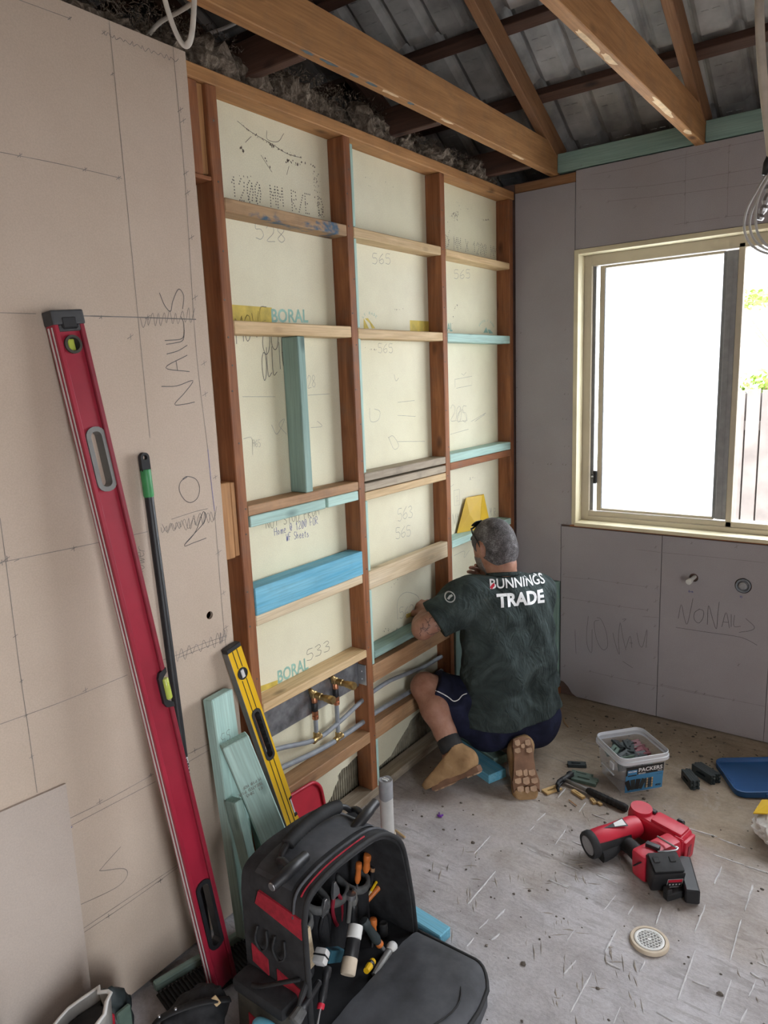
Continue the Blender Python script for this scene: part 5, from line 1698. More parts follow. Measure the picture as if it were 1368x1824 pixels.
stick('pencil', 'yellow carpenter pencil standing in the right back pocket', 'pencil', (1088, 460), (1010, 590), .42, .41, [('pencil_body', MT['yellow_paint'], [(.004, 0), (.004, .07)], 6), ('tip', MT['pine_pale'], [(.004, .07), (.001, .085)], 6)])
stick('screwdriver', 'large orange screwdriver with hollow round end leaning to the right', 'screwdriver', (1122, 512), (960, 700), .43, .40, [('orange_handle', OR, [(.006, .003), (.009, 0), (.012, .002), (.012, .014), (.009, .02), (.008, .06), (.007, .09)], 14), ('shank', SS, [(.003, .09), (.003, .13)], 8)])
stick('trimming_knife', 'black trimming knife with orange grip insert in the right back pocket', 'knife', (1145, 560), (1070, 800), .43, .41, [('knife_body', BK, [(.006, 0), (.012, .004), (.013, .05), (.012, .10)], 10), ('blade_cap', SS, [(.0075, -.006), (.0125, .0), (.0135, .008)], 10), ('orange_grip', OR, [(.0132, .05), (.0138, .052), (.0138, .085), (.0130, .087)], 10)])


def pliers(lab, a, b, xa, xb, mat):
    pa, pb = at('x', xa, *KT(*a)), at('x', xb, *KT(*b))
    t = thing('pliers', lab, 'pliers', matrix=frame_from(z=pb - pa, y=(0, 1, .01), o=pa))
    bm = NB(); prism(bm, [(-.004, 0), (.004, 0), (.012, .03), (.014, .05), (-.014, .05), (-.012, .03)], -.005, .005, Matrix(((0, 0, 1, 0), (1, 0, 0, 0), (0, 1, 0, 0), (0, 0, 0, 1))), .0015); obj('jaws', bm, SS, t)
    for s in (-1, 1):
        bm = NB(); tube(bm, spline([(0, s * .008, .048), (0, s * .018, .08), (0, s * .016, .12), (0, s * .008, .15)], 5), .0055, 8); obj('grip', bm, mat, t, smooth=True)
    return t


pliers('steel pliers with wide worn jaws standing in the middle pocket', (705, 560), (738, 830), .42, .41, MT['red_dark'])
pliers('smaller dark pliers standing left of the worn ones', (635, 690), (635, 880), .42, .41, BK)
bm = NB(); pb_ = at('x', .42, *KT(485, 985)); box(bm, -.012, .012, -.014, .014, -.09, .030, .002, M=Matrix.Rotation(.1, 4, 'X')); tag(obj('wood_block', bm, MT['pine_pale'], loc=pb_), 'small pale wood block standing in the left pocket of the bag', 'wood')
# soft-faced mallet across the opening
stick('mallet', 'soft faced mallet with white and cream ends lying in the bag opening', 'mallet', (872, 890), (803, 1300), .50, .54, [('white_face', MT['white_plastic'], [(.010, -.001), (.0185, .0), (.0195, .003), (.0195, .030), (.018, .032)], 20), ('black_head', BK, [(.0175, .032), (.019, .034), (.019, .072), (.0175, .075)], 20), ('cream_face', MT['pvc_cream'], [(.0185, .075), (.0195, .077), (.0195, .110), (.018, .113), (.012, .114)], 20)])
stick('chisel', 'dark blue handled chisel with orange collar under the mallet', 'chisel', (925, 850), (1050, 1030), .47, .50, [('blue_handle', MT['packer_dark'], hndl(.014, .09), 14), ('collar', OR, [(.010, .086), (.011, .088), (.011, .096), (.010, .098)], 12), ('blade', SS, [(.006, .098), (.006, .14)], 8)])
stick('screwdriver', 'stubby orange screwdriver pushed in beside the blue chisel', 'screwdriver', (1005, 835), (1000, 960), .46, .46, [('orange_handle', OR, hndl(.011, .045), 12), ('shank', SS, [(.003, .045), (.003, .09)], 8)])
stick('socket_driver', 'black round headed driver standing at the right of the bag opening', 'driver', (1080, 870), (1085, 1000), .46, .46, [('driver_body', MT['black_matt'], [(.004, .002), (.010, 0), (.013, .004), (.013, .05), (.009, .06), (.009, .09)], 14)])
stick('pull_bar', 'dark grey pull bar with white ball knob standing in the bag opening', 'bar', (1152, 1050), (1000, 1290), .52, .53, [('ball_knob', MT['white_plastic'], [(.004, -.012), (.011, -.008), (.0155, .0), (.0155, .008), (.012, .016), (.008, .018)], 16), ('bar', MT['grey_alu'], [(.010, .018), (.011, .022), (.011, .08), (.009, .10)], 10)])
stick('chrome_bit', 'short square chrome bar beside the white ball knob', 'bar', (1282, 1048), (1195, 1130), .53, .53, [('bar_body', SS, [(.006, 0), (.0075, .001), (.0075, .04), (.006, .042)], 4)])
stick('utility_knife', 'yellow utility knife lying low in the bag opening', 'knife', (1005, 1158), (915, 1290), .51, .53, [('yellow_body', MT['yellow_paint'], [(.005, 0), (.009, .003), (.010, .03), (.008, .05)], 10), ('slider', MT['black'], [(.0103, .014), (.0108, .015), (.0108, .024), (.0103, .025)], 8)])
bm = NB(); box(bm, -.016, .016, -.018, .018, -.014, .014, .006, 2, M=Matrix.Rotation(.5, 4, 'X') @ Matrix.Rotation(.3, 4, 'Z')); pq = at('x', .49, *KT(608, 1130))
tq = thing('tape_measure', 'small grey tape measure lying at the left of the bag opening', 'tape measure', pq); obj('tape_case', bm, MT['silver'], tq, smooth=40); bm = NB(); box(bm, -.0165, .0165, -.002, .002, -.0145, .0145, M=Matrix.Rotation(.5, 4, 'X') @ Matrix.Rotation(.3, 4, 'Z')); obj('case_band', bm, MT['black'], tq)
bm = NB(); box(bm, -.012, .012, -.03, .03, -.016, .016, .004, 2, M=Matrix.Rotation(-.6, 4, 'X')); tag(obj('bit_case', bm, MT['packer_dark'] if False else plain('teal_blue_plastic', (.03, .11, .15), .5), loc=at('x', .47, *KT(700, 1115))), 'dark teal bit case beside the mallet in the bag', 'case')
stick('masonry_brush', 'dark brush with soft grey bristles at the bottom of the bag opening', 'brush', (600, 1310), (480, 1500), .53, .53, [('brush_handle', BK, [(.004, 0), (.008, .004), (.009, .06), (.014, .07)], 10), ('bristles', MT['bag_trim'], [(.014, .07), (.017, .10), (.012, .105)], 10)])

stick('nail_punch', 'short dark punch lying at the front left of the bag opening', 'punch', (520, 1250), (470, 1400), .52, .53, [('punch_body', MT['black_matt'], [(.005, 0), (.008, .003), (.008, .05), (.004, .07)], 10)])
stick('screwdriver', 'black screwdriver with red collar lying behind the brush in the bag', 'screwdriver', (660, 1200), (620, 1420), .51, .53, [('dark_handle', BK, hndl(.011, .08), 12), ('collar', MT['red_plastic'], [(.0085, .078), (.0095, .080), (.0095, .088), (.0085, .09)], 12), ('shank', SS, [(.003, .09), (.003, .12)], 8)])
stick('side_cutters', 'dark cutters with worn grips standing under the pencil', 'cutters', (850, 620), (855, 800), .41, .41, [('cutter_body', MT['grey_alu'], [(.004, 0), (.010, .006), (.014, .03), (.010, .045)], 10), ('grips', BK, [(.010, .045), (.013, .05), (.012, .10)], 10)])
stick('ratchet', 'grey ratchet head standing in the middle pocket beside the cutters', 'ratchet', (835, 640), (820, 800), .425, .42, [('ratchet_head', SS, [(.006, 0), (.014, .003), (.015, .016), (.008, .022)], 14), ('ratchet_handle', MT['grey_alu'], [(.007, .022), (.006, .09)], 10)])


# ---- nail gun lying on the slab
KN = crop(940, 1230, 3.196)
nz = lambda a, b, z: at('z', z, *KN(a, b))
NG = thing('nail_gun', 'red and black cordless nail gun lying on its side on the slab', 'nail gun', nz(560, 1000, 0))
o_ = NG.location.copy()


def ngp(name, bm, mat, parent=NG, smooth=35):
    for v in bm.verts: v.co -= o_
    return obj(name, bm, mat, parent, smooth=smooth)


c0 = nz(352, 878, .050); c1 = nz(600, 775, .072)
ax = (c1 - c0).normalized(); Lb = (c1 - c0).length
Mb = frame_from(z=ax, y=(0, 0, 1), o=c0)
bm = NB(); lathe(bm, [(.030, .012), (.040, .014), (.042, .03), (.041, .06), (.038, .09), (.036, Lb), (.030, Lb + .02), (.012, Lb + .026)], 28, Mb); body = ngp('motor_housing', bm, MT['red_plastic'])
bm = NB(); lathe(bm, [(.030, -.006), (.041, -.010), (.045, -.004), (.0455, .012), (.043, .018), (.038, .018)], 28, Mb); ngp('rubber_cap', bm, MT['black_matt'])
bm = NB(); lathe(bm, [(.001, -.0085), (.031, -.0085), (.033, -.006), (.030, -.002)], 24, Mb); ngp('cap_badge', bm, MT['grey_plastic'])
# black overmould under the housing leading into the grip
g0 = nz(430, 905, .030); g1 = nz(520, 850, .040); g2 = nz(585, 890, .045); g3 = nz(640, 945, .050)
bm = NB(); tube(bm, spline([g0 - ax * .02, g0 + ax * .02, g1, g2, g3, g3 + (g3 - g2) * .6], 6), [.026 + .010 * math.cos(min(1, k / 14) * 1.57) for k in range(31)], 16); ngp('rubber_grip', bm, MT['black_matt'])
# black half shell over the lower side of the housing
bm = NB(); prev = None
prf_ = [(.0405, .010), (.0435, .03), (.0428, .06), (.040, .09), (.0385, Lb * .80)]
for r_, z_ in prf_:
    w_ = 1.0 - .35 * (z_ / Lb)
    row = [bm.verts.new(Mb @ Vector((r_ * math.cos(a), r_ * math.sin(a), z_))) for a in [math.radians(-138 + (k - 9) * 8.5 * w_) for k in range(19)]]
    if prev:
        for k in range(18): bm.faces.new((prev[k], prev[k + 1], row[k + 1], row[k]))
    prev = row
ngp('rubber_overmould', bm, MT['black_matt'])
# big red drive housing
d0 = nz(640, 735, .062); d1 = nz(905, 880, .048)
Md = frame_from(x=d1 - d0, z=(0, 0, 1), o=d0); Ld = (d1 - d0).length
bm = NB(); box(bm, -.02, Ld, -.040, .040, -.045, .040, .016, 3, M=Md); box(bm, .05, Ld - .01, -.03, .03, .036, .048, .005, 2, M=Md); ngp('drive_housing', bm, MT['red_plastic'])
bm = NB(); lathe(bm, [(.030, -.03), (.040, -.028), (.042, .02), (.036, .05)], 24, Md @ Matrix.Translation((0, 0, .0))); ngp('housing_shoulder', bm, MT['red_plastic'])
bm = NB(); box(bm, Ld - .004, Ld + .012, -.034, .034, -.048, .03, .006, 2, M=Md); box(bm, Ld - .03, Ld + .004, -.042, -.030, -.03, .04, .004, 1, M=Md); ngp('end_plate', bm, MT['red_plastic'])
bm = NB(); box(bm, Ld + .011, Ld + .014, -.016, .006, -.03, .01, .002, M=Md); ngp('vent', bm, MT['red_dark'])
bm = NB(); box(bm, .0, .045, .010, .03, .040, .0485, .003, M=Md); ngp('top_clip', bm, MT['black'])
bm = NB(); box(bm, .11, .135, .030, .046, .02, .052, .004, M=Md); ngp('side_clip', bm, MT['black'])
for k, (a, b) in enumerate(((.0, .0), (.02, .0))): pass
# wire belt hook
h = [nz(738, 830, .115), nz(830, 885, .115), nz(852, 893, .112), nz(845, 908, .110), nz(800, 915, .11), nz(740, 918, .108)]
bm = NB(); tube(bm, spline(h, 5), .0032, 8); ngp('belt_hook', bm, MT['steel'])
bm = NB(); box(bm, -.022, .022, -.010, .010, -.012, .012, .004, 2, M=frame_from(x=nz(740, 905, .10) - nz(690, 885, .10), z=(0, 0, 1), o=nz(712, 893, .10))); ngp('hook_screw', bm, MT['black'])
# red foot that carries the battery
f0 = nz(655, 985, .055); f1 = nz(800, 915, .06)
bm = NB(); box(bm, -.02, (f1 - f0).length + .03, -.028, .030, -.048, .044, .012, 2, M=frame_from(x=f1 - f0, z=(0, 0, 1), o=f0)); ngp('battery_foot', bm, MT['red_plastic'])
# battery block
b0 = nz(775, 1035, .055)
fr = (nz(880, 1085, .05) - nz(690, 1095, .05)).normalized()
Mq = frame_from(x=fr, z=(.10, -.35, 1), o=b0)
bm = NB(); box(bm, -.050, .050, -.036, .040, -.040, .044, .009, 2, M=Mq); batt = ngp('battery', bm, MT['black'])
bm = NB(); box(bm, -.046, .046, -.030, .036, .043, .049, .004, 2, M=Mq); box(bm, -.038, -.018, .0, .02, .048, .0515, .002, M=Mq); box(bm, .012, .032, .0, .02, .048, .0515, .002, M=Mq); ngp('battery_latch', bm, MT['black_matt'], batt)
bm = NB(); box(bm, -.004, .042, -.0375, -.035, -.018, .020, .001, M=Mq); ngp('label_plate', bm, MT['black_matt'], batt)
bm = NB(); box(bm, -.002, .040, -.0382, -.0372, .006, .018, M=Mq); ngp('red_label', bm, MT['red_plastic'], batt)
bm = NB()
for k in range(4): box(bm, .003 + k * .010, .007 + k * .010, -.0383, -.0372, -.008, -.003, M=Mq)
for a, b, c, d in ((-.0045, .0425, .0198, .0205), (-.0045, .0425, -.0185, -.0178), (-.0045, -.0038, -.0185, .0205), (.0418, .0425, -.0185, .0205)): box(bm, a, b, -.0383, -.0372, c, d, M=Mq)
ngp('charge_lamps', bm, MT['silver'], batt)
# control badge on the foot
bm = NB(); box(bm, -.012, .012, -.022, .022, -.002, .002, .002, M=frame_from(x=(.35, .5, 0), z=(-.75, -.6, .25), o=nz(632, 985, .062))); cb = ngp('control_pad', bm, MT['black'])
bm = NB(); lathe(bm, [(.004, 0), (.004, .003)], 12, frame_from(z=(-.75, -.6, .25), y=(0, 0, 1), o=nz(631, 975, .063))); ngp('green_light', bm, plain('green_lamp', (.12, .6, .15), .4), cb)
# magazine
m0 = nz(830, 1040, .012); m1 = nz(905, 1140, .018)
bm = NB(); box(bm, -.09, .075, -.012, .030, -.012, .035, .004, 1, M=frame_from(x=nz(905, 1130, .02) - nz(860, 960, .02), z=(0, 0, 1), o=nz(895, 1100, .014))); ngp('magazine', bm, MT['black'])
bm = NB(); box(bm, -.012, .06, -.012, .012, -.004, .020, .003, 1, M=frame_from(x=nz(900, 1150, .01) - nz(800, 1180, .01), z=(0, 0, 1), o=nz(800, 1180, .006))); box(bm, -.012, .006, -.012, .012, -.004, .036, .003, 1, M=frame_from(x=nz(900, 1150, .01) - nz(800, 1180, .01), z=(0, 0, 1), o=nz(800, 1180, .004))); ngp('magazine_foot', bm, MT['black_matt'])
# white triangle badge with lettering on the motor housing
bx_ = ax; up_ = Vector((0, 0, 1)); nrm = (up_ * .8 + Vector((0, -1, 0)) * .35 - ax * ax.dot(up_ * .8 + Vector((0, -1, 0)) * .35)).normalized(); side = nrm.cross(bx_).normalized()
pc = c0 + ax * (Lb * .62) + nrm * .0395
bm = NB(); vs = [bm.verts.new(pc + bx_ * a + side * b + nrm * .0012) for a, b in ((-.05, .008), (.03, -.018), (.032, .018))]; bm.faces.new(vs); ngp('badge', bm, MT['black'])
bm = NB(); vs = [bm.verts.new(pc + bx_ * a + side * b + nrm * .002) for a, b in ((-.012, -.002), (.026, -.012), (.028, .014), (-.008, .012))]; bm.faces.new(vs); ngp('badge_print', bm, MT['label_white'])

# ---- tub of packers
TB0 = [Vector((.797, 1.072, 0)), Vector((.912, 1.202, 0)), Vector((.765, 1.32, 0)), Vector((.655, 1.185, 0))]
cen = sum(TB0, Vector()) / 4
exv = (TB0[1] - TB0[0]).normalized()
Mt = frame_from(x=exv, z=(0, 0, 1), o=cen)
TB = thing('packer_tub', 'cloudy clear plastic tub of packers with blue label and handle', 'tub', matrix=Mt)
bw, bd, HT = .172, .178, .162
bm = NB()
prf = [(rrect(bw - .02, bd - .02, .02, 4), 0.0), (rrect(bw, bd, .025, 4), .006), (rrect(bw + .030, bd + .030, .03, 4), HT - .012)]
rings = [[bm.verts.new((p[0], p[1], z)) for p in L] for L, z in prf]
n = len(prf[0][0])
for a, b in zip(rings, rings[1:]):
    for k in range(n): bm.faces.new((a[k], a[(k + 1) % n], b[(k + 1) % n], b[k]))
bm.faces.new(rings[0][::-1])
obj('tub_wall', bm, MT['tub'], TB, smooth=40)
bm = NB()
prf = [(rrect(bw + .032, bd + .032, .031, 4), HT - .030), (rrect(bw + .044, bd + .044, .035, 4), HT - .028), (rrect(bw + .044, bd + .044, .035, 4), HT - .016), (rrect(bw + .036, bd + .036, .032, 4), HT - .014), (rrect(bw + .038, bd + .038, .033, 4), HT - .001), (rrect(bw + .034, bd + .034, .032, 4), HT), (rrect(bw + .028, bd + .028, .029, 4), HT - .012)]
rings = [[bm.verts.new((p[0], p[1], z)) for p in L] for L, z in prf]
for a, b in zip(rings, rings[1:]):
    for k in range(n): bm.faces.new((a[k], a[(k + 1) % n], b[(k + 1) % n], b[k]))
obj('rim', bm, MT['tub_rim'], TB, smooth=40)
# wrap label on the front-right wall (local -y)
lz0, lz1, yl = .012, .122, -bd / 2 - .0015
tl = .013 / HT


def lab_pt(x, z, d=0.0):
    return Vector((x, -bd / 2 - (z / HT) * .014 - .0022 - d, z))


def lab_quad(x0, x1, z0, z1, mat, name, d=0.0, parent=None):
    bm = NB(); bm.faces.new([bm.verts.new(lab_pt(a, b, d)) for a, b in ((x0, z0), (x1, z0), (x1, z1), (x0, z1))])
    return obj(name, bm, mat, parent or TB)


lb = lab_quad(-.082, .076, lz0, .085, MT['label_blue'], 'label')
lab_quad(-.082, .076, .085, lz1, MT['label_black'], 'label_band', 0, lb)
lab_quad(-.076, -.036, .072, .108, MT['label_blue'], 'maker_badge', .0006, lb)
lab_quad(-.074, -.038, .082, .087, MT['label_black'], 'badge_stripe', .001, lb)


def lab_text(s_, x, z, h, wd, mat, d=.001):
    bm = text_bm(s_, 1.0, offset=.02)
    xs = [v.co.x for v in bm.verts]; ys = [v.co.y for v in bm.verts]
    kx = wd / (max(xs) - min(xs)); kz = h / (max(ys) - min(ys))
    for v in bm.verts: v.co = lab_pt(x + (v.co.x - min(xs)) * kx, z + (v.co.y - min(ys)) * kz, d)
    obj('label_lettering', bm, mat, lb)


lab_text('PACKERS', -.030, .096, .017, .100, MT['label_white']); lab_text('MIXED', -.030, .086, .006, .030, MT['label_white']); lab_text('MACSIM', -.073, .098, .007, .034, MT['label_white']); lab_text('75mm', .050, .088, .005, .02, MT['label_white'])
lab_text('1.5 3.0', .045, .074, .004, .024, MT['label_black']); lab_text('400', .045, .022, .010, .024, MT['label_black'])
for k, (x, rot) in enumerate(((-.062, -.35), (-.048, -.1), (-.034, .12), (-.020, .35))):
    bm = NB()
    for a, b in ((-.008, 0), (.008, 0), (.008, .045), (-.008, .045)):
        pass
    q = [lab_pt(x + a * math.cos(rot) + b * math.sin(rot), .022 + b * math.cos(rot) - a * math.sin(rot), .0008 + k * .0002) for a, b in ((-.008, 0), (.008, 0), (.010, .045), (-.010, .045))]
    bm.faces.new([bm.verts.new(p) for p in q]); obj('label_picture', bm, MT['label_black'] if k % 2 == 0 else MT['packer_dark'], lb)
for k in range(5):
    lab_quad(.0 + k * .007, .0055 + k * .007, .022, .065, MT['packer_tan'] if k % 3 == 1 else MT['packer_dark'], 'label_picture', .0009, lb)
for z in (.033, .044, .055): lab_quad(-.001, .035, z, z + .002, MT['label_black'], 'label_picture', .0012, lb)
# side handle clip
bm = NB(); box(bm, -bw / 2 - .022, -bw / 2 - .016, -.05, -.02, .085, .115, .003); box(bm, -bw / 2 - .018, -bw / 2 - .012, -.045, .05, .06, .066, .002, M=Matrix.Rotation(.0, 4, 'X')); obj('handle_clip', bm, MT['tub_rim'], TB)


def packer_bm(L, w, h, slots=2, comb=True):
    """horseshoe plastic packer: plate with a long slot and notched end"""
    bm = NB()
    out = [(-L / 2, -w / 2), (L / 2, -w / 2), (L / 2, -w * .30), (L / 2 - .006, -w * .22), (L / 2, -w * .12), (L / 2, w * .12), (L / 2 - .006, w * .22), (L / 2, w * .30), (L / 2, w / 2), (-L / 2, w / 2)]
    plate_holes(bm, out, [rrect(L * .5, w * .22, w * .08, 2, -L * .05, 0)], -h / 2, h / 2)
    return bm


TW_ = Mt
rp = random.Random(5)
pk_names = {'packer_dark': 'dark green', 'packer_red': 'maroon', 'packer_green': 'grey green', 'packer_tan': 'tan'}
PG = {}
spots = []
for k in range(34):
    m = rp.choice(['packer_dark'] * 6 + ['packer_green'] * 2)
    spots.append((rp.uniform(-.062, .03), rp.uniform(-.055, .062), rp.uniform(.098, .128), m))
for k in range(5): spots.append((rp.uniform(.035, .062), rp.uniform(-.02, .06), rp.uniform(.095, .118), 'packer_red'))
for k in range(14):
    spots.append((rp.uniform(-.06, .06), rp.uniform(-.058, .058), rp.uniform(.02, .085), rp.choice(['packer_dark', 'packer_dark', 'packer_green', 'packer_tan'])))
protos = {}
for x, y, z, m in spots:
    if m not in protos:
        o = obj('packer', packer_bm(.062, .030, .008), MT[m]); protos[m] = o
    else:
        o = protos[m].copy(); C.objects.link(o)
    M = Mt @ Matrix.Translation((x, y, z)) @ Matrix.Rotation(rp.uniform(-.5, .5) + (1.2 if rp.random() < .4 else 0), 4, 'Z') @ Matrix.Rotation(rp.choice((0, .25, 1.35)) + rp.uniform(-.2, .2), 4, 'X')
    o.matrix_world = M
    tag(o, pk_names[m] + ' plastic packer heaped with the others inside the clear tub', 'packer', pk_names[m] + ' packers inside the tub')


def packer_stack(lab, p, ang, n, mat, L=.085, w=.038, h=.009):
    t = thing('packer_bundle', lab, 'packer', (p.x, p.y, 0), (0, 0, ang))
    for k in range(n):
        bm = packer_bm(L, w, h * .9)
        for v in bm.verts: v.co = Vector((v.co.x + .004 * math.sin(k * 2.1), (k - (n - 1) / 2) * h, v.co.y + w / 2)) if False else Vector((v.co.x + .004 * math.sin(k * 2.1), v.co.z + (k - (n - 1) / 2) * h, v.co.y + w / 2 + .0005))
        obj('packer_plate', bm, MT[mat], t)
    return t


packer_stack('bundle of dark plastic packers on edge on the slab, nearer the tub', nz(925, 530, 0) , math.radians(-52), 4, 'packer_dark')
packer_stack('bundle of dark plastic packers on edge on the slab, touching the blue lid', nz(1030, 500, 0) + Vector((-.012, -.0, 0)), math.radians(-32), 5, 'packer_dark', L=.10)


def flat_packer(lab, a, b, mat, w=.032, h=.008, group=None, tilt=0.0):
    pa, pb = nz(*a, 0), nz(*b, 0)
    o = obj('packer', packer_bm((pb - pa).length, w, h), MT[mat])
    o.matrix_world = Matrix.Translation((pa + pb) / 2 + Vector((0, 0, h / 2 + .001))) @ Matrix.Rotation(math.atan2(pb.y - pa.y, pb.x - pa.x), 4, 'Z') @ Matrix.Rotation(tilt, 4, 'X')
    return tag(o, lab, 'packer', group)


flat_packer('black plastic packer lying alone on the slab behind the hammer', (228, 428), (332, 432), 'packer_dark', .03, .012)
flat_packer('grey green plastic packer lying beside the hammer handle', (255, 500), (395, 535), 'packer_green', .045, .012)
flat_packer('thin grey green packer lying under the other one by the hammer', (250, 465), (370, 495), 'packer_green', .02, .006)
flat_packer('tan slotted packer lying next to the worker boot sole', (95, 585), (180, 555), 'packer_tan', .034, .006)
flat_packer('tan plastic packer under the middle of the hammer handle', (255, 575), (320, 618), 'packer_tan', .016, .008)
flat_packer('small tan packer piece below the hammer handle, nearer its head', (362, 622), (384, 650), 'packer_tan', .014, .008)
flat_packer('smallest tan packer piece below the hammer grip', (400, 642), (420, 658), 'packer_tan', .012, .007)
bm = NB(); tube(bm, spline([nz(235, 622, .003), nz(258, 640, .004), nz(278, 656, .003)], 4), .0022, 6); tag(obj('wood_splinter', bm, MT['pine_brown']), 'thin brown wood splinter on the slab below the tan packers', 'splinter')
bm = NB(); tube(bm, spline([nz(205, 152, .004), nz(208, 180, .006), nz(232, 210, .003)], 5), [.001] + [.003] * 9 + [.001], 6); tag(obj('wood_curl', bm, MT['pine_brown']), 'curled brown bark sliver on the slab near the window wall', 'splinter')

# ---- claw hammer on the slab
h0 = nz(205, 505, .016); h1 = nz(565, 672, .014)
Mh = frame_from(x=h1 - h0, z=(0, 0, 1), o=h0); Lh = (h1 - h0).length
t = thing('claw_hammer', 'black claw hammer lying on the slab in front of the packer tub', 'hammer', matrix=Mh)
bm = NB(); tube(bm, [(.0, 0, 0), (.05, 0, 0), (Lh * .5, 0, 0)], [.007, .0075, .008], 10, flat=1.2); obj('shaft', bm, MT['grey_alu'], t, smooth=True)
bm = NB(); tube(bm, [(Lh * .38, 0, 0), (Lh * .42, 0, 0), (Lh * .6, 0, 0), (Lh * .8, 0, 0), (Lh * .95, 0, 0), (Lh, 0, 0)], [.008, .0125, .013, .0125, .0145, .012], 12, flat=1.05); gp = obj('rubber_grip', bm, MT['black_matt'], t, smooth=True)
bm = NB()
for k in range(8): tube(bm, [(Lh * .5 + k * .017, 0, 0), (Lh * .5 + k * .017 + .006, 0, 0)], .0142, 10)
obj('grip_rings', bm, MT['black'], gp)
bm = NB(); lathe(bm, [(.012, .052), (.0145, .050), (.0145, .038), (.011, .033), (.010, .012), (.012, .0), (.012, -.014)], 16, Matrix.Rotation(math.radians(-90), 4, 'X')); obj('striking_head', bm, MT['black'], t, smooth=35)
for s in (-1, 1):
    bm = NB(); tube(bm, spline([(0, -.010, s * .004), (.002, -.035, s * .007), (.012, -.058, s * .009), (.028, -.072, s * .010)], 5), [.010] * 6 + [.008] * 5 + [.006] * 4 + [.003], 8, flat=.6); obj('claw', bm, MT['black'], t, smooth=True)

# ---- blue lid
l0, l1, l2 = Vector((1.025, 1.492, 0)), Vector((1.150, 1.285, 0)), None
exl = (l1 - l0).normalized(); Lw = (l1 - l0).length
Ml = frame_from(x=exl, z=(-.02, -.03, 1), o=l0)
t = thing('tub_lid', 'blue plastic tub lid lying upside down on the slab at the right', 'lid', matrix=Ml)
bm = NB()
cx_, cy_ = Lw / 2, .125
prf = [(rrect(Lw, .245, .035, 5, cx_, cy_), .018), (rrect(Lw - .002, .243, .034, 5, cx_, cy_), .0), (rrect(Lw - .02, .225, .03, 5, cx_, cy_), .002), (rrect(Lw - .024, .221, .03, 5, cx_, cy_), .012), (rrect(Lw - .06, .185, .02, 5, cx_, cy_), .011)]
prf2 = [(rrect(Lw + .006, .251, .038, 5, cx_, cy_), .001), (rrect(Lw + .008, .253, .038, 5, cx_, cy_), .024), (rrect(Lw, .245, .035, 5, cx_, cy_), .026), (rrect(Lw - .014, .231, .03, 5, cx_, cy_), .020), (rrect(Lw - .018, .227, .03, 5, cx_, cy_), .010), (rrect(Lw - .05, .195, .02, 5, cx_, cy_), .009)]
rings = [[bm.verts.new((p[0], p[1], z)) for p in L] for L, z in prf2]
n = len(rings[0])
for a, b in zip(rings, rings[1:]):
    for k in range(n): bm.faces.new((a[k], a[(k + 1) % n], b[(k + 1) % n], b[k]))
bm.faces.new(rings[0][::-1]); bm.faces.new(rings[-1])
obj('lid_tray', bm, MT['blue_lid'], t, smooth=40)
bm = NB(); box(bm, Lw + .007, Lw + .016, .10, .15, .008, .024, .003); obj('pull_tab', bm, MT['blue_lid'], t)

# ---- bits on the slab
bm = NB()
for k in range(3): box(bm, -.010, .010, -.002, .002, 0, .006, .001, M=Matrix.Rotation(k * 1.1, 4, 'Z') @ Matrix.Translation((.006 * k, 0, 0)))
tag(obj('plastic_clip', bm, MT['purple'], loc=at('z', .001, 783, 1455)), 'tiny purple plastic clip on the slab in front of the worker boot', 'clip')
for k, (a, b, lab) in enumerate((((704, 1478), (722, 1492), 'longer raw wood sliver on the slab right of the waste pipe'), ((708, 1492), (716, 1500), 'shorter raw wood sliver on the slab right of the waste pipe'))):
    plank(at('z', .004, *a), at('z', .004, *b), .010, .006, (0, 0, 1), MT['pine'], lab, 'wood sliver', 'wood_sliver')
# crumpled paper bag at the right edge
t = thing('paper_bag', 'crumpled white and yellow printed bag standing on the slab at the right edge', 'bag', at('z', 0, 1385, 1500))
bm = NB(); g_ = bmesh.ops.create_icosphere(bm, subdivisions=4, radius=1)
for v in bm.verts:
    d = v.co.copy(); k = 1 + .25 * noise.noise(d * 2.5) + .15 * noise.noise(d * 6)
    v.co = Vector((d.x * .075, d.y * .09, max(0.0, (d.z * .5 + .5)) * .125)) * 1.0; v.co.x *= k; v.co.y *= k
obj('paper_body', bm, MT['white_plastic'], t)
bm = NB(); pts = [(-.075, -.03, .10), (-.03, -.05, .125), (-.02, .03, .135), (-.06, .04, .118)]
vs = [bm.verts.new(p) for p in pts] + [bm.verts.new(Vector(p) - Vector((0, 0, .004))) for p in pts]
for q in ((0, 1, 2, 3), (7, 6, 5, 4), (0, 4, 5, 1), (1, 5, 6, 2), (2, 6, 7, 3), (3, 7, 4, 0)): bm.faces.new([vs[i] for i in q])
obj('printed_panel', bm, MT['yellow_sheet'], t)

# ---- clutter at the lower left corner
def blob_bag(bm, c, r, seed, flat=0.0, sub=4, k1=.25, k2=.12):
    g = bmesh.ops.create_icosphere(bm, subdivisions=sub, radius=1)
    for v in g['verts']:
        d = v.co.copy(); k = 1 + k1 * noise.noise(d * 2.0 + Vector((seed, 0, 0))) + k2 * noise.noise(d * 5.5 + Vector((0, seed, 0)))
        v.co = Vector(c) + Vector((d.x * r[0] * k, d.y * r[1] * k, d.z * r[2] * k))


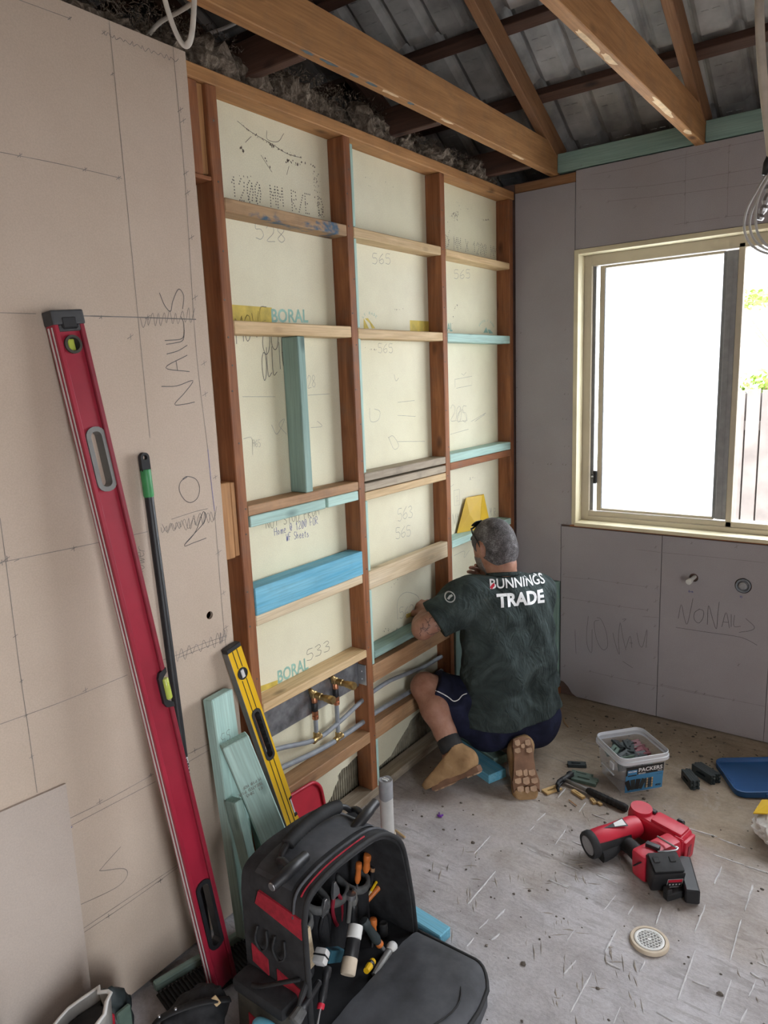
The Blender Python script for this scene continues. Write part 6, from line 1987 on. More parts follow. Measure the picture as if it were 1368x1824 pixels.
XL = lambda px, py, x: at('x', x, px, py)
t = thing('plastic_sack', 'crumpled grey plastic sack with white open edge at the lower left', 'sack', (.222, -.812, 0))
o_ = t.location.copy()
bm = NB(); NS = 22
prf = [(.075, .09, 0), (.085, .10, .06), (.08, .10, .14), (.06, .085, .20), (.055, .08, .262)]
rings = []
for i, (rx, ry, z) in enumerate(prf):
    rings.append([bm.verts.new((math.cos(6.283 * k / NS) * rx * (1 + .30 * noise.noise((k * .9, z * 20, 1))), math.sin(6.283 * k / NS) * ry * (1 + .30 * noise.noise((k * .9, z * 20, 4))), z + (.03 * math.sin(6.283 * k / NS + .3) if i == 4 else 0))) for k in range(NS)])
for a, b in zip(rings, rings[1:]):
    for k in range(NS): bm.faces.new((a[k], a[(k + 1) % NS], b[(k + 1) % NS], b[k]))
bm.faces.new(rings[0][::-1])
rim = [v.co.copy() for v in rings[-1]]
obj('sack_wall', bm, plain('grey_film', (.33, .315, .29), .35, var=.25, scale=18, bump=.3), t, smooth=60)
bm = NB(); tube(bm, rim + [rim[0]], .005, 6, flat=.6); obj('open_edge', bm, MT['white_plastic'], t, smooth=True)
bm = NB(); bm.faces.new([bm.verts.new(p - Vector((0, 0, .035))) for p in rim]); obj('sack_contents', bm, MT['black_matt'], t)
stick2 = None
t = thing('cloth_roll', 'dark folded case with white lining edge at the lower left corner', 'case', XL(70, 1800, .13) - Vector((0, 0, .30)) + Vector((0, 0, 0)))
t.location = (.118, -.935, 0)
bm = NB(); box(bm, -.02, .03, -.055, .055, .0, .285, .008, 2, M=Matrix.Rotation(.12, 4, 'X')); obj('case_body', bm, MT['black_matt'], t, smooth=40)
bm = NB(); box(bm, .028, .038, -.045, .05, .03, .270, .004, 1, M=Matrix.Rotation(.12, 4, 'X')); obj('lining_edge', bm, MT['white_plastic'], t)
p0, p1 = XL(18, 1815, .2), XL(62, 1812, .22)
t = thing('hand_tool', 'red plastic hand tool grip poking up at the lower left corner', 'tool', (.235, -.965, 0))
bm = NB(); lathe(bm, [(.010, 0), (.013, .02), (.012, .15), (.014, .17)], 14); obj('dark_shaft', bm, MT['black'], t, smooth=40)
M_ = frame_from(z=(.10, .9, .12), y=(0, 0, 1), o=(0, -.045, .352))
bm = NB(); lathe(bm, [(.006, -.004), (.014, 0), (.017, .012), (.016, .05), (.014, .085), (.008, .088)], 16, M_); obj('red_grip', bm, MT['red_plastic'], t, smooth=40)
bm = NB(); tube(bm, spline([(0, 0, .165), (0, -.002, .25), (0, .0, .35)], 5), .011, 10); obj('neck', bm, MT['black'], t, smooth=True)
t = thing('black_pouch', 'black nylon tool pouch with riveted strap lying beside the bag', 'pouch', (.25, -.535, 0))
bm = NB(); blob_bag(bm, (0, 0, .055), (.072, .090, .060), 3.1)
for v in bm.verts: v.co.z = max(.0, v.co.z)
obj('pouch_body', bm, MT['bag_fabric'], t, smooth=True)
bm = NB(); tube(bm, spline([(-.05, -.10, .07), (-.02, -.07, .115), (.03, .0, .125), (.06, .07, .095)], 6), .012, 8, flat=.35); st_ = obj('strap', bm, MT['black_matt'], t, smooth=True)
for p in ((-.025, -.075, .118), (.0, -.045, .128)):
    bm = NB(); lathe(bm, [(.004, 0), (.003, .003)], 8, Matrix.Translation(p)); obj('rivet', bm, MT['steel'], st_)
bm = NB(); box(bm, -.012, .012, -.008, .008, 0, .004, .002, M=Matrix.Translation((.05, .035, .112)) @ Matrix.Rotation(.5, 4, 'Y')); obj('tan_patch', bm, MT['pine'], t)
t = thing('packet', 'dark printed packet with red and green panels beside the grey sack', 'packet', (.135, -.680, 0))
bm = NB(); blob_bag(bm, (0, 0, .10), (.04, .05, .10), 8.2)
for v in bm.verts: v.co.z = max(0, v.co.z)
obj('packet_body', bm, MT['packer_dark'], t, smooth=True)
bm = NB(); box(bm, .026, .040, -.045, -.010, .08, .165, .004); obj('red_panel', bm, MT['red_plastic'], t)
bm = NB(); box(bm, .030, .044, -.008, .03, .07, .16, .004); obj('green_panel', bm, MT['packer_green'], t)
bm = NB(); box(bm, -.028, .028, -.012, .012, 0, .03, .004, 2); o = obj('foam_piece', bm, MT['pink'], loc=(.335, -.62, .10), rot=(.1, -.25, .5)); o.location = (.335, -.645, 0); o.rotation_euler = (0, 0, .5)
tag(o, 'small pink foam piece lying in front of the black pouch', 'foam')
t = thing('plastic_case', 'light blue rounded plastic case in front of the tool bag at the bottom edge', 'case', (.475, -.500, 0), (0, 0, .2))
bm = NB(); vs = box(bm, -.045, .045, -.05, .05, 0, .11, .028, 3); obj('case_shell', bm, MT['lightblue'], t, smooth=50)
bm = NB(); tube(bm, spline([(-.028, 0, .105), (-.02, 0, .145), (.02, 0, .145), (.028, 0, .105)], 5), .011, 10); obj('case_handle', bm, MT['lightblue'], t, smooth=True)


# ================================================================ KNEELING WORKER
def Dp(px, py, dd):
    return CAM + ray(px, py) * dd


class SDF:
    """smooth union of round cones and ellipsoids, meshed with surface nets"""

    def __init__(s):
        s.items = []

    def cone(s, a, b, r1, r2, k=.02):
        s.items.append(('c', np.array(a, float), np.array(b, float), r1, r2, k)); return s

    def ell(s, c, r, M=None, k=.02):
        R3 = np.eye(3) if M is None else np.array([list(v) for v in M])   # rows: local axes
        s.items.append(('e', np.array(c, float), np.array(r, float), R3, 0, k)); return s

    def chain(s, pts, rs, k=.02):
        for i in range(len(pts) - 1): s.cone(pts[i], pts[i + 1], rs[i], rs[i + 1], k)
        return s

    def eval(s, P):
        d = np.full(len(P), 1e3)
        for it in s.items:
            if it[0] == 'c':
                _, a, b, r1, r2, k = it
                ba = b - a; L2 = max(ba @ ba, 1e-12)
                t = np.clip(((P - a) @ ba) / L2, 0, 1)
                q = P - a - t[:, None] * ba
                e = np.sqrt((q * q).sum(1)) - (r1 + (r2 - r1) * t)
            else:
                _, c, r, R3, _, k = it
                q = (P - c) @ R3.T
                k0 = np.sqrt(((q / r) ** 2).sum(1)); k1 = np.sqrt(((q / (r * r)) ** 2).sum(1)) + 1e-9
                e = k0 * (k0 - 1.0) / k1
            h = np.clip(.5 + .5 * (e - d) / k, 0, 1) if k > 0 else (e > d) * 1.0
            d = e * (1 - h) + d * h - k * h * (1 - h)
        return d

    def bounds(s, pad=.03):
        lo = np.full(3, 1e9); hi = -lo
        for it in s.items:
            if it[0] == 'c': pts, r = (it[1], it[2]), max(it[3], it[4])
            else: pts, r = (it[1],), max(it[2])
            for p in pts: lo = np.minimum(lo, p - r); hi = np.maximum(hi, p + r)
        return lo - pad, hi + pad


def surface_net(fn, lo, hi, h):
    n = np.ceil((hi - lo) / h).astype(int) + 1
    xs = [lo[i] + h * np.arange(n[i]) for i in range(3)]
    V = np.empty(n)
    YZ = np.stack(np.meshgrid(xs[1], xs[2], indexing='ij'), -1).reshape(-1, 2)
    for i0 in range(0, n[0], 16):
        sl = xs[0][i0:i0 + 16]
        P = np.concatenate([np.concatenate([np.full((len(YZ), 1), x), YZ], 1) for x in sl])
        V[i0:i0 + 16] = fn(P).reshape(len(sl), n[1], n[2])
    S = V < 0
    c = [(i, j, k) for i in (0, 1) for j in (0, 1) for k in (0, 1)]
    cut = lambda A, o: A[o[0]:n[0] - 1 + o[0], o[1]:n[1] - 1 + o[1], o[2]:n[2] - 1 + o[2]]
    cnt = sum(cut(S, o).astype(np.int8) for o in c)
    act = (cnt > 0) & (cnt < 8)
    idx = np.full(act.shape, -1, int); ids = np.argwhere(act); idx[act] = np.arange(len(ids))
    acc = np.zeros((len(ids), 3)); num = np.zeros(len(ids))
    for a in c:
        for ax_ in range(3):
            if a[ax_]: continue
            b = list(a); b[ax_] = 1
            va = V[ids[:, 0] + a[0], ids[:, 1] + a[1], ids[:, 2] + a[2]]; vb = V[ids[:, 0] + b[0], ids[:, 1] + b[1], ids[:, 2] + b[2]]
            m = (va < 0) != (vb < 0)
            t = np.where(m, va / np.where(m, va - vb, 1), 0)
            p = np.tile(np.array(a, float), (len(ids), 1)); p[:, ax_] += t
            acc[m] += p[m]; num[m] += 1
    verts = lo + h * (ids + acc / num[:, None])
    faces = []
    for ax_ in range(3):
        u, w = (ax_ + 1) % 3, (ax_ + 2) % 3
        sa = [slice(0, n[i]) for i in range(3)]; sb = list(sa)
        sa[ax_] = slice(0, n[ax_] - 1); sb[ax_] = slice(1, n[ax_])
        A, B = S[tuple(sa)], S[tuple(sb)]
        E = np.argwhere(A != B)
        E = E[(E[:, u] > 0) & (E[:, w] > 0) & (E[:, u] < n[u] - 1) & (E[:, w] < n[w] - 1)]
        fl = A[tuple(E.T)]
        q = []
        for du, dw in ((-1, -1), (0, -1), (0, 0), (-1, 0)):
            e = E.copy(); e[:, u] += du; e[:, w] += dw; q.append(idx[tuple(e.T)])
        q = np.stack(q, 1)
        q[~fl] = q[~fl][:, ::-1]
        faces.append(q)
    return verts, np.concatenate(faces)


def mesh_obj(name, verts, faces, mat, parent, origin):
    me = bpy.data.meshes.new(name)
    me.from_pydata((verts - np.array(origin)).tolist(), [], faces.tolist())
    me.materials.append(mat)
    me.shade_smooth()
    o = bpy.data.objects.new(name, me)
    link(o, parent)
    return o


def shell_mesh(sdf, h, fn=None, grow=0.0):
    lo, hi = sdf.bounds(.03 + grow)
    f = fn if fn else (lambda P: sdf.eval(P) - grow)
    return surface_net(f, lo, hi, h)


V3 = lambda v: np.array(v, float)
# joints
pelv = Dp(905, 1268, 2.99); waist = Dp(910, 1190, 2.96); chest = Dp(902, 1100, 2.93); neckb = Dp(897, 1020, 2.92)
hipL, hipR = Dp(865, 1282, 2.97), Dp(948, 1282, 3.02)
shL, shR = Dp(834, 1064, 2.86), Dp(954, 1056, 3.01)
elL, wrL = Dp(753, 1120, 2.84), Dp(757, 1096, 2.99)
elR, wrR = Dp(930, 1120, 3.22), Dp(884, 1043, 3.05)
kneeL, ankL = Dp(757, 1222, 2.93), Dp(806, 1335, 2.80)
kneeR, ankR = Vector((.17, 1.38, .07)), Vector((.405, 1.005, .105))
sx_ = (shR - shL).normalized()
spine = (neckb - pelv).normalized()
fwd = Vector((0, 0, 1)).cross(sx_); fwd = (-fwd if fwd.dot(Vector((-.6, .8, 0))) < 0 else fwd); fwd = (fwd - spine * fwd.dot(spine)).normalized()
headc = Dp(880, 967, 2.93)
hf = Vector((-.93, .36, -.16)).normalized(); hs = hf.cross(Vector((0, 0, 1))).normalized(); hu = hs.cross(hf).normalized()
HM = [hf, hs, hu]
ORG = Vector((.33, 1.0, 0.0))
PER = thing('person', 'man in dark green tee shirt and navy shorts kneeling at the open wall frame', 'person', ORG)


def torso(s, g=0.0):
    s.chain([pelv - sx_ * .062, waist - sx_ * .062, chest - sx_ * .075], [.118 + g, .108 + g, .108 + g], .05)
    s.chain([pelv + sx_ * .062, waist + sx_ * .062, chest + sx_ * .075], [.118 + g, .108 + g, .108 + g], .05)
    s.cone(waist + fwd * .05, chest + fwd * .03, .11 + g, .10 + g, .05)
    s.cone(chest + spine * .05 - sx_ * .06, chest + spine * .05 + sx_ * .06, .085 + g, .085 + g, .05)
    s.chain([shL, chest + spine * .085], [.062 + g, .075 + g], .05)
    s.chain([shR, chest + spine * .085], [.062 + g, .075 + g], .05)
    return s


sk = torso(SDF())
sk.cone(neckb - spine * .04, headc - hu * .05 - hf * .02, .062, .056, .03)
# head
sk.ell(headc, (.098, .079, .100), HM, .02)
sk.ell(headc + hf * .028 - hu * .062, (.066, .060, .058), HM, .03)
sk.ell(headc + hf * .055 - hu * .085, (.036, .036, .030), HM, .02)
sk.cone(headc + hf * .092 - hu * .005, headc + hf * .112 - hu * .034, .010, .014, .012)
sk.cone(headc + hf * .084 + hs * .03 + hu * .022, headc + hf * .084 - hs * .03 + hu * .022, .012, .012, .012)
sk.cone(headc + hf * .082 + hs * .02 - hu * .062, headc + hf * .082 - hs * .02 - hu * .062, .009, .009, .008)
for sg in (-1, 1):
    e = headc + hs * .080 * sg - hu * .012 - hf * .008
    sk.ell(e, (.019, .007, .031), [(hf - hs * sg * .45).normalized(), (hs * sg + hf * .45).normalized(), hu], .006)
    sk.ell(e - hu * .022 + hf * .003, (.010, .007, .012), HM, .006)
sk.cone(headc - hu * .085 - hf * .055, headc - hu * .085 - hf * .05 + hs * .01, .04, .04, .02)
# arms
sk.chain([shL, shL.lerp(elL, .45), elL], [.058, .050, .041], .02)
sk.chain([elL, elL.lerp(wrL, .3), wrL], [.042, .044, .030], .018)
sk.chain([shR, shR.lerp(elR, .5), elR], [.058, .050, .041], .02)
sk.chain([elR, elR.lerp(wrR, .3), wrR], [.042, .043, .030], .018)
# legs
sk.chain([hipL, hipL.lerp(kneeL, .5), kneeL], [.098, .080, .058], .03)
sk.chain([kneeL + Vector((.0, 0, -.01)), kneeL.lerp(ankL, .35) - Vector((-.012, .012, 0)), kneeL.lerp(ankL, .75), ankL], [.054, .056, .042, .036], .02)
sk.chain([hipR, hipR.lerp(kneeR, .5), kneeR], [.098, .080, .058], .03)
sk.chain([kneeR, kneeR.lerp(ankR, .4), ankR], [.055, .058, .038], .02)
sk.cone(ankR, ankR + Vector((.045, -.06, -.06)), .036, .034, .02); sk.cone(ankL, ankL + Vector((-.01, -.01, -.10)), .036, .036, .02)
vb, fb = shell_mesh(sk, .0065)


# hands: palm and five separate bent fingers, joined into the body mesh
def hand(wr, direc, palm_n, curl, size=1.0, left=True):
    d = Vector(direc).normalized(); nrm = Vector(palm_n); nrm = (nrm - d * nrm.dot(d)).normalized(); sd = d.cross(nrm).normalized() * (1 if left else -1)   # sd towards thumb side
    s = SDF()
    pc = wr + d * .055 * size
    s.cone(wr - d * .03, wr + d * .01, .030, .028, .015)
    s.chain([wr, wr + d * .085 * size + sd * .026], [.024, .0145], .014); s.chain([wr, wr + d * .085 * size - sd * .028], [.024, .0135], .014); s.chain([wr, wr + d * .09 * size], [.024, .0145], .014)
    for off, L, r in ((.031, .070, .0088), (.0105, .078, .0092), (-.0105, .073, .0088), (-.031, .057, .0078)):
        p = wr + d * (.085 - abs(off) * .25) * size + sd * off; a = 0.25
        dirv = d.copy(); pts = [p]
        for k, fr_ in enumerate((.45, .32, .23)):
            a = curl * (.5 + .5 * k)
            q = (d * math.cos(a) + nrm * math.sin(a) + sd * off * 3.0).normalized()
            pts.append(pts[-1] + q * L * fr_ * size)
        s.chain(pts, [r * 1.05, r, r * .95, r * .82], .0035)
    p = wr + d * .022 + sd * .028
    s.chain([p, p + (d * .5 + sd * .8 + nrm * .35).normalized() * .040, p + (d * .5 + sd * .8 + nrm * .35).normalized() * .040 + (d * .85 + sd * .25 + nrm * .45).normalized() * .030, p + (d * .5 + sd * .8 + nrm * .35).normalized() * .040 + (d * .85 + sd * .15 + nrm * .5).normalized() * .052], [.016, .0125, .0105, .0085], .006)
    return shell_mesh(s, .0032)


hl = hand(wrL, (wrL - elL).normalized() * .8 + Vector((-.35, .1, .35)), (-.1, .2, -1), .75, 1.0, True)
hr = hand(wrR, Vector((-.42, -.30, .62)), (.3, -.6, -.4), .6, .95, False)
off = 0; AV, AF = [], []
for v, f in ((vb, fb), hl, hr):
    AV.append(v); AF.append(f + off); off += len(v)


def skin_mat():
    m = NT('weathered_skin')
    v = m.coord(rnd=False)
    f = m.noise(v, 22, 5, .6)
    col = m.ramp(f, [(.3, (.30, .135, .085)), (.55, (.40, .205, .14)), (.75, (.47, .26, .185))])
    m.base(col); m.set(.55, spec=.4)
    m.b.inputs['Subsurface Weight'].default_value = .08
    m.b.inputs['Subsurface Radius'].default_value = (.01, .004, .002)
    m.bump(m.noise(v, 160, 3), .25, .001)
    return m.m


MT['skin'] = skin_mat()
body = mesh_obj('body', np.concatenate(AV), np.concatenate(AF), MT['skin'], PER, ORG)

# eyes, brows and mouth on the turned face
bm = NB()
for sg in (-1, 1):
    g = bmesh.ops.create_uvsphere(bm, u_segments=12, v_segments=8, radius=.0115)
    for v in g['verts']: v.co += headc + hf * .083 + hs * .032 * sg - hu * .004 - ORG
obj('eyes', bm, plain('eye_white', (.6, .57, .53), .2), PER, smooth=True)
bm = NB()
for sg in (-1, 1): tube(bm, [p - ORG for p in spline([headc + hf * .099 + hs * .014 * sg + hu * .024, headc + hf * .094 + hs * .034 * sg + hu * .030, headc + hf * .078 + hs * .054 * sg + hu * .022], 4)], .0035, 6)
obj('eyebrows', bm, plain('grey_brow', (.10, .09, .085), .9), PER, smooth=True)


# cropped grey hair
def hair_fn(P):
    q = P - V3(headc)
    f_, u_, s_ = q @ V3(hf), q @ V3(hu), np.abs(q @ V3(hs))
    d = np.maximum(SDF().ell(headc, (.098, .079, .100), HM, .02).ell(headc - hu * .035 - hf * .045, (.055, .062, .065), HM, .02).eval(P) - .0045, -(u_ * .80 - f_ * .60 + .036))
    ear = np.sqrt((f_ + .004) ** 2 * 1.3 + (u_ + .014) ** 2 + np.maximum(s_ - .08, 0) ** 2) - .034
    return np.maximum(d, np.where(s_ > .05, -ear, -1))


lo, hi = V3(headc) - .16, V3(headc) + .16
hv, hfc = surface_net(hair_fn, lo, hi, .0045)
hm_ = NT('cropped_grey_hair')
v = hm_.coord(rnd=False)
hm_.base(hm_.ramp(hm_.mix(.5, hm_.noise(v, 26, 5, .65), hm_.noise(v, 240, 3, .7)), [(.36, (.030, .026, .026)), (.52, (.12, .11, .11)), (.68, (.34, .33, .34))]))
hm_.set(.8, spec=.2); hm_.bump(hm_.noise(v, 320, 2, .7), .7, .003)
hair = mesh_obj('hair', hv, hfc, hm_.m, PER, ORG)
beard = SDF().ell(headc + hf * .048 - hu * .082, (.052, .056, .038), HM, .02)
bv, bf = surface_net(lambda P: np.maximum(beard.eval(P) - .006, -(.25 - ((P - V3(headc)) @ V3(hu)) * -1 * 0 - .25 + .0) - 1), *[V3(headc) - .16, V3(headc) + .1], .006) if False else (None, None)
bm = NB()
# stubble shell around the jaw
sb_v, sb_f = surface_net(lambda P: np.maximum(np.maximum(sk.eval(P) - .0022, ((P - V3(headc)) @ V3(hu)) + .048), -((P - V3(headc)) @ V3(hf)) + .008), V3(headc) - .17, V3(headc) + .17, .006)
if len(sb_f): mesh_obj('stubble', sb_v, sb_f, plain('grey_stubble', (.20, .165, .15), .9, var=.35, scale=150, bump=.4), PER, ORG)
# sunglasses pushed up on the head
sg_t = bpy.data.objects.new('sunglasses', None); link(sg_t, PER)
for sg in (-1, 1):
    bm = NB(); tube(bm, [p - ORG for p in spline([headc + hf * .056 + hs * .064 * sg + hu * .066, headc + hf * .03 + hs * .080 * sg + hu * .048, headc - hf * .0 + hs * .0875 * sg + hu * .022, headc - hf * .016 + hs * .087 * sg - hu * .004], 6)], .0032, 7); obj('temple_arm', bm, MT['black'], sg_t, smooth=True)
    bm = NB(); Ml_ = frame_from(x=(hs * sg + hf * -.25), y=(hu * .5 + hf * -.75), o=headc + hf * .054 + hs * .034 * sg + hu * .087); prism(bm, rrect(.056, .036, .014, 4), -.0015, .0015, Ml_, .001); place_bm(bm, Matrix.Translation(-ORG)); obj('dark_lens', bm, MT['black'], sg_t, smooth=40)
bm = NB(); tube(bm, [p - ORG for p in spline([headc + hf * .058 - hs * .064 + hu * .066, headc + hf * .073 + hu * .080, headc + hf * .058 + hs * .064 + hu * .066], 6)], .004, 7); obj('brow_bar', bm, MT['black'], sg_t, smooth=True)


# tee shirt: grown torso and short sleeves, cut at hem, cuffs and neck
ts = torso(SDF(), .013)
upl = (elL - shL).normalized(); upr = (elR - shR).normalized()
ts.cone(chest + sx_ * .085 - spine * .05, pelv + sx_ * .098 + spine * .03, .100, .112, .05); ts.cone(chest - sx_ * .08 - spine * .12, pelv - sx_ * .09 + spine * .05, .100, .118, .05)
ts.cone(pelv - sx_ * .075 - fwd * .012, pelv + sx_ * .080 - fwd * .012, .143, .140, .04)
ts.chain([shL, shL + upl * .06, shL + upl * .19], [.070, .072, .078], .035); ts.chain([shR, shR + upr * .06, shR + upr * .17], [.070, .072, .072], .035)
hemc = pelv - spine * .004
hem_n = (spine + fwd * .05).normalized()


def fold(P):
    """soft creases of loose cloth"""
    q = P - V3(chest)
    a, b, c_ = q @ V3(sx_), q @ V3(spine), q @ V3(fwd)
    w = np.zeros(len(P))
    dn = np.clip((-b) / .35, 0, 1)
    w += .0075 * dn * np.sin(a * 38 + b * 16 + 2.0 * np.sin(b * 11) + c_ * 10)
    w += .0050 * np.sin(a * 22 - b * 46 + 1.6 * np.sin(a * 17 + 1)) * (.35 + .65 * dn)
    w += .0035 * np.sin((a * .6 + b) * 75 + 3 * np.sin(a * 21)) * np.clip(1 - np.abs(b + .33) / .12, 0, 1)
    w += .003 * np.sin(a * 60 + b * 30 + c_ * 40)
    return w * 1.15 * np.clip((b + .46) / .12, .25, 1)


def shirt_fn(P):
    d = ts.eval(P) + fold(P) - .006
    hem = -((P - V3(hemc)) @ V3(hem_n)) + .012 * np.sin(((P - V3(hemc)) @ V3(sx_)) * 9 - .8)
    d = np.maximum(d, hem)
    for s0, ud, Lc in ((shL, upl, .165), (shR, upr, .15)):
        al = (P - V3(s0)) @ V3(ud); pe = np.linalg.norm(P - V3(s0) - np.outer(al, V3(ud)), axis=1)
        d = np.maximum(d, np.where(pe < .10, al - Lc, -1))
    nk = np.sqrt((((P - V3(neckb + spine * .035)) - np.outer((P - V3(neckb)) @ V3(spine), V3(spine))) ** 2).sum(1)) - .060
    d = np.maximum(d, np.where(((P - V3(neckb)) @ V3(spine)) > -.045, -nk, -1))
    return d


lo, hi = ts.bounds(.04)
sv, sf = surface_net(shirt_fn, lo, hi, .0062)
cm = NT('faded_green_cotton')
v = cm.coord(rnd=False)
wr_ = cm.noise(v, 7, 4, .55, 1.5)
cl = cm.ramp(wr_, [(.3, (.026, .034, .033)), (.52, (.046, .060, .058)), (.72, (.085, .108, .105))])
cm.base(cl); cm.set(.92, spec=.12)
wl_ = cm.n('ShaderNodeMapping'); wl_.inputs['Rotation'].default_value = (.3, .6, .5); wl_.inputs['Scale'].default_value = (5, 26, 9)
cm.l(v, wl_.inputs['Vector'])
wf_ = cm.noise(wl_.outputs[0], 1.0, 3, .55, 1.2)
rg = cm.n('ShaderNodeMath', operation='ABSOLUTE'); sbn = cm.n('ShaderNodeMath', operation='SUBTRACT'); sbn.inputs[1].default_value = .5
cm.l(wf_, sbn.inputs[0]); cm.l(sbn.outputs[0], rg.inputs[0])
cm.bump(cm.mix(.5, wr_, cm.ramp(rg.outputs[0], [(0, (1, 1, 1)), (.14, (.2, .2, .2))])), .75, .012)
shirt = mesh_obj('tee_shirt', sv, sf, cm.m, PER, ORG)
bm = NB()
ring = []
nb_ = neckb - spine * .006
e1 = sx_; e2 = fwd
tube(bm, [nb_ + e1 * .066 * math.cos(a) + e2 * .066 * math.sin(a) + spine * (.008 * math.cos(a) * 0 - .012 * math.sin(a)) - ORG for a in [6.2832 * k / 28 for k in range(29)]], .008, 8, cap=False)
obj('neck_rib', bm, cm.m, shirt, smooth=True)

# print on the back and sleeve, draped on the cloth
bvh = BVHTree.FromPolygons([tuple(p) for p in sv], [tuple(f) for f in sf])


def drape(bm, M, dirv, mat, name, cut=.012, lift=.0025):
    """cut lettering finely and drop it on the shirt along dirv"""
    for _ in range(3):
        long = [e for e in bm.edges if e.calc_length() * M.to_scale().x > cut]
        if not long: break
        bmesh.ops.subdivide_edges(bm, edges=long, cuts=1)
        bmesh.ops.triangulate(bm, faces=bm.faces)
    dirv = Vector(dirv).normalized()
    bad = []
    for v in bm.verts:
        p = M @ v.co
        hit, nr, i, dd = bvh.ray_cast(p - dirv * .4, dirv)
        if hit is None: bad.append(v); v.co = p
        else: v.co = hit - dirv * lift
    bmesh.ops.delete(bm, geom=bad, context='VERTS')
    place_bm(bm, Matrix.Translation(-ORG))
    return obj(name, bm, mat, shirt)


def fit_text(s_, org, ex, ey, wd, h, shear=0.0, off=.02, bend=0.0):
    bm = text_bm(s_, 1.0, offset=off, shear=shear)
    xs = [v.co.x for v in bm.verts]; ys = [v.co.y for v in bm.verts]
    kx = wd / (max(xs) - min(xs)); ky = h / (max(ys) - min(ys))
    for v in bm.verts:
        x = (v.co.x - min(xs)) * kx; y = (v.co.y - min(ys)) * ky
        v.co = Vector(org) + Vector(ex) * x + Vector(ey) * y
    return bm


back_dir = AX_F.copy()
tA = Dp(882, 1056, 2.75); tB = Dp(982, 1052, 2.75); ext = (tB - tA).normalized(); eyt = AX_U
pr_w = MT['label_white']
drape(fit_text('BUNNINGS', Dp(877, 1052, 2.75), ext, eyt, .245, .037, .05, .014), Matrix(), back_dir, pr_w, 'printed_lettering')
drape(fit_text('TRADE', Dp(887, 1084, 2.75), ext, eyt, .206, .052, 0, .04), Matrix(), back_dir, pr_w, 'printed_lettering')
bm = NB(); c_ = Dp(880, 1047, 2.75)
bm.faces.new([bm.verts.new(c_ + ext * a + eyt * b) for a, b in ((-.008, -.004), (.010, .012), (.014, .004), (.0, -.012))]); drape(bm, Matrix(), back_dir, MT['red_plastic'], 'printed_slash', lift=.0035)
bm = NB(); c_ = Dp(805, 1068, 2.7)
plate_holes(bm, circ(.021, 22), [circ(.0165, 22)], 0, .0002, frame_from(x=ext, y=eyt, o=c_)); drape(bm, Matrix(), back_dir, pr_w, 'sleeve_badge')
bm = NB(); prism(bm, [(-.012, -.006), (-.002, .006), (.008, .010), (.012, .004), (.002, -.002), (-.004, -.010)], 0, .0002, frame_from(x=ext, y=eyt, o=c_)); drape(bm, Matrix(), back_dir, pr_w, 'sleeve_badge')

# shorts
ss = SDF()
ss.chain([pelv - sx_ * .066 - spine * .01, pelv - sx_ * .06 + spine * .10], [.132, .118], .05); ss.chain([pelv + sx_ * .066 - spine * .01, pelv + sx_ * .06 + spine * .10], [.132, .118], .05)
dL, dR = (kneeL - hipL).normalized(), (kneeR - hipR).normalized()
ss.chain([hipL, hipL.lerp(kneeL, .5), kneeL - dL * .01], [.118, .100, .086], .04); ss.chain([hipR, hipR.lerp(kneeR, .5), kneeR], [.118, .100, .08], .04)


def shorts_fn(P):
    q = P - V3(pelv)
    a, b = q @ V3(sx_), q @ V3(spine)
    d = ss.eval(P) + .004 * np.sin(a * 55 + b * 12) * np.clip(1 + b * 6, 0, 1) + .003 * np.sin((q @ V3(dL)) * 40 + b * 25)
    near = np.linalg.norm(P - V3(kneeL), axis=1) < .16
    d = np.maximum(d, np.where(near, ((P - V3(kneeL)) @ V3(dL)) + .026, -1))
    near = np.linalg.norm(P - V3(kneeR), axis=1) < .16
    d = np.maximum(d, np.where(near, ((P - V3(kneeR)) @ V3(dR)) + .045, -1))
    d = np.maximum(d, np.where(((P - V3(hipL)) @ V3(dL)) < .05, ((P - V3(pelv)) @ V3(spine)) - .12, -1))
    return np.maximum(d, .045 - P[:, 2])


lo, hi = ss.bounds(.03)
wv, wf = surface_net(shorts_fn, lo, hi, .0068)
nm = NT('navy_shorts_fabric'); v = nm.coord(rnd=False); nn_ = nm.noise(v, 12, 5, .6, 1.0)
nm.base(nm.ramp(nn_, [(.3, (.008, .009, .020)), (.7, (.020, .023, .055))])); nm.set(.85, spec=.2); nm.bump(nn_, .4, .006)
shorts = mesh_obj('shorts', wv, wf, nm.m, PER, ORG)
bvs = BVHTree.FromPolygons([tuple(p) for p in wv], [tuple(f) for f in wf])
KP = crop(720, 1150, 4.56)
pp = []
for p in spline([Vector((a, b, 0)) for a, b in ((160, 352), (230, 358), (300, 385), (360, 420), (400, 450), (440, 440), (470, 405), (510, 388))], 5):
    rv = ray(*KP(p.x, p.y)).normalized()
    h_ = bvs.ray_cast(CAM, rv)
    if h_[0] is not None: pp.append(h_[0] - rv * .001 - ORG)
if len(pp) > 3:
    bm = NB(); tube(bm, pp, .0022, 6); obj('pale_piping', bm, MT['label_white'], shorts, smooth=True)

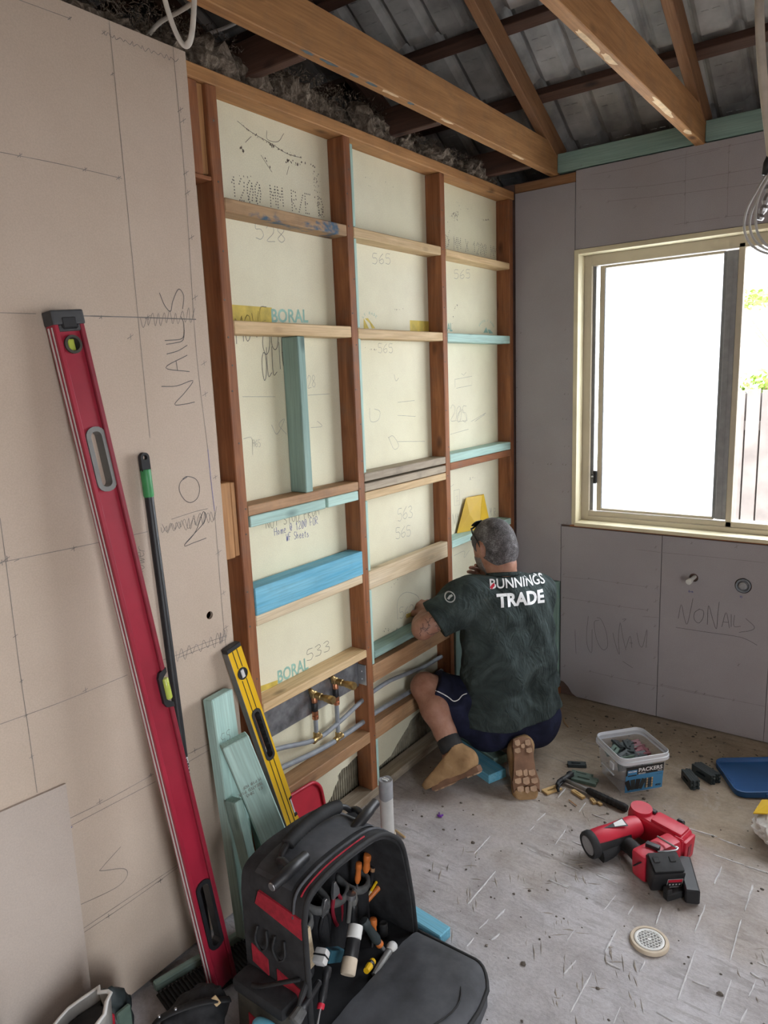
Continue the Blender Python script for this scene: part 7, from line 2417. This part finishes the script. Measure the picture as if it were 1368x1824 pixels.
# socks and boots
bm = NB(); aL = (ankL - kneeL).normalized()
tube(bm, [ankL - aL * .055 - ORG, ankL - aL * .045 - ORG, ankL - aL * .005 - ORG, ankL + aL * .008 - ORG], [.040, .046, .047, .042], 18); obj('black_sock', bm, MT['black_matt'], PER, smooth=True)
TAN = NT('tan_suede'); v = TAN.coord(rnd=False); tn = TAN.noise(v, 16, 5, .6)
TAN.base(TAN.ramp(tn, [(.3, (.25, .145, .07)), (.6, (.40, .25, .125)), (.75, (.48, .33, .19))])); TAN.set(.85, spec=.2); TAN.bump(TAN.noise(v, 120, 3), .3, .001)
SOLE = plain('brown_rubber_sole', (.20, .105, .060), .8, var=.25, scale=20)
TREAD = plain('tan_tread', (.42, .27, .17), .8, var=.2)


def boot(ankle, toe, heel, up, nm_, wk=1.0):
    """work boot: heel->toe along the sole, up is the sole's upward normal"""
    d = (toe - heel); L = d.length; d.normalize(); up = Vector(up); up = (up - d * up.dot(d)).normalized(); sd = d.cross(up)
    root = bpy.data.objects.new(nm_, None); link(root, PER)
    s = SDF()
    s.chain([heel + d * .045 + up * .055, heel + d * .12 + up * .058, heel + d * .20 + up * .040, toe - d * .045 + up * .036], [.042, .045, .044, .036], .025)
    s.cone(toe - d * .05 + up * .032 - sd * .012, toe - d * .05 + up * .032 + sd * .012, .034, .034, .02)
    s.chain([heel + d * .055 + up * .06, ankle], [.046, .048], .03)
    tp = (ankle - (heel + d * .055 + up * .05)).normalized()
    fn = lambda P: np.maximum(np.maximum(s.eval(P), -((P - V3(heel)) @ V3(up)) + .014), ((P - V3(ankle)) @ V3(tp)) - .012)
    lo, hi = s.bounds(.02)
    v_, f_ = surface_net(fn, lo, hi, .005)
    mesh_obj('boot_upper', v_, f_, TAN.m, root, ORG)
    out = [(0.012, -.030), (.05, -.036), (.10, -.031), (.15, -.036), (.20, -.047), (.25, -.044), (L - .008, -.022), (L, 0), (L - .008, .022), (.25, .044), (.20, .047), (.15, .034), (.10, .029), (.05, .036), (.012, .030), (0, 0)]
    out = [(a * L / .275 if a < .26 else a, b * wk) for a, b in out]
    bm = NB(); M = frame_from(x=d, y=sd * -1 if False else up.cross(d), o=heel); prism(bm, out, .0, .024, M, .004, 2); place_bm(bm, Matrix.Translation(-ORG)); so = obj('boot_sole', bm, SOLE, root, smooth=40)
    for k, (a, b, w, h_) in enumerate(((.03, -.018, .022, .018), (.03, .018, .022, .018), (.065, -.02, .018, .02), (.065, .02, .018, .02), (.045, 0, .016, .012), (.165, -.022, .022, .022), (.165, .022, .022, .022), (.165, 0, .024, .014), (.20, -.028, .02, .022), (.20, .028, .02, .022), (.20, 0, .026, .022), (.235, -.022, .02, .022), (.235, .022, .02, .022), (.24, 0, .022, .014))):
        a *= L / .275; b *= wk; w *= 1.15; h_ *= 1.15
        bm = NB(); prism(bm, [(a - w / 2, b - h_ * .3), (a - w * .3, b - h_ / 2), (a + w * .3, b - h_ / 2), (a + w / 2, b), (a + w * .3, b + h_ / 2), (a - w * .3, b + h_ / 2)], -.005, .002, M); place_bm(bm, Matrix.Translation(-ORG)); obj('tread_block', bm, TREAD, so)
    return root


tR = at('z', .006, 940, 1424)
boot(ankR + Vector((.0, .0, .02)), tR + Vector((.0, .0, .006)), tR + Vector((-.072, .100, .195)), Vector((-.56, .72, .35)), 'work_boot', 1.14)
tL = at('z', .0, 776, 1416)
hL_ = Dp(860, 1372, 2.745)
boot(ankL + aL * .01, tL + Vector((-.02, .0, .008)), hL_, Vector((-.15, .35, .9)), 'work_boot')

# tattoo lines on the left arm
bvb = BVHTree.FromPolygons([tuple(p) for p in np.concatenate(AV)], [tuple(f) for f in np.concatenate(AF)])
bm = NB(); rt_ = random.Random(13)
for k in range(26):
    x, y = rt_.uniform(748, 796), rt_.uniform(1098, 1138); a = rt_.uniform(-.6, 1.6); pts = []
    for j in range(7):
        rv = ray(x + math.cos(a) * j * 2.6, y + math.sin(a) * j * 2.6).normalized(); a += rt_.uniform(-.35, .35)
        h_ = bvb.ray_cast(CAM, rv)
        if h_[0] is not None and (h_[0] - elL).length < .15: pts.append(h_[0] - rv * .0012 - ORG)
    if len(pts) > 3: ribbon(bm, pts, .0022, -AX_F)
obj('tattoo_lines', bm, plain('tattoo_ink', (.13, .07, .055), .6, var=.3, bump=0), PER)
